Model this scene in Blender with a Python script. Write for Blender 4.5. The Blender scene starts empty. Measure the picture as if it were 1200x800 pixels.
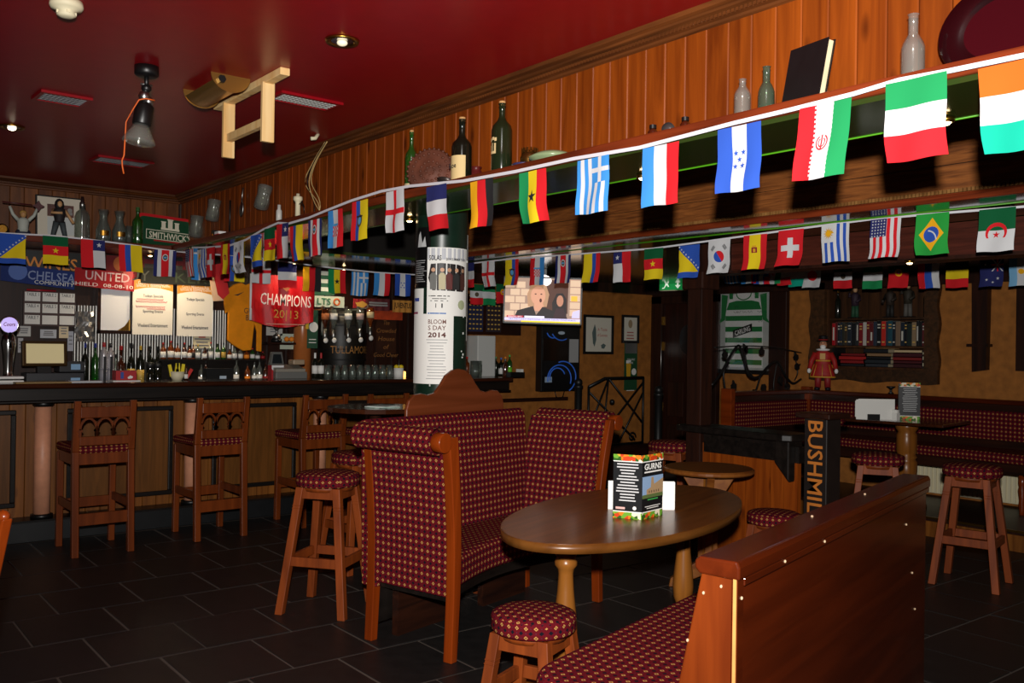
import bpy, math, random
from math import sin, cos, pi, radians
from mathutils import Vector, Matrix
random.seed(7)
SC = bpy.context.scene
COL = SC.collection
# ---------------------------------------------------------------- camera
_f, _roll, _pitch, _yaw = 1073.24, -0.0147324, 0.00452652, 0.66911319
_fw = Vector((sin(_yaw)*cos(_pitch), cos(_yaw)*cos(_pitch), sin(_pitch)))
_r0 = Vector((cos(_yaw), -sin(_yaw), 0)); _u0 = _r0.cross(_fw)
_r = cos(_roll)*_r0 - sin(_roll)*_u0; _u = sin(_roll)*_r0 + cos(_roll)*_u0
cd = bpy.data.cameras.new('camera'); cam = bpy.data.objects.new('camera', cd); COL.objects.link(cam)
cd.sensor_width = 36; cd.lens = _f*36/1200; cd.clip_start = .02; cd.clip_end = 60
cam.matrix_world = Matrix(((_r.x, _u.x, -_fw.x, 0), (_r.y, _u.y, -_fw.y, 0), (_r.z, _u.z, -_fw.z, 1.45), (0, 0, 0, 1)))
SC.camera = cam
# ---------------------------------------------------------------- world, flash, exposure
w = bpy.data.worlds.new('dim_room'); SC.world = w; w.use_nodes = True
w.node_tree.nodes['Background'].inputs[0].default_value = (.9, .72, .6, 1)
w.node_tree.nodes['Background'].inputs[1].default_value = .028
vs = SC.view_settings; vs.view_transform = 'Standard'; vs.look = 'None'; vs.exposure = 0; vs.gamma = 1; vs.use_curve_mapping = False
SC.cycles.use_denoising = True
SC.cycles.max_bounces = 6; SC.cycles.diffuse_bounces = 3; SC.cycles.glossy_bounces = 3; SC.cycles.transmission_bounces = 6; SC.cycles.transparent_max_bounces = 12
SC.cycles.sample_clamp_indirect = 4; SC.cycles.caustics_reflective = False; SC.cycles.caustics_refractive = False
def spot(name, loc, target, energy, color, size=75, blend=.6, radius=.04):
    d = bpy.data.lights.new(name, 'SPOT'); d.energy = energy; d.color = color; d.spot_size = radians(size); d.spot_blend = blend; d.shadow_soft_size = radius
    o = bpy.data.objects.new(name, d); COL.objects.link(o); o.location = loc
    o.rotation_euler = (Vector(target)-Vector(loc)).to_track_quat('-Z', 'Y').to_euler(); return o
def point(name, loc, energy, color, radius=.03):
    d = bpy.data.lights.new(name, 'POINT'); d.energy = energy; d.color = color; d.shadow_soft_size = radius
    o = bpy.data.objects.new(name, d); COL.objects.link(o); o.location = loc; return o
# the photographer's flash, held up above and behind the lens
spot('camera_flash', (-.06, -.07, 1.665), (2.85, 3.4, 1.95), 1120, (1, .97, .93), 104, 1., .035)
# ---------------------------------------------------------------- materials
def lin(c):
    if isinstance(c, str):
        c = [int(c[i:i+2], 16)/255 for i in (0, 2, 4)]
    return tuple(x/12.92 if x <= .04045 else ((x+.055)/1.055)**2.4 for x in c) + (1,)
def newmat(name):
    m = bpy.data.materials.new(name); m.use_nodes = True
    return m, m.node_tree.nodes, m.node_tree.links, m.node_tree.nodes['Principled BSDF']
_pl = {}
def plain(c, rough=.55, metal=0., spec=.5, noise=0., name=None, coat=0.):
    key = (c, rough, metal, spec, noise, coat)
    if key in _pl: return _pl[key]
    m, N, L, b = newmat(name or 'paint_'+str(c)); b.inputs['Base Color'].default_value = lin(c)
    b.inputs['Roughness'].default_value = rough; b.inputs['Metallic'].default_value = metal
    b.inputs['Specular IOR Level'].default_value = spec; b.inputs['Coat Weight'].default_value = coat
    if noise:
        tc = N.new('ShaderNodeTexCoord'); n = N.new('ShaderNodeTexNoise'); n.inputs['Scale'].default_value = 14; n.inputs['Detail'].default_value = 6
        mx = N.new('ShaderNodeMix'); mx.data_type = 'RGBA'; mx.blend_type = 'MULTIPLY'; mx.inputs[0].default_value = noise
        mx.inputs[6].default_value = lin(c); L.new(tc.outputs['Object'], n.inputs['Vector'])
        rp = N.new('ShaderNodeValToRGB'); rp.color_ramp.elements[0].position = .3; rp.color_ramp.elements[1].position = .7
        rp.color_ramp.elements[0].color = (.25, .25, .25, 1); L.new(n.outputs[0], rp.inputs[0])
        L.new(rp.outputs[0], mx.inputs[7]); L.new(mx.outputs[2], b.inputs['Base Color'])
        bp = N.new('ShaderNodeBump'); bp.inputs['Strength'].default_value = .12; L.new(n.outputs[0], bp.inputs['Height']); L.new(bp.outputs[0], b.inputs['Normal'])
    _pl[key] = m; return m
def wood(name, dark, light, rough=.35, axis=2, scale=1., vary=.35, knots=False, coat=0.):
    m, N, L, b = newmat(name)
    tc = N.new('ShaderNodeTexCoord'); mp = N.new('ShaderNodeMapping'); L.new(tc.outputs['Object'], mp.inputs[0])
    s = [22*scale]*3; s[axis] = 1.6*scale; mp.inputs['Scale'].default_value = s
    oi = N.new('ShaderNodeObjectInfo'); ad = N.new('ShaderNodeVectorMath'); ad.operation = 'ADD'
    sc = N.new('ShaderNodeVectorMath'); sc.operation = 'SCALE'; sc.inputs[0].default_value = (7, 13, 5); L.new(oi.outputs['Random'], sc.inputs['Scale'])
    L.new(mp.outputs[0], ad.inputs[0]); L.new(sc.outputs[0], ad.inputs[1])
    n = N.new('ShaderNodeTexNoise'); n.inputs['Scale'].default_value = 1; n.inputs['Detail'].default_value = 5; n.inputs['Distortion'].default_value = .7; L.new(ad.outputs[0], n.inputs['Vector'])
    r = N.new('ShaderNodeValToRGB'); r.color_ramp.elements[0].position = .32; r.color_ramp.elements[1].position = .68
    r.color_ramp.elements[0].color = lin(dark); r.color_ramp.elements[1].color = lin(light); L.new(n.outputs[0], r.inputs[0])
    hs = N.new('ShaderNodeHueSaturation'); mr = N.new('ShaderNodeMapRange'); mr.inputs[3].default_value = 1-vary; mr.inputs[4].default_value = 1+vary
    L.new(oi.outputs['Random'], mr.inputs[0]); L.new(mr.outputs[0], hs.inputs['Value']); L.new(r.outputs[0], hs.inputs['Color'])
    out = hs.outputs[0]
    if knots:
        mp2 = N.new('ShaderNodeMapping'); s2 = [9]*3; s2[axis] = 3.2; mp2.inputs['Scale'].default_value = s2; L.new(tc.outputs['Object'], mp2.inputs[0])
        ad2 = N.new('ShaderNodeVectorMath'); ad2.operation = 'ADD'; L.new(mp2.outputs[0], ad2.inputs[0]); L.new(sc.outputs[0], ad2.inputs[1])
        v = N.new('ShaderNodeTexVoronoi'); v.inputs['Scale'].default_value = 1; L.new(ad2.outputs[0], v.inputs['Vector'])
        kr = N.new('ShaderNodeValToRGB'); kr.color_ramp.elements[0].position = .06; kr.color_ramp.elements[1].position = .2
        kr.color_ramp.elements[0].color = (.22, .15, .12, 1); L.new(v.outputs['Distance'], kr.inputs[0])
        mx = N.new('ShaderNodeMix'); mx.data_type = 'RGBA'; mx.blend_type = 'MULTIPLY'; mx.inputs[0].default_value = .8
        L.new(out, mx.inputs[6]); L.new(kr.outputs[0], mx.inputs[7]); out = mx.outputs[2]
    L.new(out, b.inputs['Base Color']); b.inputs['Roughness'].default_value = rough; b.inputs['Specular IOR Level'].default_value = .3; b.inputs['Coat Weight'].default_value = coat; b.inputs['Coat Roughness'].default_value = .12
    bp = N.new('ShaderNodeBump'); bp.inputs['Strength'].default_value = .06; L.new(n.outputs[0], bp.inputs['Height']); L.new(bp.outputs[0], b.inputs['Normal'])
    return m
def glass(c, name, rough=.05, body=.06, gl=.12):
    """thin-walled glass: tinted see-through body with some diffuse dust and a clear reflection"""
    m, N, L, b = newmat(name); out = N['Material Output']
    t = N.new('ShaderNodeBsdfTransparent'); t.inputs[0].default_value = lin(c)
    b.inputs['Base Color'].default_value = lin(c); b.inputs['Roughness'].default_value = max(rough, .12)
    g = N.new('ShaderNodeBsdfGlossy'); g.inputs['Roughness'].default_value = rough
    lw = N.new('ShaderNodeLayerWeight'); lw.inputs[0].default_value = .25
    ad = N.new('ShaderNodeMath'); ad.operation = 'MULTIPLY_ADD'; ad.inputs[1].default_value = .5; ad.inputs[2].default_value = gl; L.new(lw.outputs['Facing'], ad.inputs[0]); ad.use_clamp = True
    m1 = N.new('ShaderNodeMixShader'); m1.inputs[0].default_value = body; L.new(t.outputs[0], m1.inputs[1]); L.new(b.outputs[0], m1.inputs[2])
    m2 = N.new('ShaderNodeMixShader'); L.new(ad.outputs[0], m2.inputs[0]); L.new(m1.outputs[0], m2.inputs[1]); L.new(g.outputs[0], m2.inputs[2]); L.new(m2.outputs[0], out.inputs[0])
    return m
def glow(c, e, name):
    m, N, L, b = newmat(name); b.inputs['Base Color'].default_value = lin(c); b.inputs['Emission Color'].default_value = lin(c); b.inputs['Emission Strength'].default_value = e
    return m
def fabric(name, p=.036):
    m, N, L, b = newmat(name)
    uv = N.new('ShaderNodeUVMap'); uv.uv_map = 'UVMap'
    def math_(op, a, c=None):
        n = N.new('ShaderNodeMath'); n.operation = op
        for i, x in enumerate((a, c)):
            if x is None: continue
            if isinstance(x, (int, float)): n.inputs[i].default_value = x
            else: L.new(x, n.inputs[i])
        return n.outputs[0]
    sp = N.new('ShaderNodeSeparateXYZ'); L.new(uv.outputs[0], sp.inputs[0])
    u, v = math_('MULTIPLY', sp.outputs[0], 1/p), math_('MULTIPLY', sp.outputs[1], 1/p)
    def dia(off, offv):
        a = math_('ABSOLUTE', math_('SUBTRACT', math_('FRACT', math_('ADD', u, off)), .5))
        c = math_('ABSOLUTE', math_('SUBTRACT', math_('FRACT', math_('ADD', v, offv)), .5))
        return math_('ADD', a, c)
    dA, dB = dia(0, 0), dia(.5, .5)
    dC = math_('MINIMUM', dia(.5, 0), dia(0, .5))
    ring = math_('MULTIPLY', math_('LESS_THAN', dA, .235), math_('GREATER_THAN', dA, .095))
    col = None
    def mix(fac, a, bcol):
        x = N.new('ShaderNodeMix'); x.data_type = 'RGBA'; L.new(fac, x.inputs[0])
        if isinstance(a, tuple): x.inputs[6].default_value = a
        else: L.new(a, x.inputs[6])
        x.inputs[7].default_value = bcol; return x.outputs[2]
    c0 = mix(math_('LESS_THAN', dB, .23), lin('5a0f18'), lin('15131b'))
    c0 = mix(math_('LESS_THAN', dC, .07), c0, lin('4a2a3c'))
    c0 = mix(ring, c0, lin('b08448'))
    c0 = mix(math_('LESS_THAN', dA, .06), c0, lin('30141c'))
    L.new(c0, b.inputs['Base Color']); b.inputs['Roughness'].default_value = .85; b.inputs['Specular IOR Level'].default_value = .05
    return m
PINE = wood('varnished_pine', '6a2c06', '8e430d', .42, 2, 1., .13, True)
PINED = wood('old_pine', '5a3116', '7f4a22', .45, 2, 1., .2, True)
BARPINE = wood('bar_pine', '63360f', '85501c', .45, 2, 1., .18, True)
OAKP = wood('oak_panel', '55330f', '704318', .4, 2, 1.3, .08)
CORN = wood('cornice_wood', '3b1f0e', '6a3a19', .4, 1, 1., .05)
CORNX = wood('cornice_wood_x', '3b1f0e', '6a3a19', .4, 0, 1., .05)
LEDGE = wood('ledge_mahogany', '54200f', '7e3418', .3, 1, 1., .05)
LEDGEX = wood('ledge_mahogany_x', '4a1d10', '682b18', .3, 0, 1., .05)
BEAM = wood('beam_board', '5e3316', '8f5426', .5, 1, 3., .05)
DARKW = wood('dark_oak', '1d0f0b', '33190f', .4, 2, 1., .15)
DARKX = wood('dark_oak_x', '1d0f0b', '33190f', .3, 0, 1., .1)
BLACKW = wood('black_paint_wood', '0f0c0a', '1d1714', .35, 0, 1., .1)
BARTOP = wood('bar_top', '2b130a', '43200f', .16, 0, .8, .05, False, .4)
CHERRY = wood('cherry_varnish', '682606', '84340a', .3, 2, .8, .08, False, .35)
CHERRYX = wood('cherry_panel', '3c1204', '4e1a06', .22, 0, .7, .05, False, .4)
BENCHW = wood('bench_end_wood', '561f06', '6c2c0a', .32, 2, .6, .05, False, .25)
STOOLW = wood('stool_wood', '652a08', '853c10', .55, 2, .9, .12)
CHAIRW = wood('bar_chair_wood', '5a2608', '753510', .35, 2, .9, .1)
TABLEW = wood('table_veneer', '542b0c', '704016', .3, 0, 1.2, .03, False, .12)
TABLEE = wood('table_edge', '54300f', '6c421a', .3, 0, .5, .03)
LEGW = wood('turned_oak', '6e3f15', '8c5620', .3, 2, .7, .05)
RTOP = wood('round_table_oak', '6a3814', '855020', .3, 0, .8, .03)
RAWPINE = wood('raw_pine', 'd8a865', 'f0cf95', .6, 2, .7, .06, True)
CREST = wood('crest_mahogany', '5c2a12', '72381e', .3, 0, .6, .03, False, .2)
FAB = fabric('diamond_upholstery', .036)
FABS = fabric('diamond_upholstery_stool', .033)
CEILR = plain('900814', .36, 0, .4, .15, 'red_gloss_ceiling')
GREENC = plain('2c3a16', .12, 0, .6, 0, 'green_gloss_ceiling')
GREENE = plain('4f9a14', .4, name='bright_green_bead')
TAN = plain('a8692c', .75, 0, .3, .45, 'tan_plaster')
SLATE = plain('211f1e', .45, 0, .4, .5, 'slate')
GROUT = plain('524840', .8, name='grout')
BLACK = plain('0d0d0e', .4, name='black'); BLACKM = plain('131313', .45, 0, .5, 0, 'black_iron')
WHITE = plain('ecebe8', .7, name='white_cloth'); PAPER = plain('e8e6e0', .8, name='paper')
CREAM = plain('d9cfae', .6, name='cream'); CHROME = plain('c9c9c9', .15, 1., name='chrome'); STEEL = plain('9d9d9a', .35, 1., name='steel')
BRASS = plain('a87c33', .3, 1., name='brass'); GOLDP = plain('b78a45', .3, .85, name='gilt_steel')
GREY = plain('77777a', .5); DGREY = plain('3a3a3d', .5); INK = plain('222226', .8, name='ink')
ORANGE = plain('f08a1c', .7); REDF = plain('d8121c', .7); CORK = plain('c89a62', .8, 0, .2, .4, 'cork')
G_CLEAR = glass('dfe6df', 'clear_glass', .08, .08, .12); G_GREEN = glass('2f7a2a', 'green_glass', .06, .35); G_DARK = plain('14160f', .1, name='dark_bottle_glass'); G_AMBER = glass('c0601a', 'amber_glass', .06, .3); G_BROWN = glass('5a2812', 'brown_glass', .06, .5)
G_DUSTY = plain('5f6258', .3, 0, .5, .4, 'dusty_glass')
G_DUST = glass('e6e8e0', 'dusty_clear_glass', .15, .11, .05); G_DUSTG = glass('a8c0a4', 'dusty_green_glass', .12, .1, .05); G_PANE = glass('ffffff', 'pane_glass', .03, 0., .03)
# ---------------------------------------------------------------- mesh helpers
class MB:
    def __init__(s): s.v = []; s.f = []; s.m = []; s.sm = []; s.uv = None
    def add(s, verts, faces, mi=0, M=None, smooth=False):
        b = len(s.v)
        for p in verts:
            p = Vector(p); s.v.append(M @ p if M is not None else p)
        for f in faces: s.f.append([b+i for i in f]); s.m.append(mi); s.sm.append(smooth)
        return s
    def box(s, x0, y0, z0, x1, y1, z1, mi=0, M=None):
        v = [(x0, y0, z0), (x1, y0, z0), (x1, y1, z0), (x0, y1, z0), (x0, y0, z1), (x1, y0, z1), (x1, y1, z1), (x0, y1, z1)]
        return s.add(v, [(0, 3, 2, 1), (4, 5, 6, 7), (0, 1, 5, 4), (1, 2, 6, 5), (2, 3, 7, 6), (3, 0, 4, 7)], mi, M)
    def cbox(s, c, d, mi=0, M=None):
        return s.box(c[0]-d[0]/2, c[1]-d[1]/2, c[2]-d[2]/2, c[0]+d[0]/2, c[1]+d[1]/2, c[2]+d[2]/2, mi, M)
    def bar(s, a, b, wx, wy, mi=0, wx2=None, wy2=None):       # square bar from a to b, axis-aligned section
        wx2 = wx2 or wx; wy2 = wy2 or wy; a = Vector(a); b = Vector(b); v = []
        for p, x, y in ((a, wx, wy), (b, wx2, wy2)):
            v += [(p.x-x/2, p.y-y/2, p.z), (p.x+x/2, p.y-y/2, p.z), (p.x+x/2, p.y+y/2, p.z), (p.x-x/2, p.y+y/2, p.z)]
        return s.add(v, [(0, 3, 2, 1), (4, 5, 6, 7), (0, 1, 5, 4), (1, 2, 6, 5), (2, 3, 7, 6), (3, 0, 4, 7)], mi)
    def prism(s, pts, a0, a1, plane='xy', mi=0, M=None, smooth=False):
        n = len(pts); mk = {'xy': lambda p, a: (p[0], p[1], a), 'xz': lambda p, a: (p[0], a, p[1]), 'yz': lambda p, a: (a, p[0], p[1])}[plane]
        v = [mk(p, a0) for p in pts]+[mk(p, a1) for p in pts]
        b = len(s.v); s.add(v, [list(range(n))[::-1], [n+i for i in range(n)]], mi, M)
        s.f += [[b+i, b+(i+1) % n, b+n+(i+1) % n, b+n+i] for i in range(n)]; s.m += [mi]*n; s.sm += [smooth]*n
        return s
    def lathe(s, prof, c=(0, 0, 0), n=14, mi=0, M=None, smooth=True, a0=0, a1=2*pi):
        full = abs(a1-a0-2*pi) < 1e-6; k = n if full else n+1; v = []; f = []
        for r, z in prof:
            for i in range(k):
                a = a0+(a1-a0)*i/n; v.append((c[0]+r*cos(a), c[1]+r*sin(a), c[2]+z))
        for j in range(len(prof)-1):
            for i in range(n):
                i2 = (i+1) % k; f.append((j*k+i, j*k+i2, (j+1)*k+i2, (j+1)*k+i))
        s.add(v, f, mi, M, smooth)
        if full:
            for j, rev in ((0, True), (len(prof)-1, False)):
                if prof[j][0] > 1e-5:
                    b = len(s.v)-len(v); q = [b+j*k+i for i in range(k)]; s.f.append(q[::-1] if rev else q); s.m.append(mi); s.sm.append(False)
        return s
    def tube(s, pts, r, n=6, mi=0, M=None, closed=False, r1=None):
        pts = [Vector(p) for p in pts]; K = len(pts); v = []; f = []; up = Vector((0, 0, 1))
        for i, p in enumerate(pts):
            t = (pts[min(i+1, K-1)]-pts[max(i-1, 0)]); t = t.normalized() if t.length > 1e-9 else Vector((0, 0, 1))
            a = t.cross(up) if abs(t.z) < .95 else t.cross(Vector((1, 0, 0))); a.normalize(); bb = t.cross(a)
            rr = r if r1 is None else r+(r1-r)*i/max(1, K-1)
            for j in range(n): q = 2*pi*j/n; v.append(p+a*(rr*cos(q))+bb*(rr*sin(q)))
        for i in range(K-1):
            for j in range(n): j2 = (j+1) % n; f.append((i*n+j, i*n+j2, (i+1)*n+j2, (i+1)*n+j))
        f += [list(range(n))[::-1], [(K-1)*n+j for j in range(n)]]
        return s.add(v, f, mi, M, True)
    def ball(s, c, rx, ry=None, rz=None, n=10, mi=0, M=None):
        ry = ry or rx; rz = rz or rx; v = []; f = []; h = max(4, n//2)
        for i in range(h+1):
            t = pi*i/h
            for j in range(n): a = 2*pi*j/n; v.append((c[0]+rx*sin(t)*cos(a), c[1]+ry*sin(t)*sin(a), c[2]+rz*cos(t)))
        for i in range(h):
            for j in range(n): j2 = (j+1) % n; f.append((i*n+j, (i+1)*n+j, (i+1)*n+j2, i*n+j2))
        return s.add(v, f, mi, M, True)
    def sheet(s, rows, mi=0, M=None, smooth=True):             # grid of points
        R, Cn = len(rows), len(rows[0]); v = [p for r in rows for p in r]
        return s.add(v, [(i*Cn+j, i*Cn+j+1, (i+1)*Cn+j+1, (i+1)*Cn+j) for i in range(R-1) for j in range(Cn-1)], mi, M, smooth)
    def poly(s, pts, z=0., mi=0, M=None): return s.add([(p[0], p[1], z) for p in pts], [list(range(len(pts)))], mi, M)
    def build(s, name, mats, parent=None, loc=None, rz=0, M=None, bevel=0, uv=False, smooth=None, seg=2):
        me = bpy.data.meshes.new(name); me.from_pydata(s.v, [], s.f)
        for m in (mats if isinstance(mats, (list, tuple)) else [mats]): me.materials.append(m)
        me.polygons.foreach_set('material_index', s.m); me.polygons.foreach_set('use_smooth', s.sm if smooth is None else [smooth]*len(s.f))
        if uv or s.uv:
            lay = me.uv_layers.new(name='UVMap')
            for p in me.polygons:
                nn = [abs(x) for x in p.normal]; k = nn.index(max(nn))
                for li in p.loop_indices:
                    vi = me.loops[li].vertex_index
                    if s.uv: lay.data[li].uv = s.uv[vi]
                    else:
                        c = me.vertices[vi].co; lay.data[li].uv = (c.y, c.z) if k == 0 else ((c.x, c.z) if k == 1 else (c.x, c.y))
        me.update()
        o = bpy.data.objects.new(name, me); COL.objects.link(o)
        if parent: o.parent = parent
        if M is not None: o.location = M.to_translation(); o.rotation_euler = M.to_euler()
        elif loc is not None: o.location = loc; o.rotation_euler = (0, 0, rz)
        if bevel:
            b = o.modifiers.new('bevel', 'BEVEL'); b.width = bevel; b.segments = seg; b.limit_method = 'ANGLE'; b.angle_limit = radians(40)
        return o
def wf(loc, rz=0):       # frame on a wall: x to the viewer's right, y up, z out of the wall; rz=0 faces -Y, rz=-90 faces -X
    a = radians(rz)
    return Matrix(((cos(a), 0, sin(a), loc[0]), (sin(a), 0, -cos(a), loc[1]), (0, 1, 0, loc[2]), (0, 0, 0, 1)))
def tag(o, label, cat, group=None, kind=None):
    if label: o['label'] = label
    if cat: o['category'] = cat
    if group: o['group'] = group
    if kind: o['kind'] = kind
    return o
def thing(name, label, cat, loc=(0, 0, 0), rz=0, group=None, M=None):
    o = bpy.data.objects.new(name, None); COL.objects.link(o); o.empty_display_size = .1
    if M is not None: o.location = M.to_translation(); o.rotation_euler = M.to_euler()
    else: o.location = loc; o.rotation_euler = (0, 0, radians(rz))
    return tag(o, label, cat, group)
def struct(o): o['kind'] = 'structure'; return o
KIDS = {}
def dup(root, loc, rz, label=None, group=None):
    r = root.copy(); COL.objects.link(r); r.location = loc; r.rotation_euler = (0, 0, radians(rz))
    if label: r['label'] = label
    if group: r['group'] = group
    for ch in [o for o in COL.objects if o.parent == root]:
        c = ch.copy(); COL.objects.link(c); c.parent = r
        for g in [o for o in COL.objects if o.parent == ch]:
            d = g.copy(); COL.objects.link(d); d.parent = c
    return r
def txt(body, h, mat, parent, x=0, y=0, z=.002, width=None, align='CENTER', bold=0., rot=0, name='lettering', M=None, shear=0, bend=None):
    cu = bpy.data.curves.new('t', 'FONT'); cu.body = body; cu.align_x = align; cu.align_y = 'CENTER'; cu.size = 1; cu.offset = bold; cu.resolution_u = 2; cu.shear = shear
    ob = bpy.data.objects.new('t', cu); me = bpy.data.meshes.new_from_object(ob); bpy.data.objects.remove(ob); bpy.data.curves.remove(cu)
    xs = [v.co.x for v in me.vertices]; ys = [v.co.y for v in me.vertices]
    if not xs: return None
    sy = h/max(1e-6, (max(ys)-min(ys))); sx = width/(max(xs)-min(xs)) if width else sy
    cy = (max(ys)+min(ys))/2; cx = (max(xs)+min(xs))/2 if align == 'CENTER' else min(xs)
    cr, sr = cos(radians(rot)), sin(radians(rot))
    for v in me.vertices:
        a, b = (v.co.x-cx)*sx, (v.co.y-cy)*sy; v.co = (x+a*cr-b*sr, y+a*sr+b*cr, z)
        if bend: a = v.co.x/bend; v.co = (bend*sin(a)*1.0, v.co.y, bend*cos(a)+z)
    me.name = name; me.materials.clear(); me.materials.append(mat)
    o = bpy.data.objects.new(name, me); COL.objects.link(o); o.parent = parent
    if M is not None: o.location = M.to_translation(); o.rotation_euler = M.to_euler()
    return o
def lines(parent, x0, x1, ys, mat, h=.006, name='print_lines', z=.0015, ragged=.3, center=True):
    b = MB()
    for y in ys:
        wd = (x1-x0)*(1-ragged*random.random()); c = (x0+x1)/2 if center else x0+wd/2
        b.poly([(c-wd/2, y-h/2), (c+wd/2, y-h/2), (c+wd/2, y+h/2), (c-wd/2, y+h/2)], z)
    return b.build(name, mat, parent)
def rect(x0, y0, x1, y1): return [(x0, y0), (x1, y0), (x1, y1), (x0, y1)]
def disc(cx, cy, r, n=18, ry=None): return [(cx+r*cos(2*pi*i/n), cy+(ry or r)*sin(2*pi*i/n)) for i in range(n)]
def star(cx, cy, r, n=5, q=.4, ry=None, rot=pi/2): return [(cx+(r if i % 2 == 0 else r*q)*cos(rot+pi*i/n), cy+(ry or r)*(1 if i % 2 == 0 else q)*sin(rot+pi*i/n)) for i in range(2*n)]
# ================================================================ SETTING
fl = MB().box(-2.4, -1.2, -.06, 8.6, 8.6, -.003).build('floor', GROUT); struct(fl)
TX, TY = .432, .487
tile = None
for k in range(-8, 6):
    for i in range(-4, 15):
        x = 1.36+TX*i+(.216 if k % 2 else 0); y = 4.77+TY*k
        if x > 7.05 or x+TX < .1+.12*y or y+TY < .6+.10*x: continue
        if y+TY > 7.25: continue
        d = .0045
        if tile is None:
            tile = MB().prism([(0, 0), (TX-2*d, 0), (TX-2*d, TY-2*d), (0, TY-2*d)], -.012, 0, 'xy').build('tile', SLATE, fl, (x+d, y+d, 0), bevel=.003, seg=1); t = tile
        else:
            t = tile.copy(); COL.objects.link(t); t.location = (x+d+random.uniform(-.002, .002), y+d, 0)
        t.location.z = random.uniform(-.0015, .0015); t.rotation_euler = (random.uniform(-.002, .002), random.uniform(-.002, .002), 0)
pf = MB().box(7.08, .3, 0, 8.2, 5.6, .15).build('floor_platform', DARKW); struct(pf)
MB().box(7.07, .3, .135, 7.085, 5.6, .152).build('brass_edge', BRASS, pf)
MB().box(7.055, .3, .0, 7.08, 5.6, .12).build('riser', BARPINE, pf)
ce = MB().box(-2.4, -1.2, 2.765, 2.8, 8.6, 2.82).build('ceiling', CEILR); struct(ce)
cl = MB().box(4.4, -1.2, 2.19, 8.4, 8.44, 2.215).box(2.51, 6.9, 2.19, 4.4, 8.44, 2.215).build('ceiling_low', GREENC); struct(cl)
MB().tube([(4.72, .2, 2.188), (4.72, 6.9, 2.188)], .0035).build('bead', GREENE, cl)
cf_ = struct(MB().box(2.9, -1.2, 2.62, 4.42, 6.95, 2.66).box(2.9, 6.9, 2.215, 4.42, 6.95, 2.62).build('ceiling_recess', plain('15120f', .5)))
sf = struct(MB().box(2.52, -1.2, 2.19, 2.9, 6.9, 2.206).box(2.88, -1.2, 2.2, 2.9, 6.9, 2.62).build('trim_5', GREENC))
MB().tube([(2.903, -1.1, 2.19), (2.903, 6.9, 2.19)], .004).build('bead', GREENE, sf)
# upper boarded walls with single planks
def planks(wall, along, n, start, wdt, fixed, z0, z1, mat):
    me = None; c = .004
    for i in range(n):
        if me is None:
            w_ = wdt-.002; pts = [(0, c), (c, 0), (w_-c, 0), (w_, c), (w_, .012), (0, .012)]
            b = MB().prism(pts, 0, z1-z0, 'xy'); o = b.build('plank', mat, wall)
            me = o
        else: o = me.copy(); COL.objects.link(o)
        if along == 'x': o.location = (start+i*wdt, fixed, z0); o.rotation_euler = (0, 0, 0)
        else: o.location = (fixed, start-i*wdt, z0); o.rotation_euler = (0, 0, -pi/2)
wr = MB().box(2.812, -1.2, 2.205, 2.86, 8.45, 2.765).build('wall_upper_right', DARKW); struct(wr)
planks(wr, 'y', 77, 8.44, .107, 2.8, 2.25, 2.70, PINE)
wb = MB().box(-2.4, 8.462, 2.2, 2.8, 8.55, 2.765).build('wall_upper_back', DARKW); struct(wb)
planks(wb, 'x', 39, -1.33, .1055, 8.45, 2.24, 2.70, PINED)
def cornice(name, M, L, mat):
    b = MB(); pr = [(0, 2.695), (.012, 2.70), (.014, 2.71), (.03, 2.714), (.03, 2.728), (.05, 2.734), (.055, 2.742), (.075, 2.748), (.08, 2.765), (0, 2.765)]
    b.prism(pr, 0, L, 'xz', M=M); o = struct(b.build(name, mat))
    d = MB(); k = int(L/.02)
    for i in range(k): d.box(.026, i*.02+.003, 2.7145, .037, i*.02+.015, 2.7275, 0, M)
    tag(d.build('dentils', mat, o), None, None, None, 'stuff'); return o
MY = Matrix(((-1, 0, 0, 2.8), (0, 1, 0, -1.2), (0, 0, 1, 0), (0, 0, 0, 1)))          # along Y, projecting to -X
MX = Matrix(((0, -1, 0, 2.8), (-1, 0, 0, 8.45), (0, 0, 1, 0), (0, 0, 0, 1)))         # along -X, projecting to -Y
cornice('trim_1', MY, 9.65, CORN); cornice('trim_2', MX, 5.2, CORNX)
struct(MB().box(2.505, -1.2, 2.206, 2.80, 8.0, 2.25).build('trim_3', LEDGE, bevel=.006))
struct(MB().box(-2.4, 7.75, 2.19, 2.50, 8.45, 2.24).build('trim_4', LEDGEX, bevel=.006))
# board hanging at the far side of the ceiling recess
bm = struct(MB().box(4.40, -1.2, 2.2, 4.43, 6.9, 2.62).build('trim_16', BEAM))
MB().box(4.375, -1.2, 2.175, 4.402, 6.9, 2.208).build('lower_moulding', LEDGE, bm, bevel=.006)
MB().box(4.39, -1.2, 2.208, 4.402, 6.9, 2.215).build('fillet', LEDGE, bm)
MB().box(4.397, -1.2, 2.355, 4.401, 6.9, 2.358).build('board_joint', BLACKW, bm)
d = MB()
for i in range(330): d.box(4.38, .4+i*.0195, 2.216, 4.4, .4+i*.0195+.014, 2.234)
tag(d.build('dentils', wood('light_dentils', '8a5a2c', 'b58046', .5, 2), bm), None, None, None, 'stuff')
b2 = struct(MB().box(5.2, -.5, 1.985, 5.42, 4.4, 2.187).build('trim_6', wood('red_beam', '3a1810', '56261a', .45, 1, 2, .05)))
MB().box(5.19, -.5, 1.98, 5.2, 4.4, 2.0).build('lower_moulding', DARKW, b2)
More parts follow.
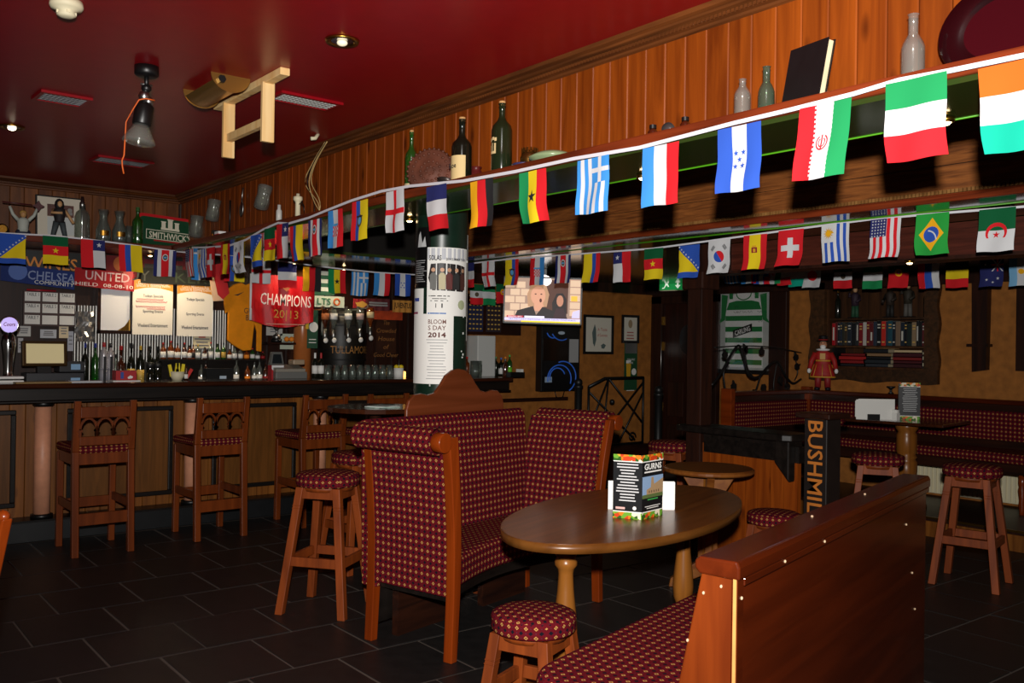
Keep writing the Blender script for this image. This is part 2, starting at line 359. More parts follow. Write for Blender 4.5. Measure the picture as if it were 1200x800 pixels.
# walls
bw = struct(MB().box(-2.4, 8.45, 0, 5.45, 8.55, 2.2).build('wall_back', DARKW))
struct(MB().box(5.45, 7.6, 0, 8.3, 7.7, 2.19).build('wall_far', TAN))
struct(MB().box(5.4, 7.7, 0, 5.5, 8.45, 2.19).build('wall_return', TAN))
NY0, NY1, NZ0, NZ1 = 4.235, 5.262, 1.275, 2.13
r_ = MB()
r_.box(8.2, -.5, 0, 8.3, NY0, 2.19).box(8.2, NY1, 0, 8.3, 7.6, 2.19).box(8.2, NY0, 0, 8.3, NY1, NZ0).box(8.2, NY0, NZ1, 8.3, NY1, 2.19)
struct(r_.build('wall_right', TAN))
struct(MB().box(8.15, -.4, 2.06, 8.2, 7.6, 2.188).build('trim_7', DARKW))
struct(MB().box(5.5, 7.55, 2.08, 8.15, 7.6, 2.188).build('trim_8', DARKW))
# timber post carrying the second beam, with capital
ps = struct(MB().box(4.95, 4.15, 0, 5.07, 4.28, 1.9).build('trim_9', DARKW, bevel=.006))
MB().box(4.92, 4.12, 1.86, 5.10, 4.31, 1.985).build('capital', DARKW, ps, bevel=.01)
struct(MB().box(5.0, 4.1, 1.985, 5.25, 4.32, 2.187).build('trim_10', DARKW))
# wall timbers on the right wall
struct(MB().box(8.14, 5.70, 1.0, 8.2, 5.915, 2.06).build('trim_11', DARKW, bevel=.008))
t_ = struct(MB().prism([(3.67, 1.30), (3.79, 1.28), (3.80, 2.06), (3.66, 2.06)], 8.13, 8.2, 'yz').build('trim_12', DARKW))
MB().box(8.11, 3.645, 1.50, 8.2, 3.83, 1.525).build('ledge', DARKW, t_)
struct(MB().box(8.14, 3.27, 1.30, 8.2, 3.43, 2.06).build('trim_13', DARKW))
# door in the right wall near the far corner
dr = struct(MB().box(8.165, 6.72, .0, 8.2, 7.42, 1.97).build('door_1', wood('dark_red_door', '24100a', '371710', .35, 2)))
for i in range(2):
    for j in range(2):
        MB().box(8.155, 6.80+i*.3, .15+j*.5, 8.166, 7.04+i*.3, .55+j*.5).build('door_panel', DARKW, dr, bevel=.006)
MB().prism([(7.05+.11*cos(a), 1.55+.17*sin(a)) for a in [2*pi*i/20 for i in range(20)]], 8.15, 8.166, 'yz').build('oval_window', plain('181a1d', .15), dr)
for z in (1.72, 1.42, .7): MB().box(8.14, 7.42, z, 8.166, 7.45, z+.1).build('hinge', BRASS, dr)
MB().tube([(8.14, 7.435, .9), (8.14, 7.435, 1.72)], .008).build('closer_rod', STEEL, dr)
fr = struct(MB().box(8.13, 7.43, 0, 8.2, 7.595, 2.06).box(8.13, 6.6, 0, 8.2, 6.71, 2.06).box(8.13, 6.6, 1.97, 8.2, 7.595, 2.06).build('trim_14', DARKW, bevel=.006))

# ================================================================ BAR
bar = thing('bar_counter', 'long dark-topped wooden bar counter with panelled front and pink posts', 'bar counter', (2.2, 7.2, 0))
MB().box(-3.6, -.13, 1.1, 3.42, .38, 1.135).build('worktop', BARTOP, bar, bevel=.012)
MB().box(-3.6, -.09, 1.012, 3.40, .2, 1.1).build('fascia', BLACKW, bar, bevel=.006)
MB().box(-3.6, -.105, .998, 3.41, .2, 1.012).build('lower_moulding', BLACKW, bar, bevel=.004)
MB().box(-3.6, .02, 0, 3.38, .25, .15).build('plinth', plain('101214', .4, 0, .5, .4, 'black_plinth'), bar, bevel=.006)
MB().box(-3.6, -.0, .145, 3.39, .25, .16).build('plinth_cap', BLACKW, bar)
MB().box(-3.6, .2, .15, 3.38, .36, 1.1).build('carcass', DARKW, bar)
pk = None
for i in range(58):
    x = -2.6+i*.1035
    if pk is None: pk = o = MB().prism([(0, .003), (.003, 0), (.098, 0), (.101, .003), (.101, .018), (0, .018)], .16, 1.0, 'xy').build('plank', BARPINE, bar)
    else: o = pk.copy(); COL.objects.link(o)
    o.location = (x, .182, 0)
for x0, x1 in ((-2.62, -2.05), (-1.55, -.94), (-.53, .172), (.56, 1.222), (1.66, 2.32), (2.72, 3.3)):
    MB().box(x0, .168, .27, x1, .183, .90).build('panel', OAKP, bar)
    f_ = MB(); t = .035
    for a in ((x0-t, .27-t, x1+t, .27), (x0-t, .90, x1+t, .90+t), (x0-t, .27, x0, .90), (x1, .27, x1+t, .90)):
        f_.box(a[0], .15, a[1], a[2], .183, a[3])
    f_.build('panel_moulding', BLACKW, bar, bevel=.006)
PINK = plain('dd9a78', .45, 0, .4, .3, 'pink_marbled_paint')
for x in (-1.83, -.743, .335, 1.447, 2.55, 3.30):
    p_ = MB().lathe([(.056, .18), (.056, .97)], (x, .095, 0), 20).build('post', PINK, bar)
    MB().lathe([(.075, .16), (.075, .185), (.06, .19)], (x, .095, 0), 20).build('post_base', BLACK, p_)
    MB().lathe([(.06, .96), (.072, .972), (.072, .998)], (x, .095, 0), 20).build('post_cap', BLACK, p_)
# back bar
bk = thing('back_bar', 'dark back bar counter with bottle shelf behind the bar', 'back bar', (3.2, 8.2, 0))
MB().box(-3.5, -.24, 0, 2.2, .25, 1.02).build('cabinet', DARKW, bk)
MB().box(-3.5, -.26, 1.02, 2.2, .25, 1.05).build('worktop', BARTOP, bk)
SX0, SX1 = (2.549, 8.2, 1.254)[0]-3.2, (3.538, 8.2, 1.254)[0]-3.2
MB().box(SX0, .03, 1.05, SX1, .24, 1.27).build('bottle_step', BLACKW, bk)
MB().box(SX0, .01, 1.27, SX1, .24, 1.285).build('step_shelf', BLACKW, bk)
cg = MB(); pts = []; CX0 = (1.906, 8.42, 1.358)[0]-3.2
for i in range(150):
    pts.append((CX0+i*.0095, .225+.012*sin(i*2*pi/5)))
cg.sheet([[(p[0], p[1], 1.06) for p in pts], [(p[0], p[1], 1.74) for p in pts]])
tag(cg.build('corrugated_panel', plain('8e8c88', .34, 1., name='corrugated_steel'), bk), 'silver corrugated metal back panel', None)
# dark boarding strips on the back wall
for i in range(12):
    MB().box(3.05+i*.2, 8.43, 1.05, 3.06+i*.2+.012, 8.45, 2.15).build('batten', DARKX, bw)
# ================================================================ FURNITURE
def soft_disc(r, z0, z1, n=28):     # round padded seat with a piped edge
    return [(r*.96, z0), (r, z0+.008), (r*1.012, (z0+z1)/2-.01), (r*1.0, z1-.022), (r*1.012, z1-.016), (r*.985, z1-.006), (r*.85, z1+.004), (r*.5, z1+.012), (.001, z1+.014)]
def make_stool(name, label, h, r, cat='stool', loc=(0, 0, 0), rz=0, group=None, fab=None):
    t = thing(name, label, cat, loc, rz, group)
    MB().lathe(soft_disc(r, h-.075, h-.01), n=32).build('seat', fab or FABS, t, uv=True)
    MB().lathe([(r*.8, h-.1), (r*.86, h-.072)], n=24).build('seat_base', STOOLW, t)
    zt = h-.078; a0 = r*.62; a1 = r*.62+.075*(h/.75)
    f = lambda z: a1+(a0-a1)*z/zt
    for sx in (-1, 1):
        for sy in (-1, 1):
            b = MB().bar((sx*a1, sy*a1, 0), (sx*a0, sy*a0, zt), .042, .042)
            for z in (zt-.1, zt-.115): b.bar((sx*f(z), sy*f(z), z), (sx*f(z), sy*f(z), z+.006), .045, .045)
            b.build('leg', STOOLW, t, bevel=.003)
    z = h*.34; q = f(z)
    for s in (-1, 1):
        MB().box(-q, s*q-.011, z, q, s*q+.011, z+.05).build('stretcher', STOOLW, t, bevel=.003)
        MB().box(s*q-.011, -q, z-.0, s*q+.011, q, z+.05).build('stretcher', STOOLW, t, bevel=.003)
    q = f(zt-.03)
    for s in (-1, 1):
        MB().box(-q, s*q-.01, zt-.06, q, s*q+.01, zt).build('apron', STOOLW, t)
        MB().box(s*q-.01, -q, zt-.06, s*q+.01, q, zt).build('apron', STOOLW, t)
    return t
tall = make_stool('bar_stool', 'tall round patterned stool beside the left wing of the patterned settle', .75, .172, 'stool', (2.335, 4.56, 0), 37, 'round bar stools')
low = make_stool('low_stool', 'low round patterned stool in the foreground under the oval table end', .475, .158, 'stool', (2.19, 2.615, 0), 22, 'low round stools')
dup(tall, (5.86, 2.72, 0), 12, 'tall round stool standing right of the foreground bench, clear of other furniture')
dup(tall, (5.9, 3.38, 0), 30, 'tall round stool half hidden behind the foreground bench top rail')
dup(tall, (5.27, 4.70, 0), 20, 'tall round stool left of the small round oak table in the dark')
dup(low, (4.70, 3.36, 0), 15, 'low round patterned stool in front of the boarded partition by the painted newel post')
dup(tall, ((2.93, 5.302, 0.75)[0], (2.93, 5.302, 0.75)[1], 0), 5, 'tall round stool mostly hidden behind the left wing of the patterned settle')
# --- bar chairs with gothic arcade backs
def gothic(b, x0, x1, z0, z1, y0, y1, n=3):
    wd = (x1-x0)/n
    for i in range(n):
        a = x0+i*wd; m = a+wd/2
        L = []
        for k in range(7):
            t = k/6; L.append((a+wd*.5*(1-cos(t*pi/2)), z0+(z1-z0)*(.35+.6*sin(t*pi/2))))
        for side in (0, 1):
            P_ = [(p[0] if side == 0 else 2*m-p[0], p[1]) for p in L]
            for k in range(6):
                (ax, az), (bx_, bz_) = P_[k], P_[k+1]; dx, dz = bx_-ax, bz_-az; l = math.hypot(dx, dz); nx, nz = -dz/l*.007, dx/l*.007
                q = [(ax-nx, az-nz), (bx_-nx, bz_-nz), (bx_+nx, bz_+nz), (ax+nx, az+nz)]
                b.prism(q if side == 0 else q[::-1], y0, y1, 'xz')
        for xx in (a, a+wd):
            b.box(xx-.008, y0, z0, xx+.008, y1, z0+(z1-z0)*.42)
            b.box(xx-.016, y0+.002, z0+(z1-z0)*.26, xx+.016, y1-.002, z0+(z1-z0)*.38)
def make_bar_chair(label, loc, rz):       # faces +y (the bar); back towards -y
    t = thing('bar_chair', label, 'chair', loc, rz, 'bar chairs at the counter')
    w2 = .178; d = .44
    for s in (-1, 1):
        b = MB().bar((s*w2, 0, 0), (s*w2, .03, .70), .044, .044).bar((s*w2, .03, .70), (s*w2, -.02, 1.04), .044, .044, 0, .042, .03)
        b.build('rear_leg', CHAIRW, t, bevel=.004)
        MB().bar((s*w2*.98, d, 0), (s*w2*.98, d-.01, .665), .042, .042).build('front_leg', CHAIRW, t, bevel=.004)
        MB().box(s*w2-.011, .03, .30, s*w2+.011, d, .355).build('stretcher', CHAIRW, t, bevel=.003)
        MB().box(s*w2-.012, .03, .61, s*w2+.012, d, .68).build('apron', CHAIRW, t, bevel=.003)
    MB().box(-w2, .0, .205, w2, .022, .285).build('stretcher', CHAIRW, t, bevel=.003)
    MB().box(-w2, d-.012, .26, w2, d+.01, .33).build('stretcher', CHAIRW, t, bevel=.003)
    MB().box(-w2, .015, .61, w2, .037, .685).build('apron', CHAIRW, t, bevel=.003)
    MB().box(-w2, d-.02, .61, w2, d, .68).build('apron', CHAIRW, t, bevel=.003)
    MB().prism([(-w2+.01, .01), (w2-.01, .01), (w2+.02, d+.03), (-w2-.02, d+.03)], .68, .735, 'xy').build('seat', FABS, t, bevel=.022, uv=True, seg=3)
    MB().box(-w2+.02, -.022, .925, w2-.02, .008, 1.0).build('top_rail', CHAIRW, t, bevel=.005)
    MB().box(-w2+.02, -.005, .74, w2-.02, .022, .80).build('lower_rail', CHAIRW, t, bevel=.004)
    g = MB(); gothic(g, -w2+.02, w2-.02, .80, .928, -.012, .008); g.build('arcade', CHAIRW, t)
    return t
c1 = make_bar_chair('wooden bar chair with gothic arcade back, leftmost of the chairs at the bar', (1.69, 6.56, 0), 1)
dup(c1, (2.52, 6.61, 0), 2, 'wooden bar chair with gothic arcade back, middle of the chairs at the bar')
dup(c1, (3.36, 6.64, 0), 3, 'wooden bar chair with gothic arcade back nearest the tall round stool')
dup(c1, (3.90, 6.58, 0), 4, 'wooden bar chair mostly hidden behind the patterned settle')
# --- patterned wing settle
A = 15.05
st = thing('wing_settle', 'maroon diamond-patterned settle with rolled wings and orange wood frame', 'settle', (2.398, 3.43, 0), A)
W_, D_ = 1.297, .56
FLR = .055
def flare(z): return .0 if z < .45 else FLR*((z-.45)/.6)**1.6
zs = [.29, .4, .5, .6, .7, .8, .88, .95, 1.0, 1.03]
for side in (-1, 1):
    x0 = 0 if side < 0 else W_
    FLR = .05 if side < 0 else .14
    ox = lambda z, off: x0+side*(flare(z)+off)
    for wy, nm in ((0, 'front_post'), (D_-.05, 'rear_post')):
        zz = [0, .1, .3]+zs[1:] ; o_ = []; i_ = []
        for z in zz:
            wd = .042+.02*(z/1.03)
            lean = (-.012*(1-z/.3) if z < .3 else 0)*-1
            o_.append((ox(z, .006+lean), z)); i_.append((ox(z, .006-wd+lean), z))
        pts = o_+i_[::-1]
        b = MB().prism(pts if side > 0 else pts[::-1], wy-.004, wy+.046, 'xz')
        pst = b.build(nm, CHERRY, st, bevel=.004)
        # scroll end drum
        c = (ox(1.03, .034), wy+.02, 1.008)
        Mx = Matrix.Translation(Vector((c[0], wy-.008, c[2]))) @ Matrix.Rotation(-pi/2, 4, 'X')
        MB().lathe([(.046, 0), (.046, .056)], n=20, M=Mx).build('scroll', CHERRY, pst, bevel=.004)
    # wing pad: outer and inner faces
    outer = [(ox(z, .002), z) for z in zs]; inner = [(ox(z, -.07), z) for z in zs]
    pad = outer+inner[::-1]
    MB().prism(pad if side > 0 else pad[::-1], .03, D_-.01, 'xz').build('wing_pad', FAB, st, uv=True, bevel=.006)
    Mx = Matrix.Translation(Vector((ox(1.03, .03), .042, 1.008))) @ Matrix.Rotation(-pi/2, 4, 'X')
    rl = MB(); n = 20; L = D_-.06; r = .064; rows = []; uvs = []
    for i in range(n+1):
        a = 2*pi*i/n; rows.append([(r*cos(a), r*sin(a), 0), (r*cos(a), r*sin(a), L)]); uvs += [(0, r*a+.01), (L, r*a+.01)]
    rl.sheet(rows, M=Mx); rl.uv = uvs; rl.build('rolled_arm', FAB, st)
    nb = MB()
    for i in range(36):
        z = .32+i*.019; nb.ball((ox(z, -.062), .028, z), .0045, n=6)
    tag(nb.build('brass_nails', BRASS, st), None, None, None, 'stuff')
# back pad with rolled top
bp_ = []
for z, y in ((.26, .50), (.45, .50), (.7, .515), (.95, .54), (1.03, .545), (1.06, .56), (1.075, .585), (1.07, .62), (1.04, .645), (1.0, .645), (.98, .62), (.26, .60)): bp_.append((y, z))
MB().prism(bp_, .0, W_, 'yz', smooth=False).build('back_pad', FAB, st, uv=True, bevel=.008)
MB().box(.03, .515, .08, W_-.03, .58, .27).build('back_board', BLACKW, st)
# seat with inward curved front
N_ = 24; fr_ = []
for i in range(N_+1):
    t = i/N_; fr_.append((.03+(W_-.06)*t, .02+.13*sin(pi*t)))
pts = fr_+[(W_-.03, .52), (.03, .52)]
MB().prism(pts, .315, .465, 'xy').build('seat', FAB, st, uv=True, bevel=.03, seg=4)
MB().prism([(p[0], p[1]+.04) for p in fr_]+[(W_-.03, .52), (.03, .52)], .26, .315, 'xy').build('seat_base', BLACKW, st)
MB().box(.12, .46, 0, .55, .50, .26).build('support', DARKX, st); MB().box(.8, .46, 0, 1.2, .50, .26).build('support', DARKX, st)
# carved crest board standing behind the settle
cr = thing('headboard', 'shaped mahogany headboard panel between patterned settle and column', 'headboard', (2.226, 4.053, 0), A)
half = [(0, 1.315), (.045, 1.308), (.09, 1.28), (.125, 1.23), (.165, 1.185), (.21, 1.175), (.255, 1.185), (.30, 1.18), (.335, 1.15), (.35, 1.10)]
pts = [(-x*1.22+.79, z) for x, z in half[::-1]]+[(x*1.22+.79, z) for x, z in half[1:]]
prof = [(.36, .55)]+pts+[(1.22, .55)]
MB().prism(prof[::-1], .0, .022, 'xz').build('panel', CREST, cr, bevel=.008, seg=3)
MB().box(.36, .0, 0, .42, .03, .56).build('leg', CREST, cr); MB().box(.98, .0, 0, 1.04, .03, .56).build('leg', CREST, cr)
# --- foreground bench seen from behind its back
bn = thing('high_back_bench', 'foreground bench with varnished orange back panel and patterned seat', 'bench', (1.759, 1.368, 0), 14.95)
LB = 1.925
def lx(z): return .078+(.93-z)*.205 if z > .3 else .21
endp = [(0, 0), (0, .925), (lx(.925), .925), (lx(.8), .8), (lx(.62), .62), (lx(.47), .47), (lx(.4), 0)]
MB().prism(endp[::-1], 0, .03, 'yz').build('end_panel', BENCHW, bn, bevel=.004)
MB().prism(endp[::-1], LB-.03, LB, 'yz').build('end_panel', BENCHW, bn, bevel=.004)
MB().box(.03, -.004, .0, LB-.01, .012, .905).build('back_panel', CHERRYX, bn)
MB().box(-.004, -.012, 0, .035, .004, .93).build('edge_strip', CHERRYX, bn, bevel=.003)
MB().box(-.007, -.010, 0, .001, -.002, .928).build('worn_edge', plain('c98a4a', .5, 0, .4, .3, 'worn_wood'), bn)
MB().box(.035, -.014, .885, LB, .0, .905).build('edge_strip', CHERRYX, bn, bevel=.003)
capp = [(-.018, .905), (-.018, .935), (-.012, .95), (.085, .95), (.097, .94), (.097, .922), (.085, .908)]
MB().prism(capp[::-1], -.008, LB+.004, 'yz').build('top_rail', CHERRYX, bn, bevel=.006, seg=3)
ib = [(lx(z)-.012, z) for z in (.92, .8, .6, .45)]
MB().prism([(.0, .92), (.0, .45)]+ib[::-1], .03, LB-.03, 'yz').build('back_pad', FAB, bn, uv=True)
sp_ = []
for i in range(7): a = pi+pi/2*i/6-pi; sp_.append((.12+.0, .0))
oc = []
R = .16; x0, x1, y0, y1 = .03, LB-.03, .12, .745
oc = [(x0, y0), (x1, y0)]
oc += [(x1-.04+.04*cos(a), y1-.04+.04*sin(a)) for a in [pi/2*i/5 for i in range(6)]]
oc += [(x0+.12+R-R*sin(a), y1-R+R*cos(a)) for a in [pi/2*i/6 for i in range(7)]]
MB().prism(oc, .33, .475, 'xy').build('seat', FAB, bn, uv=True, bevel=.035, seg=4)
MB().box(.06, .15, .25, LB-.06, .66, .33).build('seat_frame', CHERRY, bn)
for x in (.16, LB-.12):
    MB().box(x, .60, 0, x+.05, .65, .26).build('leg', CHERRY, bn)
for p in ((-.002, .03, .885), (-.002, .075, .862), (-.002, .115, .74), (.012, -.0125, .91), (.02, -.0125, .86), (.3, -.0145, .897), (.62, -.0145, .897), (1.6, -.005, .8), (1.7, -.005, .6), (1.75, -.005, .45)):
    MB().ball(p, .0045, .0035, .0045, 8).build('screw_cap', plain('b89c7c', .6), bn)
for p in ((.7, .05, .951), (1.25, .05, .951)): MB().ball(p, .0045, .0045, .003, 8).build('screw_cap', plain('b89c7c', .6), bn)
# --- oval table
ot = thing('oval_table', 'oval brown veneer pub table on two turned legs in front of settle', 'table', (2.916, 2.827, 0), 19.2)
ell = lambda a, b, n=56: [(a*cos(2*pi*i/n), b*sin(2*pi*i/n)) for i in range(n)]
MB().prism(ell(.832, .411), .722, .74, 'xy').build('tabletop', TABLEW, ot)
MB().prism(ell(.835, .414), .705, .7385, 'xy', smooth=True).build('edge_band', TABLEE, ot)
LEGP = [(.056, .70), (.056, .675), (.05, .668), (.034, .655), (.03, .635), (.042, .622), (.044, .605), (.036, .595), (.046, .58), (.046, .565), (.034, .55), (.03, .53), (.034, .46), (.046, .36), (.05, .30), (.046, .25), (.034, .215), (.03, .20), (.046, .185), (.046, .17), (.032, .155), (.05, .11), (.055, .06)]
for lx_, ly_ in ((-.42, .09), (.52, -.04)):
    lg = MB().lathe(LEGP[::-1], (lx_, ly_, 0), 20).build('leg', LEGW, ot)
    MB().box(lx_-.035, ly_-.24, .0, lx_+.035, ly_+.24, .06).build('foot', LEGW, lg, bevel=.015)
    MB().box(lx_-.24, ly_-.035, .0, lx_+.24, ly_+.035, .06).build('foot', LEGW, lg, bevel=.015)
    MB().box(lx_-.05, -.2, .685, lx_+.05, .2, .706).build('cross_batten', DARKW, ot)
# --- small round table
rt = thing('round_table', 'small round oak table on a pedestal by the boarded partition', 'table', (4.40, 3.62, 0))
MB().lathe([(.001, .70), (.262, .70), (.272, .708), (.272, .722), (.262, .73), (.001, .73)], n=40, smooth=False).build('tabletop', RTOP, rt)
for k in range(4):
    a = pi/4+k*pi/2
    MB().prism([(.02, .08), (.20, 0), (.23, 0), (.22, .05), (.06, .16), (.05, .5), (.17, .70), (.02, .70)], -.022, .022, 'xz', M=Matrix.Rotation(a, 4, 'Z')).build('bracket_leg', RTOP, rt, bevel=.004)
MB().lathe([(.04, .05), (.04, .7)], n=12).build('pedestal', LEGW, rt)
# --- table on the platform
pt = thing('platform_table', 'dark rectangular table with turned pedestal on the raised platform', 'table', (7.36, 3.96, .15), 8)
MB().box(-.33, -.40, .705, .33, .40, .73).build('tabletop', BARTOP, pt, bevel=.006)
MB().lathe([(.16, 0), (.16, .03), (.07, .06), (.06, .12), (.075, .2), (.085, .3), (.085, .38), (.07, .40), (.085, .42), (.07, .44), (.082, .46), (.082, .6), (.07, .63), (.09, .66), (.09, .705)], n=20).build('pedestal', LEGW, pt)
# --- fixed bench along right wall and its return
def fixed_bench(name, label, M, L, legs):
    t = thing(name, label, 'bench', M=M)          # frame: x along, y up, z out of the wall
    MB().box(0, .86, .0, L, .90, .10).build('top_rail', CHERRYX, t, bevel=.008)
    MB().box(0, .78, .01, L, .86, .045).build('frieze', DARKX, t)
    MB().box(.02, .55, .0, L-.02, .80, .075).build('back_pad', FAB, t, uv=True, bevel=.015)
    MB().box(0, .46, .0, L, .56, .05).build('lower_rail', DARKX, t)
    MB().box(0, .40, .03, L, .485, .46).build('seat', FAB, t, uv=True, bevel=.03, seg=3)
    MB().box(0, .31, .40, L, .40, .435).build('apron', DARKX, t, bevel=.004)
    MB().box(0, .31, .03, L, .33, .4).build('seat_board', DARKX, t)
    for x in legs:
        Mx = Matrix.Translation(Vector((x, 0, .41))) @ Matrix.Rotation(-pi/2, 4, 'X')
        MB().lathe([(.02, 0), (.018, .03), (.028, .07), (.022, .12), (.032, .2), (.024, .23), (.03, .25), (.03, .32)], n=10, M=Mx).build('leg', CHERRY, t)
    return t
fixed_bench('wall_bench', 'long patterned bench along the tan right wall', wf((8.2, 5.42, .15), -90), 4.6, (.1, 2.2, 4.2))
rb = fixed_bench('return_bench', 'short patterned bench with its back to framed jersey corner', wf((6.92, 5.49, .15), 0), 1.24, (.06,))
MB().box(-.06, 0, -.02, .0, .93, .1).build('end_post', CHERRY, rb, bevel=.006)
MB().box(1.18, .5, .0, 1.25, .93, .1).build('end_post', CHERRY, rb, bevel=.006)
MB().box(-.05, 0, -.03, 1.26, .9, -.005).build('back_board', BARPINE, rb)
rad = thing('radiator', 'cream ribbed radiator under the right wall bench', 'radiator', M=wf((8.12, 3.35, .16), -90))
MB().box(-1.2, .02, -.02, 1.3, .27, .0).build('panel', CREAM, rad)
r_ = MB()
for i in range(62): r_.box(-1.19+i*.04, .03, .0, -1.172+i*.04, .26, .012)
tag(r_.build('ribs', CREAM, rad), None, None, None, 'stuff')
# --- boarded partition with painted newel
pn = thing('partition', 'low pine-boarded partition with dark rail shelf left of the newel', 'partition', (5.0, 3.85, 0))
for i in range(9): MB().box(-.02, -.46+i*.1+.002, .05, .02, -.46+(i+1)*.1-.002, .80).build('board', PINE, pn)
MB().box(-.03, -.48, 0, .03, .28, .06).build('base_rail', DARKW, pn)
MB().box(-.035, -.48, .74, .035, .28, .84).build('upper_rail', BLACKW, pn)
hr = [(-.13, -.42), (-.10, -.47), (0, -.48), (.1, -.47), (.13, -.42), (.13, .45), (-.13, .45)]
MB().prism([(p[0], p[1]) for p in hr], .875, .92, 'xy').build('handrail', BLACKW, pn, bevel=.008)
MB().box(-.04, -.45, .84, .04, .28, .876).build('cap_rail', BLACKW, pn)
MB().prism([(-.45, .62), (-.34, .74), (-.34, .88), (-.45, .88)], -.10, -.03, 'yz').build('corbel', BLACKW, pn, bevel=.01)
nw = thing('newel_post', 'dark square newel post with orange painted lettering down its face', 'post', (5.03, 3.25, 0))
MB().box(-.075, -.08, 0, .075, .08, 1.03).build('shaft', plain('1f1714', .5, 0, .4, .4, 'worn_dark_paint'), nw, bevel=.006)
MB().box(-.115, -.12, 1.03, .115, .12, 1.065).build('cap', DARKX, nw, bevel=.006)
txt('BUSHMILLS', .105, plain('c8762c', .6, 0, .4, .3, 'orange_sign_paint'), nw, 0, 0, 0, width=.70, rot=-90, bold=.012, M=wf((-.077, 0, .665), -90))
sk = thing('socket_plate', 'white double socket plate low on the partition', 'socket', M=wf((4.978, 3.58, .33), -90))
MB().box(-.07, -.045, 0, .07, .045, .008).build('plate', WHITE, sk, bevel=.003)
s_ = MB()
for x in (-.035, .035):
    for q in ((0, .018, .006, .012), (-.012, -.01, .01, .006), (.012, -.01, .01, .006)): s_.box(x+q[0]-q[2]/2, q[1]-q[3]/2, .0075, x+q[0]+q[2]/2, q[1]+q[3]/2, .009)
s_.build('socket_holes', INK, sk)
# --- edge of a chair at the left of the picture
ch = thing('side_chair', 'orange wooden chair post at far left edge of view', 'chair', (.315, 3.02, 0), 25)
for x in (-.2, .18):
    b = MB()
    P_ = [(0, 0, 0), (.0, .03, .25), (0, .05, .47), (0, .0, .72), (0, -.06, .92)]
    for i in range(4): b.bar((x, P_[i][1], P_[i][2]), (x, P_[i+1][1], P_[i+1][2]), .034, .05)
    b.ball((x, -.06, .925), .019, .027, .02, 10)
    b.build('rear_leg', CHERRY, ch, bevel=.005)
    MB().bar((x, .45, 0), (x, .43, .44), .036, .036).build('front_leg', CHERRY, ch, bevel=.004)
MB().box(-.21, .03, .43, .19, .46, .48).build('seat', FABS, ch, uv=True, bevel=.015)
for z in (.62, .78): MB().box(-.19, .0-(z-.62)*.2, z, .17, .025-(z-.62)*.2, z+.07).build('back_rail', CHERRY, ch, bevel=.004)
# --- dark side table behind settle with papers
dt = thing('side_table', 'dark round table behind settle carrying loose papers', 'table', (3.223, 5.6, 1.012)[0:2]+(0,))
DTZ = (3.223, 5.6, 1.012)[2]
MB().lathe([(.001, DTZ-.03), (.33, DTZ-.03), (.33, DTZ), (.001, DTZ)], n=30, smooth=False).build('tabletop', BARTOP, dt)
MB().lathe([(.2, 0), (.05, .05), (.04, DTZ-.03)], n=12).build('pedestal', DARKW, dt)
pp = thing('papers', 'loose pale papers on dark table behind settle', 'papers', ((3.219, 5.5, 1.03)[0], 5.5, DTZ))
for i in range(3): MB().box(-.1, -.07, .001+i*.004, .1, .07, .004+i*.004, M=Matrix.Rotation(.3*i, 4, 'Z')).build('sheet', plain(('b9d6c6', 'e5e5e0', 'cfe0d8')[i], .8), pp)
# ================================================================ FLAGS
FC = {'R': 'd6222a', 'W': 'd2d2d4', 'B': '2f55b4', 'L': '3f8fd8', 'N': '2b2f66', 'G': '1f8a50', 'Y': 'e8cb20', 'K': '2a2a2c', 'O': 'd8601f', 'T': '12a48a', 'D': '0f5a34', 'A': 'f2b01c', 'S': '5aa6dc', 'M': '8a1430', 'X': '5c5040', 'C': 'd9a02a', 'E': '2a9a3e', 'Z': '7fb8e0'}
FM = {}
def fm(k):
    if k not in FM: FM[k] = plain(FC[k], .85, 0, .15, 0, 'flag_'+k)
    return FM[k]
def H(*cs): n = len(cs); return [(0, 1, i/n, (i+1)/n, c) for i, c in enumerate(cs)]
def V(*cs): n = len(cs); return [(i/n, (i+1)/n, 0, 1, c) for i, c in enumerate(cs)]
def dk(cx, cy, r, ar=.8): return disc(cx, cy, r, 16, r*ar)          # ar: width/height of cloth
def stripes(n, cs, u0=0, u1=1, v0=0, v1=1): return [(u0+(u1-u0)*i/n, u0+(u1-u0)*(i+1)/n, v0, v1, cs[i % len(cs)]) for i in range(n)]
def arc(cx, cy, r0, r1, a0, a1, sh=0, n=14):
    o = [(cx+r0*cos(a0+(a1-a0)*i/n), cy+.8*r0*sin(a0+(a1-a0)*i/n)) for i in range(n+1)]
    return o+[(cx+r1*cos(a1+(a0-a1)*i/n), cy+sh+.8*r1*sin(a1+(a0-a1)*i/n)) for i in range(n+1)]
ST = lambda cx, cy, r: star(cx, cy, r, 5, .4, r*.8, -pi/2)
def bars3(cx, cy, rot):
    o = []
    for k in (-1, 0, 1):
        c, s = cos(rot), sin(rot); q = []
        for a, b in ((-.1, k*.045-.013), (.1, k*.045-.013), (.1, k*.045+.013), (-.1, k*.045+.013)): q.append((cx+a*c-b*s, cy+.8*(a*s+b*c)))
        o.append((q, 'K'))
    return o
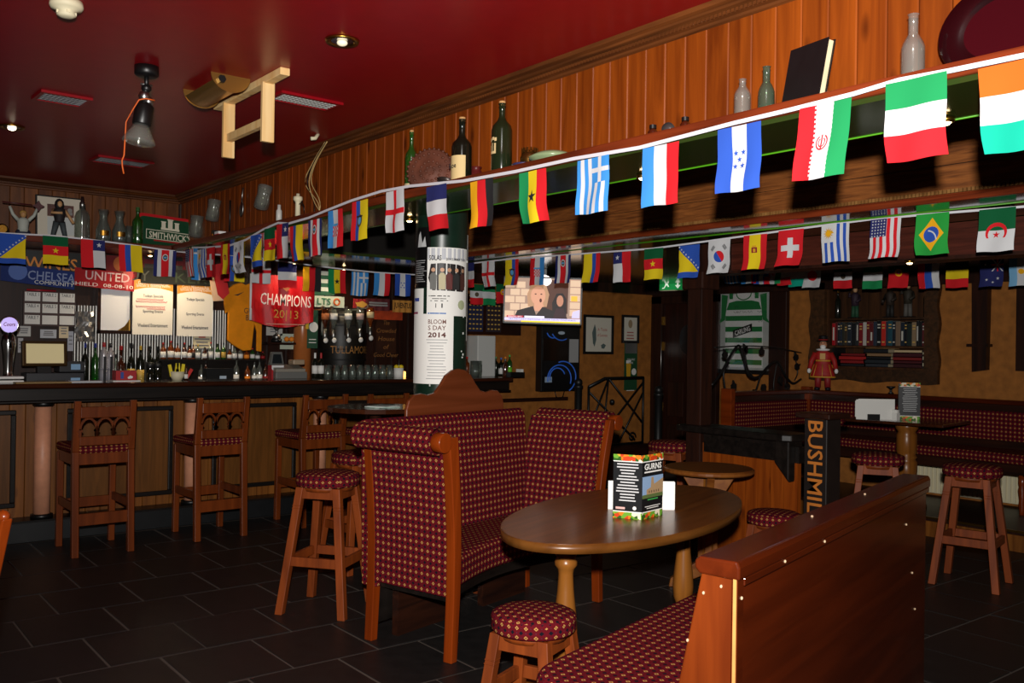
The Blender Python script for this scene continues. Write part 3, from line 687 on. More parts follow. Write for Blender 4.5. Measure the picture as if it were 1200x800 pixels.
FL = {
 'Algeria': (H('D', 'W'), [(arc(.5, .56, .3, .23, radians(150), radians(390), .03), 'R'), (ST(.5, .60, .11), 'R')], 'green and white flag with red crescent and star'),
 'Brazil': (H('E'), [([(.5, .1), (.88, .5), (.5, .9), (.12, .5)], 'A'), (dk(.5, .5, .24), 'B'), (arc(.36, .66, .3, .34, radians(-85), radians(-5)), 'W')], 'green flag with yellow diamond and blue globe'),
 'USA': (stripes(9, 'WR', .0, 1), [(rect(0, 0, .55, .45), 'N')]+[(ST(.08+.1*i, .05+.075*j, .035), 'W') for i in range(5) for j in range(6)], 'red and white striped flag with starred blue canton'),
 'Uruguay': (stripes(9, 'WB'), [(rect(0, 0, .55, .48), 'W'), (star(.27, .24, .2, 12, .5, .16), 'C'), (dk(.27, .24, .1), 'A')], 'blue and white striped flag with golden sun'),
 'Swiss': (H('R'), [(rect(.4, .22, .6, .78), 'W'), (rect(.15, .42, .85, .58), 'W')], 'red flag with white cross'),
 'Spain': ([(0, .27, 0, 1, 'R'), (.27, .73, 0, 1, 'Y'), (.73, 1, 0, 1, 'R')], [(rect(.38, .36, .6, .52), 'M'), (rect(.44, .4, .54, .5), 'C'), (rect(.41, .31, .57, .35), 'C')], 'red and yellow flag with crest'),
 'Korea': (H('W'), [(dk(.5, .5, .22), 'R'), (arc(.5, .5, .001, .22, radians(60), radians(240)), 'B')]+bars3(.24, .24, -.9)+bars3(.76, .22, .9)+bars3(.26, .8, .9)+bars3(.76, .8, -.9), 'white flag with red and blue disc'),
 'Bosnia': (H('B'), [([(.02, .82), (1, .12), (1, .82)], 'Y')]+[(ST(.06+.115*i, .70-.082*i, .05), 'W') for i in range(9)], 'blue flag with yellow triangle and white stars'),
 'Cameroon': (H('D', 'R', 'Y'), [(ST(.5, .5, .14), 'Y')], 'green, red and yellow flag with yellow star'),
 'Chile': ([(0, .5, 0, 1, 'R'), (.5, 1, 0, .38, 'N'), (.5, 1, .38, 1, 'W')], [(ST(.75, .18, .12), 'W')], 'red, white and navy flag with star'),
 'Colombia': ([(0, .26, 0, 1, 'R'), (.26, .5, 0, 1, 'B'), (.5, 1, 0, 1, 'Y')], [], 'red, blue and broad yellow flag'),
 'CostaRica': ([(0, .16, 0, 1, 'N'), (.16, .33, 0, 1, 'W'), (.33, .67, 0, 1, 'R'), (.67, .84, 0, 1, 'W'), (.84, 1, 0, 1, 'N')], [(dk(.5, .28, .13, 1), 'W'), (dk(.5, .28, .1, 1), 'X'), (rect(.44, .25, .56, .31), 'S')], 'navy, white and red striped flag with oval crest'),
 'Croatia': (V('L', 'W', 'R'), [(rect(.3, .42, .7, .7), 'W')]+[(rect(.3+.08*i, .42+.056*j, .38+.08*i, .476+.056*j), 'R') for i in range(5) for j in range(5) if (i+j) % 2 == 0]+[(rect(.3, .36, .7, .42), 'S')], 'blue, white, red flag with checkered shield'),
 'Ecuador': ([(0, .26, 0, 1, 'R'), (.26, .5, 0, 1, 'B'), (.5, 1, 0, 1, 'Y')], [(dk(.5, .5, .18, .9), 'X'), (dk(.5, .5, .11, .9), 'S'), (rect(.3, .37, .7, .41), 'K')], 'red, blue and yellow flag with dark crest'),
 'England': (H('W'), [(rect(.42, 0, .58, 1), 'R'), (rect(0, .44, 1, .57), 'R')], 'white flag with red upright cross'),
 'France': (H('N', 'W', 'R'), [], 'navy, white and red banded flag'),
 'Germany': (V('A', 'R', 'K'), [], 'gold, red and black striped flag'),
 'Ghana': (V('G', 'Y', 'R'), [(ST(.5, .5, .17), 'K')], 'green, yellow and red flag with black star'),
 'Greece': (stripes(9, 'LW'), [(rect(.45, 0, 1, .45), 'L'), (rect(.67, 0, .78, .45), 'W'), (rect(.45, .19, 1, .27), 'W')], 'blue and white striped flag with cross canton'),
 'Netherlands': (V('L', 'W', 'R'), [], 'light blue, white and red striped flag'),
 'Honduras': (V('B', 'W', 'B'), [(ST(.41, .40, .065), 'B'), (ST(.59, .40, .065), 'B'), (ST(.5, .5, .065), 'B'), (ST(.41, .60, .065), 'B'), (ST(.59, .60, .065), 'B')], 'blue and white flag with five stars'),
 'Iran': (V('R', 'W', 'G'), [(arc(.5, .5, .13, .105, radians(-60), radians(240)), 'R'), (arc(.5, .5, .08, .06, radians(-60), radians(240)), 'R'), (rect(.485, .4, .515, .6), 'R')]+[(rect(.315, .02+.06*i, .345, .05+.06*i), 'W') for i in range(16)]+[(rect(.655, .02+.06*i, .685, .05+.06*i), 'W') for i in range(16)], 'red, white and green flag with red emblem'),
 'Italy': (H('G', 'W', 'R'), [], 'green, white and red banded flag'),
 'Ivory': (H('O', 'W', 'T'), [], 'orange, white and teal banded flag'),
 'Japan': (H('W'), [(dk(.5, .5, .27), 'R')], 'white flag with red disc'),
 'Mexico': (H('D', 'W', 'R'), [(dk(.5, .5, .14), 'X')], 'green, white and red flag with brown emblem'),
 'Nigeria': (H('G', 'W', 'G'), [], 'green and white banded flag'),
 'Portugal': ([(0, 1, 0, .4, 'D'), (0, 1, .4, 1, 'R')], [(dk(.5, .4, .19), 'A'), (rect(.42, .33, .58, .47), 'R'), (rect(.46, .36, .54, .44), 'W')], 'green and red flag with yellow ringed crest'),
 'Russia': (V('R', 'B', 'W'), [], 'red, blue and white striped flag'),
 'Belgium': (H('K', 'Y', 'R'), [], 'black, yellow and red banded flag'),
 'Australia': (H('N'), [(rect(.5, 0, 1, .45), 'N'), (rect(.72, 0, .78, .45), 'R'), (rect(.5, .19, 1, .25), 'R'), ([(.5, 0), (.56, 0), (1, .45), (.94, .45)], 'W'), ([(.94, 0), (1, 0), (.56, .45), (.5, .45)], 'W'), (ST(.25, .2, .07), 'W'), (ST(.3, .75, .07), 'W'), (ST(.75, .7, .08), 'W'), (ST(.55, .85, .06), 'W')], 'navy flag with white stars and crossed canton'),
 'Argentina': (V('Z', 'W', 'Z'), [(dk(.5, .5, .12), 'A')], 'pale blue and white striped flag with sun'),
}
FW, FH = .178, .222
def flag(kind, M, where, group, w=FW, h=FH, mirror=False, wave=1., skew=0., curl=0.):
    """M: frame at the middle of the upper hem, x right, y up, z towards the viewer"""
    bands, shapes, words = FL[kind]
    rnd = random.random()*6; a1 = random.uniform(.5, 1.)*.006*wave; a2 = random.uniform(.3, 1.)*.005*wave; c1 = random.uniform(-.02, .02)*wave+curl
    def pos(u, v, off):
        x = (u-.5)*w+skew*v*w*.5+.004*wave*sin(v*5+rnd)*v; 
        z = a1*sin(2*pi*u*1.2+rnd+v*2)*(.3+v)+a2*sin(v*9+rnd)*v+c1*max(0, v-.55)**2*4
        sh = 1-.03*abs(sin(rnd*3))*v
        return (x, -v*h*sh+.003*sin(u*7+rnd)*v, z+off)
    b = MB(); keys = []
    nv = 12
    for (u0, u1, v0, v1, c) in bands:
        if c not in keys: keys.append(c)
        nu = max(1, round((u1-u0)*9)); k = max(1, round((v1-v0)*nv)); rows = []
        for j in range(k+1):
            v = v0+(v1-v0)*j/k; rows.append([pos((1-(u0+(u1-u0)*i/nu)) if mirror else u0+(u1-u0)*i/nu, v, 0) for i in range(nu+1)])
        b.sheet(rows[::-1], keys.index(c))
    o = b.build('flag', [fm(c) for c in keys], M=M)
    tag(o, words+' '+where, 'flag', group)
    for grp in ([shapes[:5]]+[[q] for q in shapes[5:]] if kind == 'Australia' else ([shapes] if shapes else [])):
        e = MB(); ks = []
        for n, (pts, c) in enumerate(grp):
            if c not in ks: ks.append(c)
            # cut into strips along v so the emblem follows the cloth
            P_ = [((1-u) if mirror else u, v) for u, v in pts]
            vmin, vmax = min(p[1] for p in P_), max(p[1] for p in P_)
            umin, umax = min(p[0] for p in P_), max(p[0] for p in P_)
            small = max(vmax-vmin, (umax-umin)*.8) < .16
            KU, KV = (1, 1) if small else (max(1, round((umax-umin)*10)), max(1, round((vmax-vmin)*12)))
            cells = []
            for k in range(KU):
                qa = P_ if KU == 1 else [(y, x) for x, y in clipv([(y, x) for x, y in P_], umin+(umax-umin)*k/KU, umin+(umax-umin)*(k+1)/KU)]
                if len(qa) < 3: continue
                for m_ in range(KV):
                    q = qa if KV == 1 else clipv(qa, vmin+(vmax-vmin)*m_/KV, vmin+(vmax-vmin)*(m_+1)/KV)
                    if len(q) >= 3: cells.append(q)
            lay = .0014+.0005*min(n, 4)
            for off in (lay, -lay):
                for q in cells: e.add([pos(u, v, off) for u, v in q], [list(range(len(q)))], ks.index(c))
        e.build('emblem', [fm(c) for c in ks], o)
    return o
def clipv(P_, lo, hi):
    def half(P_, f):
        out = []
        for i in range(len(P_)):
            a, b = P_[i], P_[(i+1) % len(P_)]; fa, fb = f(a), f(b)
            if fa >= 0: out.append(a)
            if fa*fb < 0: t = fa/(fa-fb); out.append((a[0]+(b[0]-a[0])*t, a[1]+(b[1]-a[1])*t))
        return out
    return half(half(P_, lambda p: p[1]-lo+1e-9), lambda p: hi+1e-9-p[1])
def tape(name, label, pts, mat, h=.014, group=None):
    b = MB()
    for i in range(len(pts)-1):
        p, q = Vector(pts[i]), Vector(pts[i+1]); d = (q-p); n = Vector((d.y, -d.x, 0)).normalized()*.0012
        v = []
        for r in (p, q): v += [r-n+Vector((0, 0, -h/2)), r+n+Vector((0, 0, -h/2)), r+n+Vector((0, 0, h/2)), r-n+Vector((0, 0, h/2))]
        b.add(v, [(0, 1, 5, 4), (1, 2, 6, 5), (2, 3, 7, 6), (3, 0, 4, 7)])
    return tag(b.build(name, mat, loc=(0, 0, 0)), label, 'bunting tape', group)
TAPEM = plain('d8d6dc', .7, 0, .3, 0, 'white_tape')
# near string along the ledge: tape follows the ledge edge
XN = 2.488
tape('bunting_tape', 'white tape carrying the near row of flags along the wooden ledge', [(2.488, 0.789, 2.232), (2.488, 1.037, 2.217), (2.488, 1.231, 2.221), (2.488, 1.377, 2.227), (2.488, 1.519, 2.217), (2.488, 1.742, 2.212), (2.488, 1.959, 2.21), (2.488, 2.184, 2.203), (2.488, 2.397, 2.197), (2.488, 2.762, 2.211), (2.488, 3.14, 2.212), (2.488, 3.534, 2.223), (2.488, 4.011, 2.259), (2.488, 4.295, 2.268), (2.488, 4.627, 2.256), (2.488, 4.918, 2.234), (2.488, 5.165, 2.213), (2.488, 5.457, 2.205), (2.488, 5.613, 2.225), (2.488, 5.857, 2.203), (2.488, 6.147, 2.158), (2.488, 6.461, 2.14), (2.488, 6.945, 2.164), (2.488, 7.228, 2.185)], TAPEM)
near = [('Ivory', (2.482, 1.061, 2.206), .2), ('Italy', (2.482, 1.323, 2.221), .0), ('Iran', (2.482, 1.609, 2.206), -.22), ('Honduras', (2.482, 1.933, 2.196), .05), ('Netherlands', (2.482, 2.284, 2.188), -.06), ('Greece', (2.482, 2.64, 2.195), .03), ('Ghana', (2.482, 3.015, 2.197), .06), ('Germany', (2.482, 3.383, 2.206), .15), ('France', (2.482, 3.757, 2.23), .12), ('England', (2.482, 4.144, 2.253), .06), ('Ecuador', (2.482, 4.517, 2.242), -.03), ('Croatia', (2.482, 4.809, 2.222), .2), ('CostaRica', (2.482, 5.071, 2.193), 0), ('Colombia', (2.482, 5.331, 2.181), .1), ('Chile', (2.482, 5.534, 2.211), -.05), ('Cameroon', (2.482, 5.732, 2.202), .1), ('Bosnia', (2.482, 5.956, 2.176), 0), ('Korea', (2.482, 6.255, 2.154), -.1), ('Spain', (2.482, 6.511, 2.156), 0), ('Swiss', (2.482, 6.802, 2.153), 0), ('Uruguay', (2.482, 7.001, 2.154), .1), ('USA', (2.482, 7.269, 2.174), .1)]
hs = {'Ivory': .285, 'Italy': .262, 'Iran': .235, 'Honduras': .222}
for k, p, s in near:
    dd = {'Ivory': ' at the right end of the near string'}.get(k, ' on the near string below the shelf')
    flag(k, wf(p, -90), 'on the near string', 'near bunting flags', skew=s, h={'Ivory': .24, 'Italy': .232, 'Iran': .235, 'Honduras': .228}.get(k, .222))
# string along the bar gantry, running on under the low ceiling to the right
tape('bunting_tape', 'white tape carrying the flags over the bar on the left', [(0.899, 7.7, 2.269), (1.226, 7.7, 2.23), (1.572, 7.7, 2.241), (1.816, 7.7, 2.235), (2.169, 7.7, 2.216), (2.44, 7.7, 2.195), (2.702, 7.7, 2.187), (2.967, 7.7, 2.192), (3.291, 7.7, 2.185), (3.616, 7.7, 2.162), (4.045, 7.7, 2.142), (4.409, 7.7, 2.133), (4.891, 7.7, 2.137), (5.196, 7.7, 2.155)], TAPEM, .012)
barf = [('Bosnia', (1.309, 7.69, 2.23)), ('Cameroon', (1.6, 7.69, 2.236)), ('Chile', (1.87, 7.69, 2.232)), ('Colombia', (2.153, 7.69, 2.214)), ('CostaRica', (2.43, 7.69, 2.194)), ('Croatia', (2.741, 7.69, 2.182)), ('Ecuador', (3.016, 7.69, 2.187)), ('England', (3.255, 7.69, 2.182)), ('France', (3.504, 7.69, 2.153)), ('Germany', (3.746, 7.69, 2.138)), ('Ghana', (3.996, 7.69, 2.131)), ('Greece', (4.237, 7.69, 2.122)), ('Netherlands', (4.478, 7.69, 2.128)), ('Honduras', (4.708, 7.69, 2.134)), ('Iran', (4.985, 7.69, 2.142))]
for k, p in barf:
    flag(k, wf(p, 0), 'over the bar counter', 'bar bunting flags', skew=random.uniform(-.08, .08))
# string beyond the first beam (seen from its back, so mirrored)
tape('bunting_tape', 'white tape carrying the flags beyond the ceiling recess', [(4.75, 6.661, 2.174), (4.75, 6.023, 2.178), (4.75, 5.377, 2.163), (4.75, 4.991, 2.156), (4.75, 4.422, 2.145), (4.75, 3.866, 2.16), (4.75, 3.302, 2.176), (4.75, 2.784, 2.187), (4.75, 2.396, 2.18), (4.75, 1.971, 2.169), (4.75, 1.601, 2.168)], TAPEM, .012)
mid = [('France', (4.74, 6.635, 2.179), 0), ('England', (4.74, 6.343, 2.176), 0), ('Ecuador', (4.74, 6.01, 2.17), 1), ('Croatia', (4.74, 5.677, 2.162), 1), ('CostaRica', (4.74, 5.365, 2.161), 1), ('Colombia', (4.74, 5.036, 2.152), 1), ('Chile', (4.74, 4.721, 2.142), 1), ('Cameroon', (4.74, 4.413, 2.144), 0), ('Bosnia', (4.74, 4.088, 2.143), 1), ('Korea', (4.74, 3.837, 2.157), 0), ('Spain', (4.74, 3.556, 2.166), 0), ('Swiss', (4.74, 3.295, 2.174), 0), ('Uruguay', (4.74, 2.997, 2.182), 0), ('USA', (4.74, 2.687, 2.181), 0), ('Brazil', (4.74, 2.423, 2.182), 0), ('Algeria', (4.74, 2.092, 2.173), 0)]
for k, p, mi in mid:
    flag(k, wf(p, -90), 'on the middle string', 'middle bunting flags', mirror=bool(mi), skew=random.uniform(-.15, .05))
# far string before the right wall
tape('bunting_tape', 'thin white tape carrying the far flags near right wall', [(7.3, 5.831, 2.32), (7.3, 5.325, 2.296), (7.3, 4.861, 2.235), (7.3, 4.274, 2.2), (7.3, 3.748, 2.188), (7.3, 3.275, 2.178), (7.3, 2.788, 2.172)], TAPEM, .01)
far = [('Netherlands', (7.29, 5.545, 2.301)), ('Honduras', (7.29, 5.396, 2.292)), ('Iran', (7.29, 5.26, 2.283)), ('Italy', (7.29, 5.128, 2.267)), ('Ivory', (7.29, 5.008, 2.251)), ('Japan', (7.29, 4.837, 2.233)), ('Mexico', (7.29, 4.528, 2.214)), ('Nigeria', (7.29, 4.244, 2.197)), ('Portugal', (7.29, 4.013, 2.197)), ('Russia', (7.29, 3.757, 2.188)), ('Belgium', (7.29, 3.521, 2.18)), ('Australia', (7.29, 3.257, 2.176)), ('Argentina', (7.29, 3.039, 2.175)), ('Greece', (7.29, 5.749, 2.314))]
for k, p in far:
    flag(k, wf(p, -90), 'on the far string', 'far bunting flags')
# a few more against the far wall behind the television
tape('bunting_tape', 'thin tape with flags running behind the television', [(5.128, 7.3, 2.023), (5.653, 7.3, 2.058), (6.949, 7.3, 2.389), (8.498, 7.3, 2.557)], TAPEM, .008)
for k, p in (('Mexico', (5.308, 7.28, 2.048)), ('Nigeria', (5.455, 7.28, 2.047)), ('Portugal', (5.626, 7.28, 2.065)), ('Algeria', (7.033, 7.28, 2.412)), ('USA', (8.068, 7.28, 2.524))):
    flag(k, wf(p, 0), 'behind the television', 'back wall bunting flags', w=.16, h=.2)
# ================================================================ THINGS ON THE LEDGES
def bottle(label, loc, h, r, mat, capm=None, labm=None, body=.58, neck=.3, group=None, lab=(.12, .42), n=14, name='bottle', caph=.1, cork=False):
    t = thing(name, label, 'bottle', loc, 0, group)
    nr = r*neck; hb = h*body; hs = h*(body+.16)
    prof = [(.001, 0), (r*.95, 0), (r, h*.02), (r, hb), (r*.88, hb+(hs-hb)*.4), (nr*1.5, hs-(hs-hb)*.15), (nr, hs+h*.03), (nr, h*.95), (nr*1.2, h*.955), (nr*1.2, h*(1-caph*.4) if not capm else h*.97)]
    MB().lathe(prof, n=n).build('glass_body', mat, t)
    if capm:
        k = 1.05 if cork else 1.22
        MB().lathe([(nr*k*.9 if cork else nr*k, h*(1-caph)), (nr*k, h), (.001, h)], n=10, smooth=False).build('cork' if cork else 'cap', capm, t)
    if labm: MB().lathe([(r*1.015, h*lab[0]), (r*1.015, h*lab[1])], n=n).build('paper_label', labm, t)
    return t
LZ = 2.25
def onledge(u0, u1, vtop, X=2.66):
    pass
# right ledge, from left to right
def hgt(a): return a[2]-LZ
bottle('green wine bottle with cork, left of the round brown plate on ledge', (2.66, (2.66, 4.274, 2.444)[1], LZ), (2.66, 4.279, 2.618)[2]-LZ, .036, G_GREEN, CORK, plain('d9c99a', .8), group=None, cork=True, lab=(.02, .2))
pl = thing('brown_plate', 'round ornate brown relief plate leaning on the ledge boards', 'plate', M=wf((2.68, (2.68, 4.109, 2.395)[1], 2.372), -48) @ Matrix.Rotation(radians(-10), 4, 'X'))
RPL = plain('6a3a28', .55, .0, .4, .7, 'carved_brown')
b = MB(); b.lathe([(.001, .008), (.03, .014), (.04, .008), (.07, .012), (.08, .006), (.115, .014), (.125, .008), (.13, 0), (.001, -.004)], n=40); b.build('dish', RPL, pl)
b = MB()
for r, n_ in ((.025, 8), (.055, 14), (.098, 22), (.125, 30)):
    for i in range(n_): b.ball((r*cos(2*pi*i/n_), r*sin(2*pi*i/n_), .011), .009, .009, .006, 6)
tag(b.build('relief', RPL, pl), None, None, None, 'stuff')
bw_ = thing('small_dish', 'small dark metal dish tipped beside the labelled dark bottle', 'dish', (2.6, (2.6, 3.843, 2.286)[1], LZ+.006), 0)
MB().lathe([(.001, 0), (.03, .002), (.055, .02), (.05, .024), (.001, .01)], n=20, M=Matrix.Rotation(radians(18), 4, 'Y')).build('bowl', plain('3c3430', .35, .5), bw_)
rb_ = bottle('black corked wine bottle with arched cream label on ledge', (2.62, (2.62, 3.738, 2.359)[1], LZ), (2.62, 3.744, 2.582)[2]-LZ, .052, G_DARK, CORK, None, cork=True, body=.55)
lbl = MB().lathe([(.0535, .012), (.0535, .135)], n=20, a0=pi*.62, a1=pi*1.42).build('paper_label', plain('d8bd84', .7), rb_)
txt('Roe', .026, INK, rb_, 0, 0, 0, width=.06, bold=.02, M=wf((-.0555, 0, .085), -90)); txt('LONDON', .01, INK, rb_, 0, 0, 0, width=.04, M=wf((-.0555, 0, .062), -90)) if False else None
pot = thing('maroon_pot', 'small round maroon pot behind the labelled black bottle', 'pot', (2.72, (2.72, 3.753, 2.375)[1], LZ))
MB().lathe([(.001, 0), (.05, 0), (.055, .04), (.03, .075), (.022, .09), (.03, .1), (.001, .1)], n=18).build('body', plain('5a1c1a', .35), pot)
gb = bottle('dark green corked bottle with torn cream label, tallest on ledge', (2.62, (2.62, 3.413, 2.391)[1], LZ), (2.62, 3.418, 2.597)[2]-LZ, .05, plain('1c2413', .12, name='deep_green_bottle'), CORK, None, cork=True, body=.6)
b = MB()
for a, z, w_, h_ in ((-.35, .16, .3, .016), (.0, .165, .3, .014), (.3, .16, .25, .016), (-.4, .12, .12, .03), (-.1, .125, .12, .04), (.25, .12, .2, .045), (0, .10, .7, .012), (-.3, .01, .2, .014), (.1, .012, .3, .012)):
    b.lathe([(.0512, z-h_/2), (.0512, z+h_/2)], n=4, a0=pi+a-w_/2, a1=pi+a+w_/2)
b.build('torn_label', plain('d6bb86', .8), gb)
wb_ = thing('white_pot', 'small white china pot behind torn-label bottle', 'pot', (2.70, (2.7, 3.422, 2.364)[1], LZ))
MB().lathe([(.001, 0), (.02, 0), (.022, .05), (.018, .06), (.001, .06)], n=12).build('body', WHITE, wb_)
bb_ = thing('blue_saucer', 'small dark blue saucer before brass lamp collar', 'saucer', (2.6, (2.6, 3.22, 2.303)[1], LZ))
MB().lathe([(.001, 0), (.03, 0), (.055, .018), (.05, .022), (.001, .01)], n=20).build('dish', plain('35355e', .3), bb_)
br = thing('brass_lamp_burner', 'old brass oil lamp burner with crown edge on ledge', 'lamp part', (2.68, (2.68, 3.276, 2.339)[1], LZ))
MB().lathe([(.001, 0), (.035, 0), (.04, .02), (.03, .03), (.042, .045), (.045, .07), (.036, .085), (.03, .10), (.001, .1)], n=20).build('collar', plain('7a5527', .35, .9, name='old_brass'), br)
b = MB()
for i in range(12): a = 2*pi*i/12; b.box(.034*cos(a)-.004, .034*sin(a)-.004, .09, .034*cos(a)+.004, .034*sin(a)+.004, .112)
b.build('crown', plain('7a5527', .35, .9, name='old_brass'), br)
gd = thing('glazed_dish', 'pale green glazed shallow dish upturned on ledge', 'dish', (2.64, (2.64, 3.067, 2.316)[1], LZ))
MB().lathe([(.001, 0), (.06, 0), (.105, .025), (.108, .032), (.07, .052), (.03, .062), (.001, .064)], n=28).build('body', plain('93a67c', .25, 0, .5, .35, 'green_glaze'), gd)
for u, nm in ((765, 'brown glass medicine bottle left of the tin'), (803, 'brown glass medicine bottle right of the tin')):
    o = thing('medicine_bottle', 'small '+nm+' on ledge', 'bottle', (2.6, ((2.6, 2.433, 2.262)[1] if u == 765 else (2.6, 2.271, 2.266)[1]), LZ), 0, 'brown medicine bottles')
    MB().lathe([(.001, 0), (.019, 0), (.02, .003), (.02, .03), (.012, .038), (.011, .043)], n=14).build('glass_body', G_BROWN, o)
    MB().lathe([(.014, .042), (.014, .056), (.001, .056)], n=14, smooth=False).build('cap', BLACK, o)
tn = thing('metal_tin', 'small grey metal tin tipped between two brown bottles', 'tin', (2.6, (2.6, 2.35, 2.261)[1], LZ+.022))
MB().lathe([(.001, -.02), (.024, -.02), (.024, .02), (.02, .02), (.018, .012), (.001, .012)], n=18, M=Matrix.Rotation(radians(100), 4, 'Y') @ Matrix.Rotation(radians(-25), 4, 'X')).build('body', plain('5d5d5c', .35, .7), tn)
bottle('squat dusty clear bottle left of the green tinted one', (2.64, (2.64, 2.043, 2.353)[1], LZ), (2.64, 2.044, 2.411)[2]-LZ, .029, G_DUST, body=.62, neck=.42)
bottle('slim green-tinted clear bottle beside the black book', (2.64, (2.64, 1.942, 2.332)[1], LZ), (2.64, 1.944, 2.433)[2]-LZ, .028, G_DUSTG, body=.48, neck=.45)
bottle('tall dusty grey bottle alone before dark red dish', (2.64, (2.64, 1.416, 2.352)[1], LZ), (2.64, 1.418, 2.471)[2]-LZ, .034, G_DUST, body=.5, neck=.42)
bo = thing('black_book', 'large black hardback book propped upright on ledge', 'book', M=wf((2.66, (2.66, 1.813, 2.338)[1], LZ), -108) @ Matrix.Rotation(radians(-8), 4, 'X') @ Matrix.Rotation(radians(-4), 4, 'Z'))
MB().box(-.095, 0, -.012, .088, .222, .010).build('pages', plain('e4cfa8', .8, 0, .3, .3, 'old_pages'), bo)
MB().box(-.1, -.003, .010, .094, .227, .014).box(-.1, -.003, -.016, .094, .227, -.012).box(-.104, -.003, -.016, -.1, .227, .014).build('cover', plain('141314', .5, 0, .4, .4, 'black_cloth_cover'), bo)
dh = thing('red_dish', 'large glossy dark red oval dish standing at right end of ledge', 'dish', M=wf((2.74, (2.74, 1.19, 2.441)[1], 2.385), -90) @ Matrix.Rotation(radians(-10), 4, 'X'))
b = MB().lathe([(.001, .0), (.10, .004), (.13, .02), (.185, .035), (.19, .03), (.14, .006), (.1, -.012), (.001, -.014)], n=44); b.v = [Vector((p.x*.98, p.y*.80, p.z)) for p in b.v]
MB().lathe([(.001, .003), (.1, .007), (.118, .014)], n=36).build('well_sheen', plain('36070e', .25, 0, .5, 0, 'ox_blood_sheen'), dh)  # redder disc paints the sheen in the middle of the dish
b.build('bowl', plain('1c0508', .18, 0, .6, 0, 'ox_blood_glaze'), dh)
# hung on the boards, far end of the right ledge
def mug(u_, label, pt, s, tilt):
    o = thing('glass_jug', label, 'jug', M=wf(pt, -90) @ Matrix.Rotation(radians(tilt), 4, 'Z'), group='hanging glass jugs')
    Mx = Matrix.Translation(Vector((0, 0, .06*s))) @ Matrix.Rotation(-pi/2, 4, 'X')
    MB().lathe([(.05*s, -.09*s), (.056*s, -.085*s), (.058*s, -.03*s), (.05*s, .02*s), (.056*s, .09*s), (.052*s, .088*s), (.046*s, .02*s), (.05*s, -.075*s), (.001, -.075*s)], n=16, M=Mx).build('glass_body', G_DUST, o)
    MB().tube([(.05*s, .05*s, .06*s), (.09*s, .045*s, .06*s), (.095*s, 0, .06*s), (.085*s, -.045*s, .06*s), (.055*s, -.05*s, .06*s)], .008*s, 6).build('handle', G_DUST, o)
mug(0, 'glass jug hanging lowest near the corner of the boards', (2.79, 7.837, 2.431), 1.0, -15)
mug(0, 'glass jug hanging above the lowest jug near corner', (2.79, 7.445, 2.528), .95, -20)
mug(0, 'glass jug hanging alone beside the white tap', (2.79, 6.437, 2.516), .95, -28)
sp = thing('spoon', 'large old silver spoon hanging on the dark boards', 'spoon', M=wf((2.79, 6.956, 2.537), -90) @ Matrix.Rotation(radians(-8), 4, 'Z'))
MB().ball((0, -.05, .01), .035, .062, .012, 14).build('bowl', STEEL, sp); MB().tube([(0, .0, .01), (.004, .05, .014), (.012, .12, .014)], .006, 6).build('handle', STEEL, sp)
kn = thing('dark_ladle', 'dark iron ladle hanging between the jug and spoon', 'ladle', M=wf((2.79, 7.2, 2.447), -90))
MB().tube([(0, .14, .01), (0, -.1, .012)], .007, 6).ball((0, -.13, .012), .02, .035, .01, 10).build('body', BLACKM, kn)
cb = thing('red_white_box', 'small red and white box below hanging jugs', 'box', (2.62, (2.62, 6.982, 2.263)[1], LZ), 0)
MB().box(-.03, -.04, 0, .03, .04, .05).build('carton', WHITE, cb); MB().box(-.031, -.041, .012, .031, .041, .03).build('red_band', REDF, cb)
bk_ = thing('black_box', 'narrow black box with coloured dots leaning below jugs', 'box', (2.74, (2.74, 7.42, 2.394)[1], LZ)); MB().box(-.02, -.02, 0, .02, .02, .11).build('carton', BLACK, bk_)
MB().box(-.0215, -.01, .06, -.0195, .01, .08).build('orange_mark', ORANGE, bk_); MB().box(-.0215, -.01, .02, -.0195, .01, .04).build('blue_mark', plain('2b4a9a', .6), bk_)
cd_ = thing('white_bottle', 'slim white bottle with grey top on ledge beside jug', 'bottle', (2.6, (2.6, 5.854, 2.334)[1], LZ))
MB().lathe([(.001, 0), (.02, 0), (.02, .09), (.012, .1), (.012, .13), (.001, .13)], n=12).build('body', plain('c5c3bd', .4), cd_)
tp = thing('white_tap', 'white ceramic hand-pull knob standing on ledge', 'tap handle', (2.6, (2.6, 5.563, 2.32)[1], LZ))
MB().lathe([(.001, 0), (.017, 0), (.016, .11), (.02, .12), (.03, .13), (.03, .15), (.012, .155), (.012, .17), (.001, .172)], n=14).build('handle', CREAM, tp)
MB().tube([(0, -.02, .1), (0, -.06, .11), (0, -.09, .08), (0, -.095, .04)], .004, 5).build('wire', BLACK, tp)
cab = thing('loose_cables', 'loose pale cables hanging from the cornice down boards', 'cable', (2.745, (2.745, 5.508, 2.582)[1], LZ))
y0 = (2.745, 5.508, 2.582)[1]
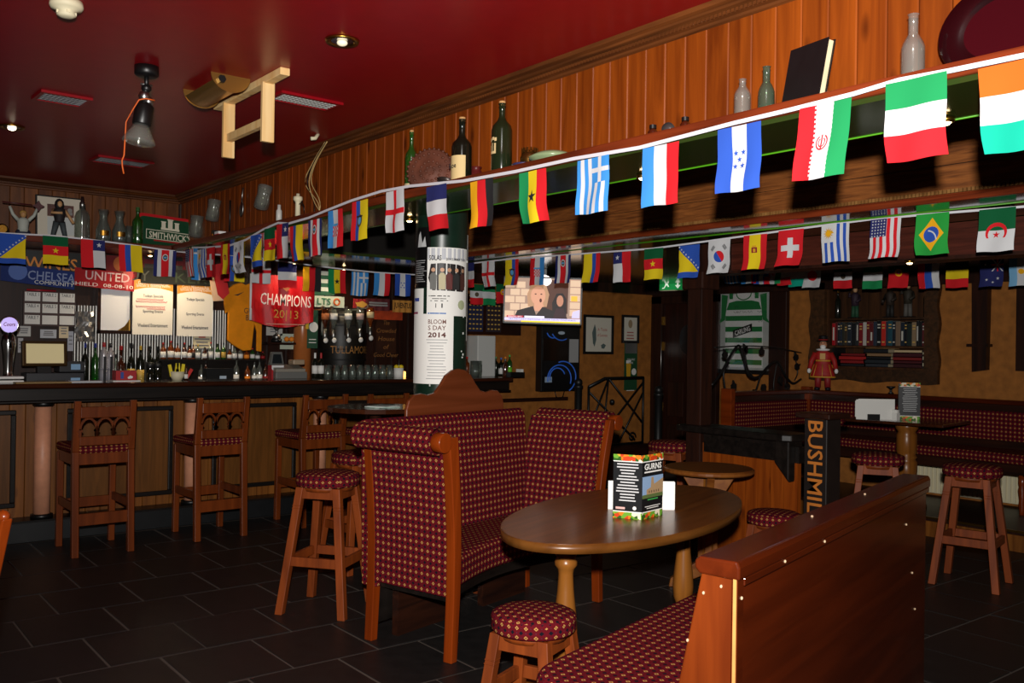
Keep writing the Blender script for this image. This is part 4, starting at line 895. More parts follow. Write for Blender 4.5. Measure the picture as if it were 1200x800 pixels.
for i, (c, mt) in enumerate((((0.0, .22, .10, -.18), plain('c2a169', .7)), ((.03, .30, .03, -.05), plain('c2a169', .7)), ((.0, .18, -.02, .02), plain('b89a62', .7)), ((.02, .26, .12, .1), BLACK))):
    a, m1, m2, e_ = c
    pts = [(-.03, -.12+a, .50), (-.02, -.02+m1*.4, .40), (-.015, m1*.75, .28), (-.02, m2*.6, .12), (-.03, e_*.7, .0)]
    fine = []
    for k in range(len(pts)-1):
        for q in range(5):
            t = q/5; p0, p1, p2, p3 = (Vector(pts[j]) for j in (max(k-1, 0), k, k+1, min(k+2, len(pts)-1)))
            fine.append(.5*((2*p1)+(p2-p0)*t+(2*p0-5*p1+4*p2-p3)*t*t+(3*p1-p0-3*p2+p3)*t*t*t))
    MB().tube(fine+[pts[-1]], .0038, 5).build('cable', mt, cab)
# left ledge above the bar
LL = 2.24
fg = thing('guitar_figurine', 'seated white-jacketed figurine raising a dark red guitar overhead', 'figurine', ((1.423, 7.95, 2.342)[0], 7.95, LL))
F_ = MB().ball((0, 0, .045), .075, .05, .045, 12); F_.build('legs', plain('22243a', .7), fg)
MB().lathe([(.055, .05), (.05, .1), (.06, .17), (.03, .2), (.001, .205)], n=14).build('jacket', plain('b9beb4', .7), fg)
MB().ball((0, 0, .235), .032, .034, .038, 10).build('head', plain('b98a55', .6), fg); MB().ball((0, .008, .25), .035, .034, .03, 10).build('hair', plain('c39a4a', .7), fg)
for s in (-1, 1): MB().tube([(s*.05, 0, .175), (s*.1, -.01, .23), (s*.13, -.01, .31)], .02, 8, r1=.014).build('arm', plain('b9beb4', .7), fg)
gt = MB().tube([(-.2, -.015, .345), (.08, -.015, .34)], .008, 6); gt.prism(star(.14, .335, .06, 4, .5), -.03, 0, 'xz'); gt.build('guitar', plain('4a151c', .4), fg)
pc = thing('framed_picture', 'black framed picture with cream mount standing over bar', 'picture', M=wf(((1.733, 8.2, 2.234)[0], 8.2, LL), 0) @ Matrix.Rotation(radians(-6), 4, 'X'))
w2, hh = .175, .38
MB().box(-w2, 0, 0, w2, hh, .02).build('frame', BLACK, pc); MB().box(-w2+.012, .012, .0195, w2-.012, hh-.012, .022).build('mount', plain('d8d0bd', .7), pc)
MB().box(-.09, .21, .0215, .11, hh-.07, .0235).build('photo', plain('6e4a42', .6, 0, .4, .6, 'photo_print'), pc); MB().box(-.09, .06, .0215, .11, .205, .0235).build('caption_panel', plain('c8ccc9', .6), pc)
b = MB(); b.poly(disc(.08, .27, .018), .0245); b.poly(rect(.06, .23, .1, .255), .0245); b.build('print_shape', plain('8e8a86', .6), pc)
rk = thing('rocker_figurine', 'long-haired figurine in dark trousers standing before framed picture', 'figurine', ((1.686, 7.98, 2.22)[0], 7.98, LL))
for s in (-1, 1):
    MB().tube([(s*.07, 0, .01), (s*.05, 0, .1), (s*.028, 0, .2)], .022, 8, r1=.034).build('leg', plain('3e4648', .7), rk)
    MB().ball((s*.072, -.015, .012), .022, .035, .012, 8).build('boot', BLACK, rk)
MB().lathe([(.055, .19), (.05, .22), (.065, .3), (.06, .34), (.02, .36)], n=12).build('vest', plain('1c1718', .7), rk)
MB().ball((0, -.01, .395), .03, .03, .04, 10).build('head', plain('c89a6a', .6), rk); MB().ball((0, .008, .39), .05, .04, .07, 12).build('hair', plain('0e0d0d', .7), rk)
MB().tube([(-.06, 0, .33), (-.085, -.03, .29), (.02, -.06, .295)], .016, 8).build('arm', plain('c89a6a', .6), rk); MB().tube([(.06, 0, .33), (.10, -.02, .26), (.14, -.03, .19)], .016, 8).build('arm', plain('c89a6a', .6), rk)
rk.scale = (.72, .72, .72); fg.scale = (.74, .74, .74)
sd = thing('soda_siphon', 'clear glass soda siphon with metal head over the bar', 'siphon', ((1.849, 7.95, 2.286)[0], 7.95, LL))
MB().lathe([(.001, 0), (.055, 0), (.057, .01), (.057, .2), (.045, .235), (.022, .255), (.02, .27)], n=18).build('glass_body', G_CLEAR, sd)
MB().lathe([(.024, .265), (.022, .31), (.012, .32), (.012, .36), (.001, .36)], n=12).build('head', STEEL, sd)
for u, l in ((121, 'left'), (140, 'right')):
    x = (2.018, 7.98, 2.345)[0] if u == 121 else (2.144, 7.98, 2.356)[0]
    cf = thing('carafe', 'clear glass carafe over the bar, %s of the pair' % l, 'carafe', (x, 7.98, LL), 0, 'glass carafes')
    MB().lathe([(.001, 0), (.05, 0), (.058, .02), (.058, .11), (.03, .19), (.028, .22), (.042, .275), (.039, .275), (.025, .22), (.027, .19), (.052, .11), (.052, .02), (.001, .012)], n=18).build('glass_body', G_CLEAR, cf)
    MB().lathe([(.0585, .06), (.0585, .1)], n=8, a0=pi*1.3, a1=pi*1.7).build('gold_mark', BRASS, cf)
sg = thing('small_glass', 'small empty glass between carafe and green bottle', 'glass', ((2.22, 7.98, 2.292)[0], 7.98, LL)); MB().lathe([(.001, 0), (.022, 0), (.028, .16), (.025, .16), (.019, .01), (.001, .01)], n=14).build('glass_body', G_CLEAR, sg)
bottle('dark green wine bottle beside the green brewery tray', ((2.279, 7.95, 2.365)[0], 7.95, LL), (2.283, 7.95, 2.559)[2]-LL, .043, G_GREEN, plain('2a5a20', .5), None, body=.6)
ty = thing('brewery_tray', 'green metal tray with red rim and castle emblem on ledge', 'tray', M=wf(((2.605, 8.2, 2.304)[0], 8.2, LL+.0), 0) @ Matrix.Rotation(radians(-10), 4, 'X') @ Matrix.Rotation(radians(-3), 4, 'Z'))
def rr(x0, y0, x1, y1, r, n=6):
    o = []
    for cx, cy, a in ((x1-r, y0+r, -pi/2), (x1-r, y1-r, 0), (x0+r, y1-r, pi/2), (x0+r, y0+r, pi)): o += [(cx+r*cos(a+pi/2*i/n), cy+r*sin(a+pi/2*i/n)) for i in range(n+1)]
    return o
MB().prism(rr(-.27, 0, .27, .31, .06), 0, .012).build('rim', plain('c81a22', .4), ty); MB().prism(rr(-.248, .022, .248, .284, .045), .012, .0135).build('face', plain('17472c', .3), ty)
txt('SMITHWICK\'S', .062, plain('e8e2c8', .5), ty, .02, .125, .015, width=.36, bold=.015)
b = MB()
for r0 in (rect(-.18, .085, .22, .091), rect(-.18, .165, .22, .171), rect(-.186, .085, -.18, .171), rect(.22, .085, .226, .171)): b.poly(r0, .0145)
b.build('lettering_border', plain('e8e2c8', .5), ty)
b = MB()
for r0 in ((-.06, .18, .1, .2), (-.055, .2, -.02, .25), (.06, .2, .095, .25), (.0, .2, .04, .275), (-.06, .25, -.015, .258), (.055, .25, .1, .258), (-.006, .272, .046, .282)): b.poly(rect(*r0), .0145)
b.build('castle_emblem', plain('e8e2c8', .5), ty)
b = MB(); b.poly(rect(-.12, .07, .16, .082), .0145); b.build('red_stripe', plain('b51a22', .4), ty)
db = thing('dark_ornament', 'small round dark ornament at left end of bar ledge', 'ornament', ((1.276, 7.95, 2.328)[0], 7.95, LL)); MB().ball((0, 0, .045), .05, .04, .045, 12).build('body', plain('2a2016', .4), db)
MB().lathe([(.03, -.004), (.036, 0), (.03, .004)], n=14, M=Matrix.Translation(Vector((0, -.04, .045))) @ Matrix.Rotation(pi/2, 4, 'X')).build('ring', BRASS, db)

# ================================================================ ON THE CEILING
CZ = 2.765
def downlight(label, p, on):
    t = thing('recessed_downlight', label, 'downlight', (p[0], p[1], CZ))
    MB().lathe([(.075, 0), (.07, -.012), (.05, -.006), (.05, .0)], n=24).build('trim_ring', BRASS, t)
    MB().lathe([(.048, -.006), (.035, -.003), (.001, -.002)], n=20).build('reflector', CHROME, t)
    MB().ball((0, 0, -.012), .024, .024, .014, 12).build('bulb', glow('fff0d0', on, 'bulb_%g' % on), t)
downlight('brass-ringed recessed downlight alone in red ceiling, unlit', (1.87, 3.584, 2.765), .3); downlight('lit recessed downlight at the far left of ceiling', (1.073, 6.393, 2.765), 9)  # the unlit bulb also gets a faint emission to look pale
sm = thing('smoke_detector', 'cream smoke detector on red ceiling at top edge', 'smoke detector', (0.834, 3.887, 2.765), 0)
MB().lathe([(.06, 0), (.062, -.02), (.055, -.03), (.03, -.04), (.035, -.055), (.02, -.062), (.001, -.064)], n=20).build('housing', CREAM, sm)
b = MB()
for i in range(4): a = i*pi/2; b.box(.03*cos(a)-.006, .03*sin(a)-.006, -.05, .03*cos(a)+.006, .03*sin(a)+.006, -.03)
b.build('cage', CREAM, sm)
def vent(label, a, b_, dy, mt):
    t = thing('ceiling_vent', label, 'vent', ((a[0]+b_[0])/2, (a[1]+b_[1])/2, CZ), 2, 'ceiling vents')
    L = (b_[0]-a[0])/2; f_ = MB()
    for r0 in ((-L-.02, -dy-.02, L+.02, -dy), (-L-.02, dy, L+.02, dy+.02), (-L-.02, -dy, -L, dy), (L, -dy, L+.02, dy)): f_.box(r0[0], r0[1], -.014, r0[2], r0[3], 0)
    f_.build('frame', CEILR, t)
    MB().box(-L, -dy, -.004, L, dy, 0).build('backing', BLACK, t)
    g = MB(); n = int(2*L/.022)
    for i in range(n): g.box(-L+i*.022, -dy, -.01, -L+i*.022+.012, dy, -.005)
    k = int(2*dy/.03)
    for i in range(1, k): g.box(-L, -dy+i*.03, -.012, L, -dy+i*.03+.008, -.004)
    tag(g.build('grille', mt, t), None, None, None, 'stuff'); return t
vent('grey ceiling vent left of the black hanging lamp', (1.046, 5.487, 2.765), (1.264, 5.409, 2.765), .09, GREY)
vent('pale ceiling vent behind the raw pine bracket', (2.02, 4.627, 2.765), (2.344, 4.571, 2.765), .075, plain('a9a9a4', .5))
vent('dim ceiling vent beyond the black hanging lamp', (1.731, 7.085, 2.765), (2.083, 7.058, 2.765), .10, GREY)
hl = thing('hanging_floodlight', 'black jointed spot lamp with clear bulb hanging from ceiling', 'spotlight', (1.335, 4.55, 2.765), 0)
MB().lathe([(.062, 0), (.062, -.045), (.05, -.055), (.001, -.055)], n=22).build('ceiling_rose', BLACK, hl)
MB().tube([(0, 0, -.05), (0, 0, -.11)], .012, 8).ball((0, 0, -.12), .028, .028, .024, 10).build('knuckle', BLACK, hl)
MB().tube([(-.03, 0, -.10), (.03, 0, -.10)], .007, 6).build('pin', STEEL, hl)
MB().ball((-.01, 0, -.165), .032, .03, .035, 8).ball((.012, 0, -.19), .03, .03, .028, 8).build('foil_wrap', plain('b5b5b5', .3, 1.), hl)
Ml = Matrix.Translation(Vector((-.005, 0, -.2))) @ Matrix.Rotation(radians(8), 4, 'Y')
MB().lathe([(.001, -.125), (.045, -.125), (.048, -.12), (.048, -.02), (.03, 0), (.001, 0)], n=18, M=Ml).build('housing', BLACK, hl)
MB().lathe([(.04, -.12), (.05, -.15), (.085, -.215), (.083, -.225), (.05, -.235), (.001, -.237)], n=22, M=Ml).build('bulb', G_DUST, hl)
MB().tube([(.03, -.05, -.19), (-.02, -.055, -.19), (-.05, -.045, -.2), (-.075, -.03, -.25), (-.10, 0, -.32), (-.105, 0, -.42), (-.108, 0, -.50), (-.118, 0, -.53), (-.116, 0, -.56), (-.108, 0, -.6)], .004, 6).build('cord', plain('d8601c', .6), hl)
for o_ in [o for o in COL.objects if o.parent == hl]: o_.scale = (.9, .9, .88)
pb = thing('pine_bracket', 'raw pine bracket hanging from ceiling in an open frame', 'bracket', (1.85, 4.58, CZ), 0)
by0, by1 = -.47, .40
MB().box(-.025, -.46, -.036, .025, .42, 0).build('top_plate', RAWPINE, pb, bevel=.004)
for y in (-.26, .255): MB().box(-.032, y-.012, -.325, .032, y+.012, -.03).build('upright', RAWPINE, pb, bevel=.003)
MB().box(-.014, -.26, -.24, .014, .255, -.2).build('cross_bar', RAWPINE, pb)
pm = thing('projector_mount', 'gold-coloured curved steel mounting plate bolted to ceiling', 'mount', (1.70, 4.68, CZ), 0)
half_ = [(.10*cos(pi+pi*i/14), .085*sin(pi+pi*i/14)) for i in range(15)]
for y in (-.26, .14): MB().prism(half_+[(.10, 0), (-.10, 0)], y, y+.006, 'xz').build('end_plate', GOLDP, pm)
MB().sheet([[(x, y, z*.92-.003) for x, z in half_[2:9]] for y in (-.26, .14)]).build('trough', GOLDP, pm)
for y in (-.268, .15): MB().lathe([(.02, -.012), (.02, .012)], n=6, M=Matrix.Translation(Vector((-.05, y, -.03))) @ Matrix.Rotation(pi/2, 4, 'X'), smooth=False).build('bolt', BLACK, pm)
for y in (-.1, 0): MB().ball((-.06, y, -.03), .014, .014, .01, 8).build('nut', CHROME, pm)
hk = thing('ceiling_hook', 'pale plastic ceiling fitting near the cornice cables', 'hook', (2.635, 5.296, 2.765), 0); MB().tube([(-.03, 0, 0), (-.05, 0, -.03), (-.08, 0, -.035)], .012, 8).build('body', CREAM, hk)
# small lamps under the ledge and beams
def lamplet(label, p, e=14):
    t = thing('beam_spotlight', label, 'spotlight', p, 0, 'small beam spotlights'); MB().lathe([(.03, 0), (.026, -.014), (.02, -.016), (.02, 0)], n=14).build('ring', BRASS, t)
    MB().ball((0, 0, -.012), .018, .018, .012, 10).build('bulb', glow('ffd9a0', e, 'lamp_%g' % e), t)
for l, p in (('small lit spotlight behind the green white red flag', (2.86, 1.424, 2.147)), ('small lit spotlight behind the blue white red flag', (2.86, 2.732, 2.174)), ('small lit spotlight on the second beam beside the green diamond flag', (5.16, 2.772, 1.95)), ('small lit spotlight low beside the column top', (2.86, 4.604, 2.158))):
    lamplet(l, (p[0], p[1], 2.189 if p[0] < 4 else 1.984))
BARL = [(2.417, 8.05, 2.124), (2.75, 8.05, 2.155), (3.613, 7.78, 2.096), (4.258, 8.05, 2.109)]
for l, p in zip(('leftmost', 'second from left', 'second from right', 'rightmost'), BARL): lamplet('small lit spotlight over the bar, %s of the four' % l, (p[0], p[1], 2.187))
for p, e in zip(BARL, (11, 10, 8, 10)): spot('bar_lamp', (p[0], p[1]-.08, 2.15), (p[0]+.02, p[1]+.3, 1.6), e, (1, .78, .5), 120, .8, .03)
# ================================================================ THE COLUMN AND ITS POSTERS
CX, CY, CR = 2.998, 4.468, .152
co = thing('iron_column', 'dark green round column below the bottle ledge covered with posters', 'column', (CX, CY, 0))
GRN = plain('12281d', .3, 0, .5, .3, 'green_gloss_paint')
MB().lathe([(CR+.02, 0), (CR+.02, .2), (CR, .22), (CR, 2.55), (CR+.02, 2.62)], n=40).build('shaft', GRN, co)
b = MB()
for i in range(40):
    a = random.uniform(-.4, 1.5)+pi*1.3; z = random.uniform(1.1, 1.95); b.cbox((CR*cos(a), CR*sin(a), z), (.006, .006, random.choice((.004, .008, .012))))
for i in range(7): a = pi*1.33+random.uniform(-.05, .35); b.cbox((CR*cos(a), CR*sin(a), 1.16+random.uniform(-.04, .03)), (.008, .008, .03))
tag(b.build('paint_chips', plain('cfd2cc', .7), co), None, None, None, 'stuff')
RZC = math.degrees(math.atan2(CX, CY))            # rotation so that local -Y faces the bar room's viewer side
def poster(name, label, a0, a1, z0, z1, mat, dr=.0025):
    """local frame: x to the viewer's right, y up, z out; the sheet is bent on the column, degrees from the side facing the room"""
    t = thing(name, label, 'poster', M=wf((CX, CY, (z0+z1)/2), -RZC))
    h = (z1-z0)/2; rows = []
    for y in (-h, h): rows.append([((CR+dr)*sin(radians(a0+(a1-a0)*i/14)), y, (CR+dr)*cos(radians(a0+(a1-a0)*i/14))) for i in range(15)])
    MB().sheet(rows).build('sheet', mat, t); t['_r'] = CR+dr; return t
def bent(t, name, polys, mat, r):
    b = MB()
    for pts in polys:
        xs = [p[0] for p in pts]; K = max(1, round((max(xs)-min(xs))/.03)); x0, x1 = min(xs), max(xs)
        for k in range(K):
            q = clipv([(p[1], p[0]) for p in pts], x0+(x1-x0)*k/K, x0+(x1-x0)*(k+1)/K)
            if len(q) > 2: b.add([(r*sin(x/CR), y, r*cos(x/CR)) for y, x in q], [list(range(len(q)))][::1])
    return b.build(name, mat, t)
def btxt(t, s, h, mat, x, y, width, r, bold=.0):
    o = txt(s, h, mat, t, x, y, 0, width, bold=bold)
    for v in o.data.vertices: a = v.co.x/CR; v.co = (r*sin(a), v.co.y, r*cos(a))
def zc(v): return 1.45-(v-399.8)*5.22/1073.0
R1, R2 = CR+.0045, CR+.006
p1 = poster('black_flyer', 'black flyer with white silhouettes high on the left of the column', -80, -24, zc(333), zc(262), plain('0b0b0c', .35))
bent(p1, 'silhouette', [[(-.16, .06), (-.15, .13), (-.135, .15), (-.12, .08), (-.10, .12), (-.09, .06)]], plain('b9b9b9', .6), R1)
bent(p1, 'print_lines', [rect(-.18, y, -.18+random.uniform(.05, .1), y+.004) for y in [-.02-.012*i for i in range(11)]], plain('9a9a9a', .7), R1)
p2 = poster('band_poster', 'white gig poster with five musicians photo on the column', -31, 68, zc(366), zc(286), PAPER, .004)
bent(p2, 'grey_banner', [rect(-.08, .125, .17, .19)], plain('b9bac0', .6), R1)
btxt(p2, 'SOLAS', .03, INK, -.035, .135, .07, R2, .02); btxt(p2, '2014 SUMMER TOUR', .016, INK, .09, .128, .13, R2, .02)
bent(p2, 'photo', [[(-.075, .02), (-.06, .1), (.0, .105), (.1, .1), (.155, .09), (.16, -.02), (.14, -.055), (-.05, -.05)]], plain('1c1615', .5), R1)
for i, x in enumerate((-.045, .005, .045, .09, .135)):
    hc = ('c89878', 'd0a080', 'b88868', 'c89878', 'a88064')[i]
    g = thing if False else None
    bent(p2, 'person_print', [[(x-.018, -.045), (x-.02, .035), (x-.008, .05), (x+.008, .05), (x+.02, .035), (x+.018, -.045)]], plain(('6a6a66', 'b8ac88', '5a1e1a', '2a2a2a', '4a2a24')[i], .6), R2)
    bent(p2, 'face_print', [disc(x, .066, .012, 10)], plain(hc, .6), R2)
bent(p2, 'print_lines', [rect(-.07, -.085, .05, -.08), rect(-.05, -.1, .03, -.096), rect(-.06, -.112, .04, -.108)], INK, R1)
bent(p2, 'stamp', [rect(-.03, -.15, .01, -.125)], INK, R1); bent(p2, 'blue_bar', [rect(-.075, -.19, .03, -.178)], plain('2a6ab0', .6), R1)
bent(p2, 'map_patch', [disc(.13, -.13, .028, 12)], plain('a9b08a', .6), R1)
p3 = poster('side_flyer', 'white and magenta flyer on the left edge of the column', -88, -40, zc(430), zc(334), PAPER)
bent(p3, 'magenta_block', [rect(-.21, .02, -.15, .1)], plain('8a3a5a', .6), R1); bent(p3, 'blue_block', [rect(-.2, .16, -.14, .18)], plain('3a4a9a', .6), R1)
p4 = poster('bloomsday_poster', 'white text poster dated 2014 low on the column', -76, 28, zc(446), zc(364), PAPER, .0055)
R3, R4 = CR+.0075, CR+.009
BRN = plain('6a3f33', .7)
btxt(p4, 'BLOOM', .026, BRN, -.02, .155, .10, R3, .01); btxt(p4, 'S DAY', .026, BRN, -.02, .12, .10, R3, .01); btxt(p4, '2014', .03, plain('5a2a22', .7), -.02, .08, .10, R3, .03)
bent(p4, 'print_lines', [rect(-.02-w_, .05-.017*i, -.02+w_, .054-.017*i) for i, w_ in enumerate([.06, .055]+[random.uniform(.03, .06) for _ in range(12)])], plain('9a9a9a', .7), R3)
p5 = poster('narrow_flyer', 'narrow pale flyer on the right edge of the column', 74, 96, zc(395), zc(268), PAPER)
bent(p5, 'print_blocks', [rect(.21, .0, .235, .1), rect(.21, -.2, .235, -.12)], plain('b09a5a', .6), R1)
# ================================================================ TELEVISION
tv = thing('television', 'flat television hung from the low ceiling showing a news picture', 'television', M=wf((5.652, 6.683, 1.885), -40) @ Matrix.Rotation(radians(-1), 4, 'Z'))
TW, TH = .375, .225
MB().box(-TW, -TH, -.05, TW, TH, 0).build('housing', BLACK, tv, bevel=.006)
b = MB()
for r0 in (rect(-TW, -TH, TW, -TH+.016), rect(-TW, TH-.014, TW, TH), rect(-TW, -TH, -TW+.014, TH), rect(TW-.014, -TH, TW, TH)): b.box(r0[0][0], r0[0][1], 0, r0[2][0], r0[2][1], .006)
b.build('bezel', BLACK, tv)
sc = MB().poly(rect(-TW+.012, -TH+.014, TW-.012, TH-.012), .001).build('screen', glow('a98a78', .75, 'tv_base'), tv)
def scr_(nm, polys, c, e, z): 
    b = MB()
    for i, q in enumerate(polys): b.poly(q, z+.0001*i)
    return b.build(nm, glow(c, e, 'tv_'+c), sc)
scr_('picture_bricks', [rect(-.36+.1*i+(.05 if j % 2 else 0), .115-.07*j, -.27+.1*i+(.05 if j % 2 else 0), .175-.07*j) for i in range(2) for j in range(5)]+[rect(.26, .14-.07*j, .355, .2-.07*j) for j in range(5)], 'd9b89a', .9, .0015)
scr_('picture_wall', [rect(.0, -.12, .24, .2)], '5a3426', .6, .0016)
scr_('picture_lamp', [rect(.27, .0, .33, .05)], 'f0a838', 1.2, .0035)
scr_('picture_glow', [disc(-.02, .19, .10, 16, .06)], 'fff4ee', 1.3, .003)
scr_('picture_hair', [[(-.14, -.06), (-.15, .06), (-.11, .15), (-.04, .17), (.03, .14), (.06, .06), (.04, -.06)]], 'b58a68', .9, .004)
scr_('picture_face', [disc(-.045, .045, .07, 16, .09), [(-.08, -.1), (-.08, -.02), (0, -.02), (.02, -.1)]], 'd69a7c', .9, .0045)
scr_('picture_jacket', [[(-.27, -.17), (-.24, -.10), (-.09, -.055), (-.06, -.14), (0, -.06), (.14, -.11), (.17, -.17)]], '241a1c', .5, .005)
scr_('picture_mouth', [disc(-.02, .0, .012, 10, .02)], '5a2018', .6, .0055); scr_('picture_eyes', [disc(-.07, .06, .01, 8, .006), disc(-.015, .06, .01, 8, .006)], '3a2418', .5, .0055)
scr_('picture_second_hair', [[(.1, -.17), (.09, -.02), (.13, .07), (.19, .075), (.225, .02), (.23, -.17)]], '221414', .5, .004)
scr_('picture_second_face', [disc(.165, .0, .033, 12, .055)], 'c08468', .8, .0045)
scr_('picture_second_dress', [[(.10, -.17), (.13, -.07), (.2, -.07), (.24, -.17)]], '3a1a22', .5, .0052)
scr_('picture_shirt', [[(.28, -.16), (.29, -.1), (.355, -.08), (.355, -.16)]], 'c8c0e8', 1., .0052)
scr_('news_ticker', [rect(-.36, -.195, .36, -.17)], 'cfc6ee', 1.1, .006); scr_('news_tag', [rect(-.34, -.168, -.18, -.15)], 'b01838', .9, .006); scr_('news_headline', [rect(-.17, -.168, .02, -.15)], 'e8e0f4', 1.1, .006)
scr_('yellow_ticker', [rect(-.2, -.211, .36, -.196)], 'e8d020', 1., .006)
txt('BREAKING NEWS', .011, glow('ffffff', 1., 'tv_white'), sc, -.26, -.159, .0068, width=.13); txt('SECRETARY RESIGNS OVER NEW FINDINGS', .012, glow('4a3a6a', .4, 'tv_ink'), sc, 0, -.182, .0068, width=.64)
MB().box(-.03, TH, -.05, .03, 2.187-tv.location.z, -.02).build('ceiling_arm', BLACK, tv)
# ================================================================ FAR WALL
def frame_pic(name, label, r_, depth=.02, M=None, frame=BLACK, mount='d8d2c2', fw=.03):
    t = thing(name, label, 'picture', M=wf((r_[0], r_[1]-.001, r_[2]), 0) if M is None else M); w_, h_ = r_[3]/2, r_[4]/2
    b = MB()
    for q in ((-w_, -h_, w_, -h_+fw), (-w_, h_-fw, w_, h_), (-w_, -h_+fw, -w_+fw, h_-fw), (w_-fw, -h_+fw, w_, h_-fw)): b.box(q[0], q[1], 0, q[2], q[3], depth)
    b.build('frame', frame, t, bevel=.003)
    MB().box(-w_+fw, -h_+fw, 0, w_-fw, h_-fw, .006).build('mount', plain(mount, .6), t)
    return t, w_, h_
q = (7.252, 7.59, 1.59, 0.469, 0.447); f1, w_, h_ = frame_pic('framed_print', 'black framed print of a fish with red lettering', q)
b = MB(); b.poly([(-.06, .12), (-.1, .02), (-.085, -.1), (-.06, -.14), (-.035, -.06), (-.04, .06)], .008).poly([(.04, -.12), (.08, -.1), (.12, -.12), (.09, -.16), (.05, -.155)], .008); b.build('print_shape', plain('5a6a68', .6), f1)
txt('A Taste', .035, plain('b04038', .6), f1, .06, .06, .008, width=.15); txt('of Guinness', .035, plain('b04038', .6), f1, .06, -.005, .008, width=.16)
q = (7.766, 7.59, 1.665, 0.285, 0.331); f2, w_, h_ = frame_pic('framed_card', 'smaller black framed card right of the framed print', q)
b = MB().poly(disc(0, .06, .035, 12, .05), .008); b.build('print_shape', plain('a08a6a', .6), f2); lines(f2, -.07, .07, [-.04, -.075, -.11], plain('b06a60', .6), .014, z=.008)
q = (7.796, 7.59, 1.223, 0.214, 0.552); bn_ = thing('beer_banner', 'narrow green hanging beer banner with a glass of lager', 'banner', M=wf((q[0], 7.598, q[2]), 0))
w_, h_ = q[3]/2, q[4]/2
MB().box(-w_, -h_, 0, w_, h_, .004).build('sheet', plain('1c4a2c', .5), bn_); MB().box(-w_*.9, h_-.12, .004, w_*.9, h_, .007).build('foil_top', STEEL, bn_)
txt('AVAILABLE', .022, PAPER, bn_, 0, h_-.19, .006, width=.13); txt('HERE', .022, PAPER, bn_, 0, h_-.23, .006, width=.07)
b = MB(); b.poly([(-.07, -.14), (-.08, .04), (-.0, .04), (-.01, -.14)], .006); b.build('beer_glass', plain('d8a428', .5), bn_); b = MB().poly(rect(-.08, .04, 0, .075), .006); b.build('beer_head', WHITE, bn_); b = MB().poly(disc(.05, -.06, .04, 14), .006); b.build('badge', PAPER, bn_); lines(bn_, -.07, .07, [-.22, -.25, -.28], PAPER, .008)
q = (6.614, 7.59, 1.315, 0.559, 0.712); jb = thing('jukebox', 'black wall jukebox with blue swirls and grey side panel', 'jukebox', M=wf((q[0], 7.598, q[2]), 0)); w_, h_ = q[3]/2, q[4]/2
MB().box(-w_, -h_, 0, w_, h_, .10).build('case', BLACK, jb, bevel=.01)
MB().box(-w_+.02, -.02, .1, w_*.35, h_-.14, .104).build('display', plain('1c130e', .1), jb); MB().box(w_*.42, -.04, .1, w_-.03, h_-.14, .108).build('side_panel', plain('a8a8a8', .4), jb)
BL = glow('2a58b0', .25, 'jukebox_blue')
for k, (cx, cy, r0, a0, a1) in enumerate(((-.02, -.22, .17, -20, 190), (-.05, -.2, .11, 20, 200), (.03, -.2, .19, -60, 110), (-.12, h_-.05, .09, 200, 280), (.0, h_-.02, .15, 210, 300))):
    n = 16; MB().tube([(cx+r0*cos(radians(a0+(a1-a0)*i/n)), cy+r0*.9*sin(radians(a0+(a1-a0)*i/n)), .102) for i in range(n+1)], .007, 5).build('blue_swirl', BL, jb)
b = MB().poly(disc(.0, h_-.075, .05, 14, .018), .103); b.build('badge', plain('b8c8d8', .4), jb); b = MB().poly(rect(-w_+.05, -h_+.1, -w_+.15, -h_+.16), .103); b.build('sticker', plain('9ab0c8', .5), jb)
jw = thing('jukebox_cable', 'thin black cable looping below the wall jukebox', 'cable', (q[0], 7.57, q[2]-h_)); MB().tube([(-.02, 0, 0), (0, 0, -.06), (.05, 0, -.09), (.10, 0, -.06), (.12, 0, 0)], .006, 5).build('cable', BLACK, jw)
ds = thing('drip_strip', 'thin dark dado strip below the jukebox', 'rail', (6.2, 7.58, (6.006, 7.58, 0.872)[2])); MB().box(-.6, 0, -.02, .6, .02, .02).build('rail', DARKX, ds)
q = (5.604, 7.59, 1.764, 0.469, 0.413); bd_ = thing('badge_display', 'dark glazed case of dart league badges beside television', 'display case', M=wf((q[0], 7.598, q[2]), 0)); w_, h_ = q[3]/2, q[4]/2
MB().box(-w_, -h_, 0, w_+.25, h_, .05).build('case', DARKX, bd_)
for x0, x1 in ((-w_+.02, -.02), (.02, w_-.02)):
    MB().box(x0, -h_+.03, .05, x1, h_-.1, .054).build('cloth', plain('1c2040' if x0 < -.1 else '2a1c22', .8), bd_)
    b = MB()
    for i in range(4):
        for j in range(8): b.poly(disc(x0+.03+(x1-x0-.06)*i/3, -h_+.06+j*.048, .015, 8, .008), .056)
    tag(b.build('badges', plain('c8a050', .4), bd_), None, None, None, 'stuff')
q = (5.492, 7.55, 1.378, 0.225, 0.338); wx = thing('ice_box', 'white upright appliance at the end of the bar', 'appliance', (q[0], 7.45, 1.135)); MB().box(-q[3]/2, -.1, 0, q[3]/2, .1, q[2]+q[4]/2-1.135).build('case', plain('c9cac6', .4), wx, bevel=.01)
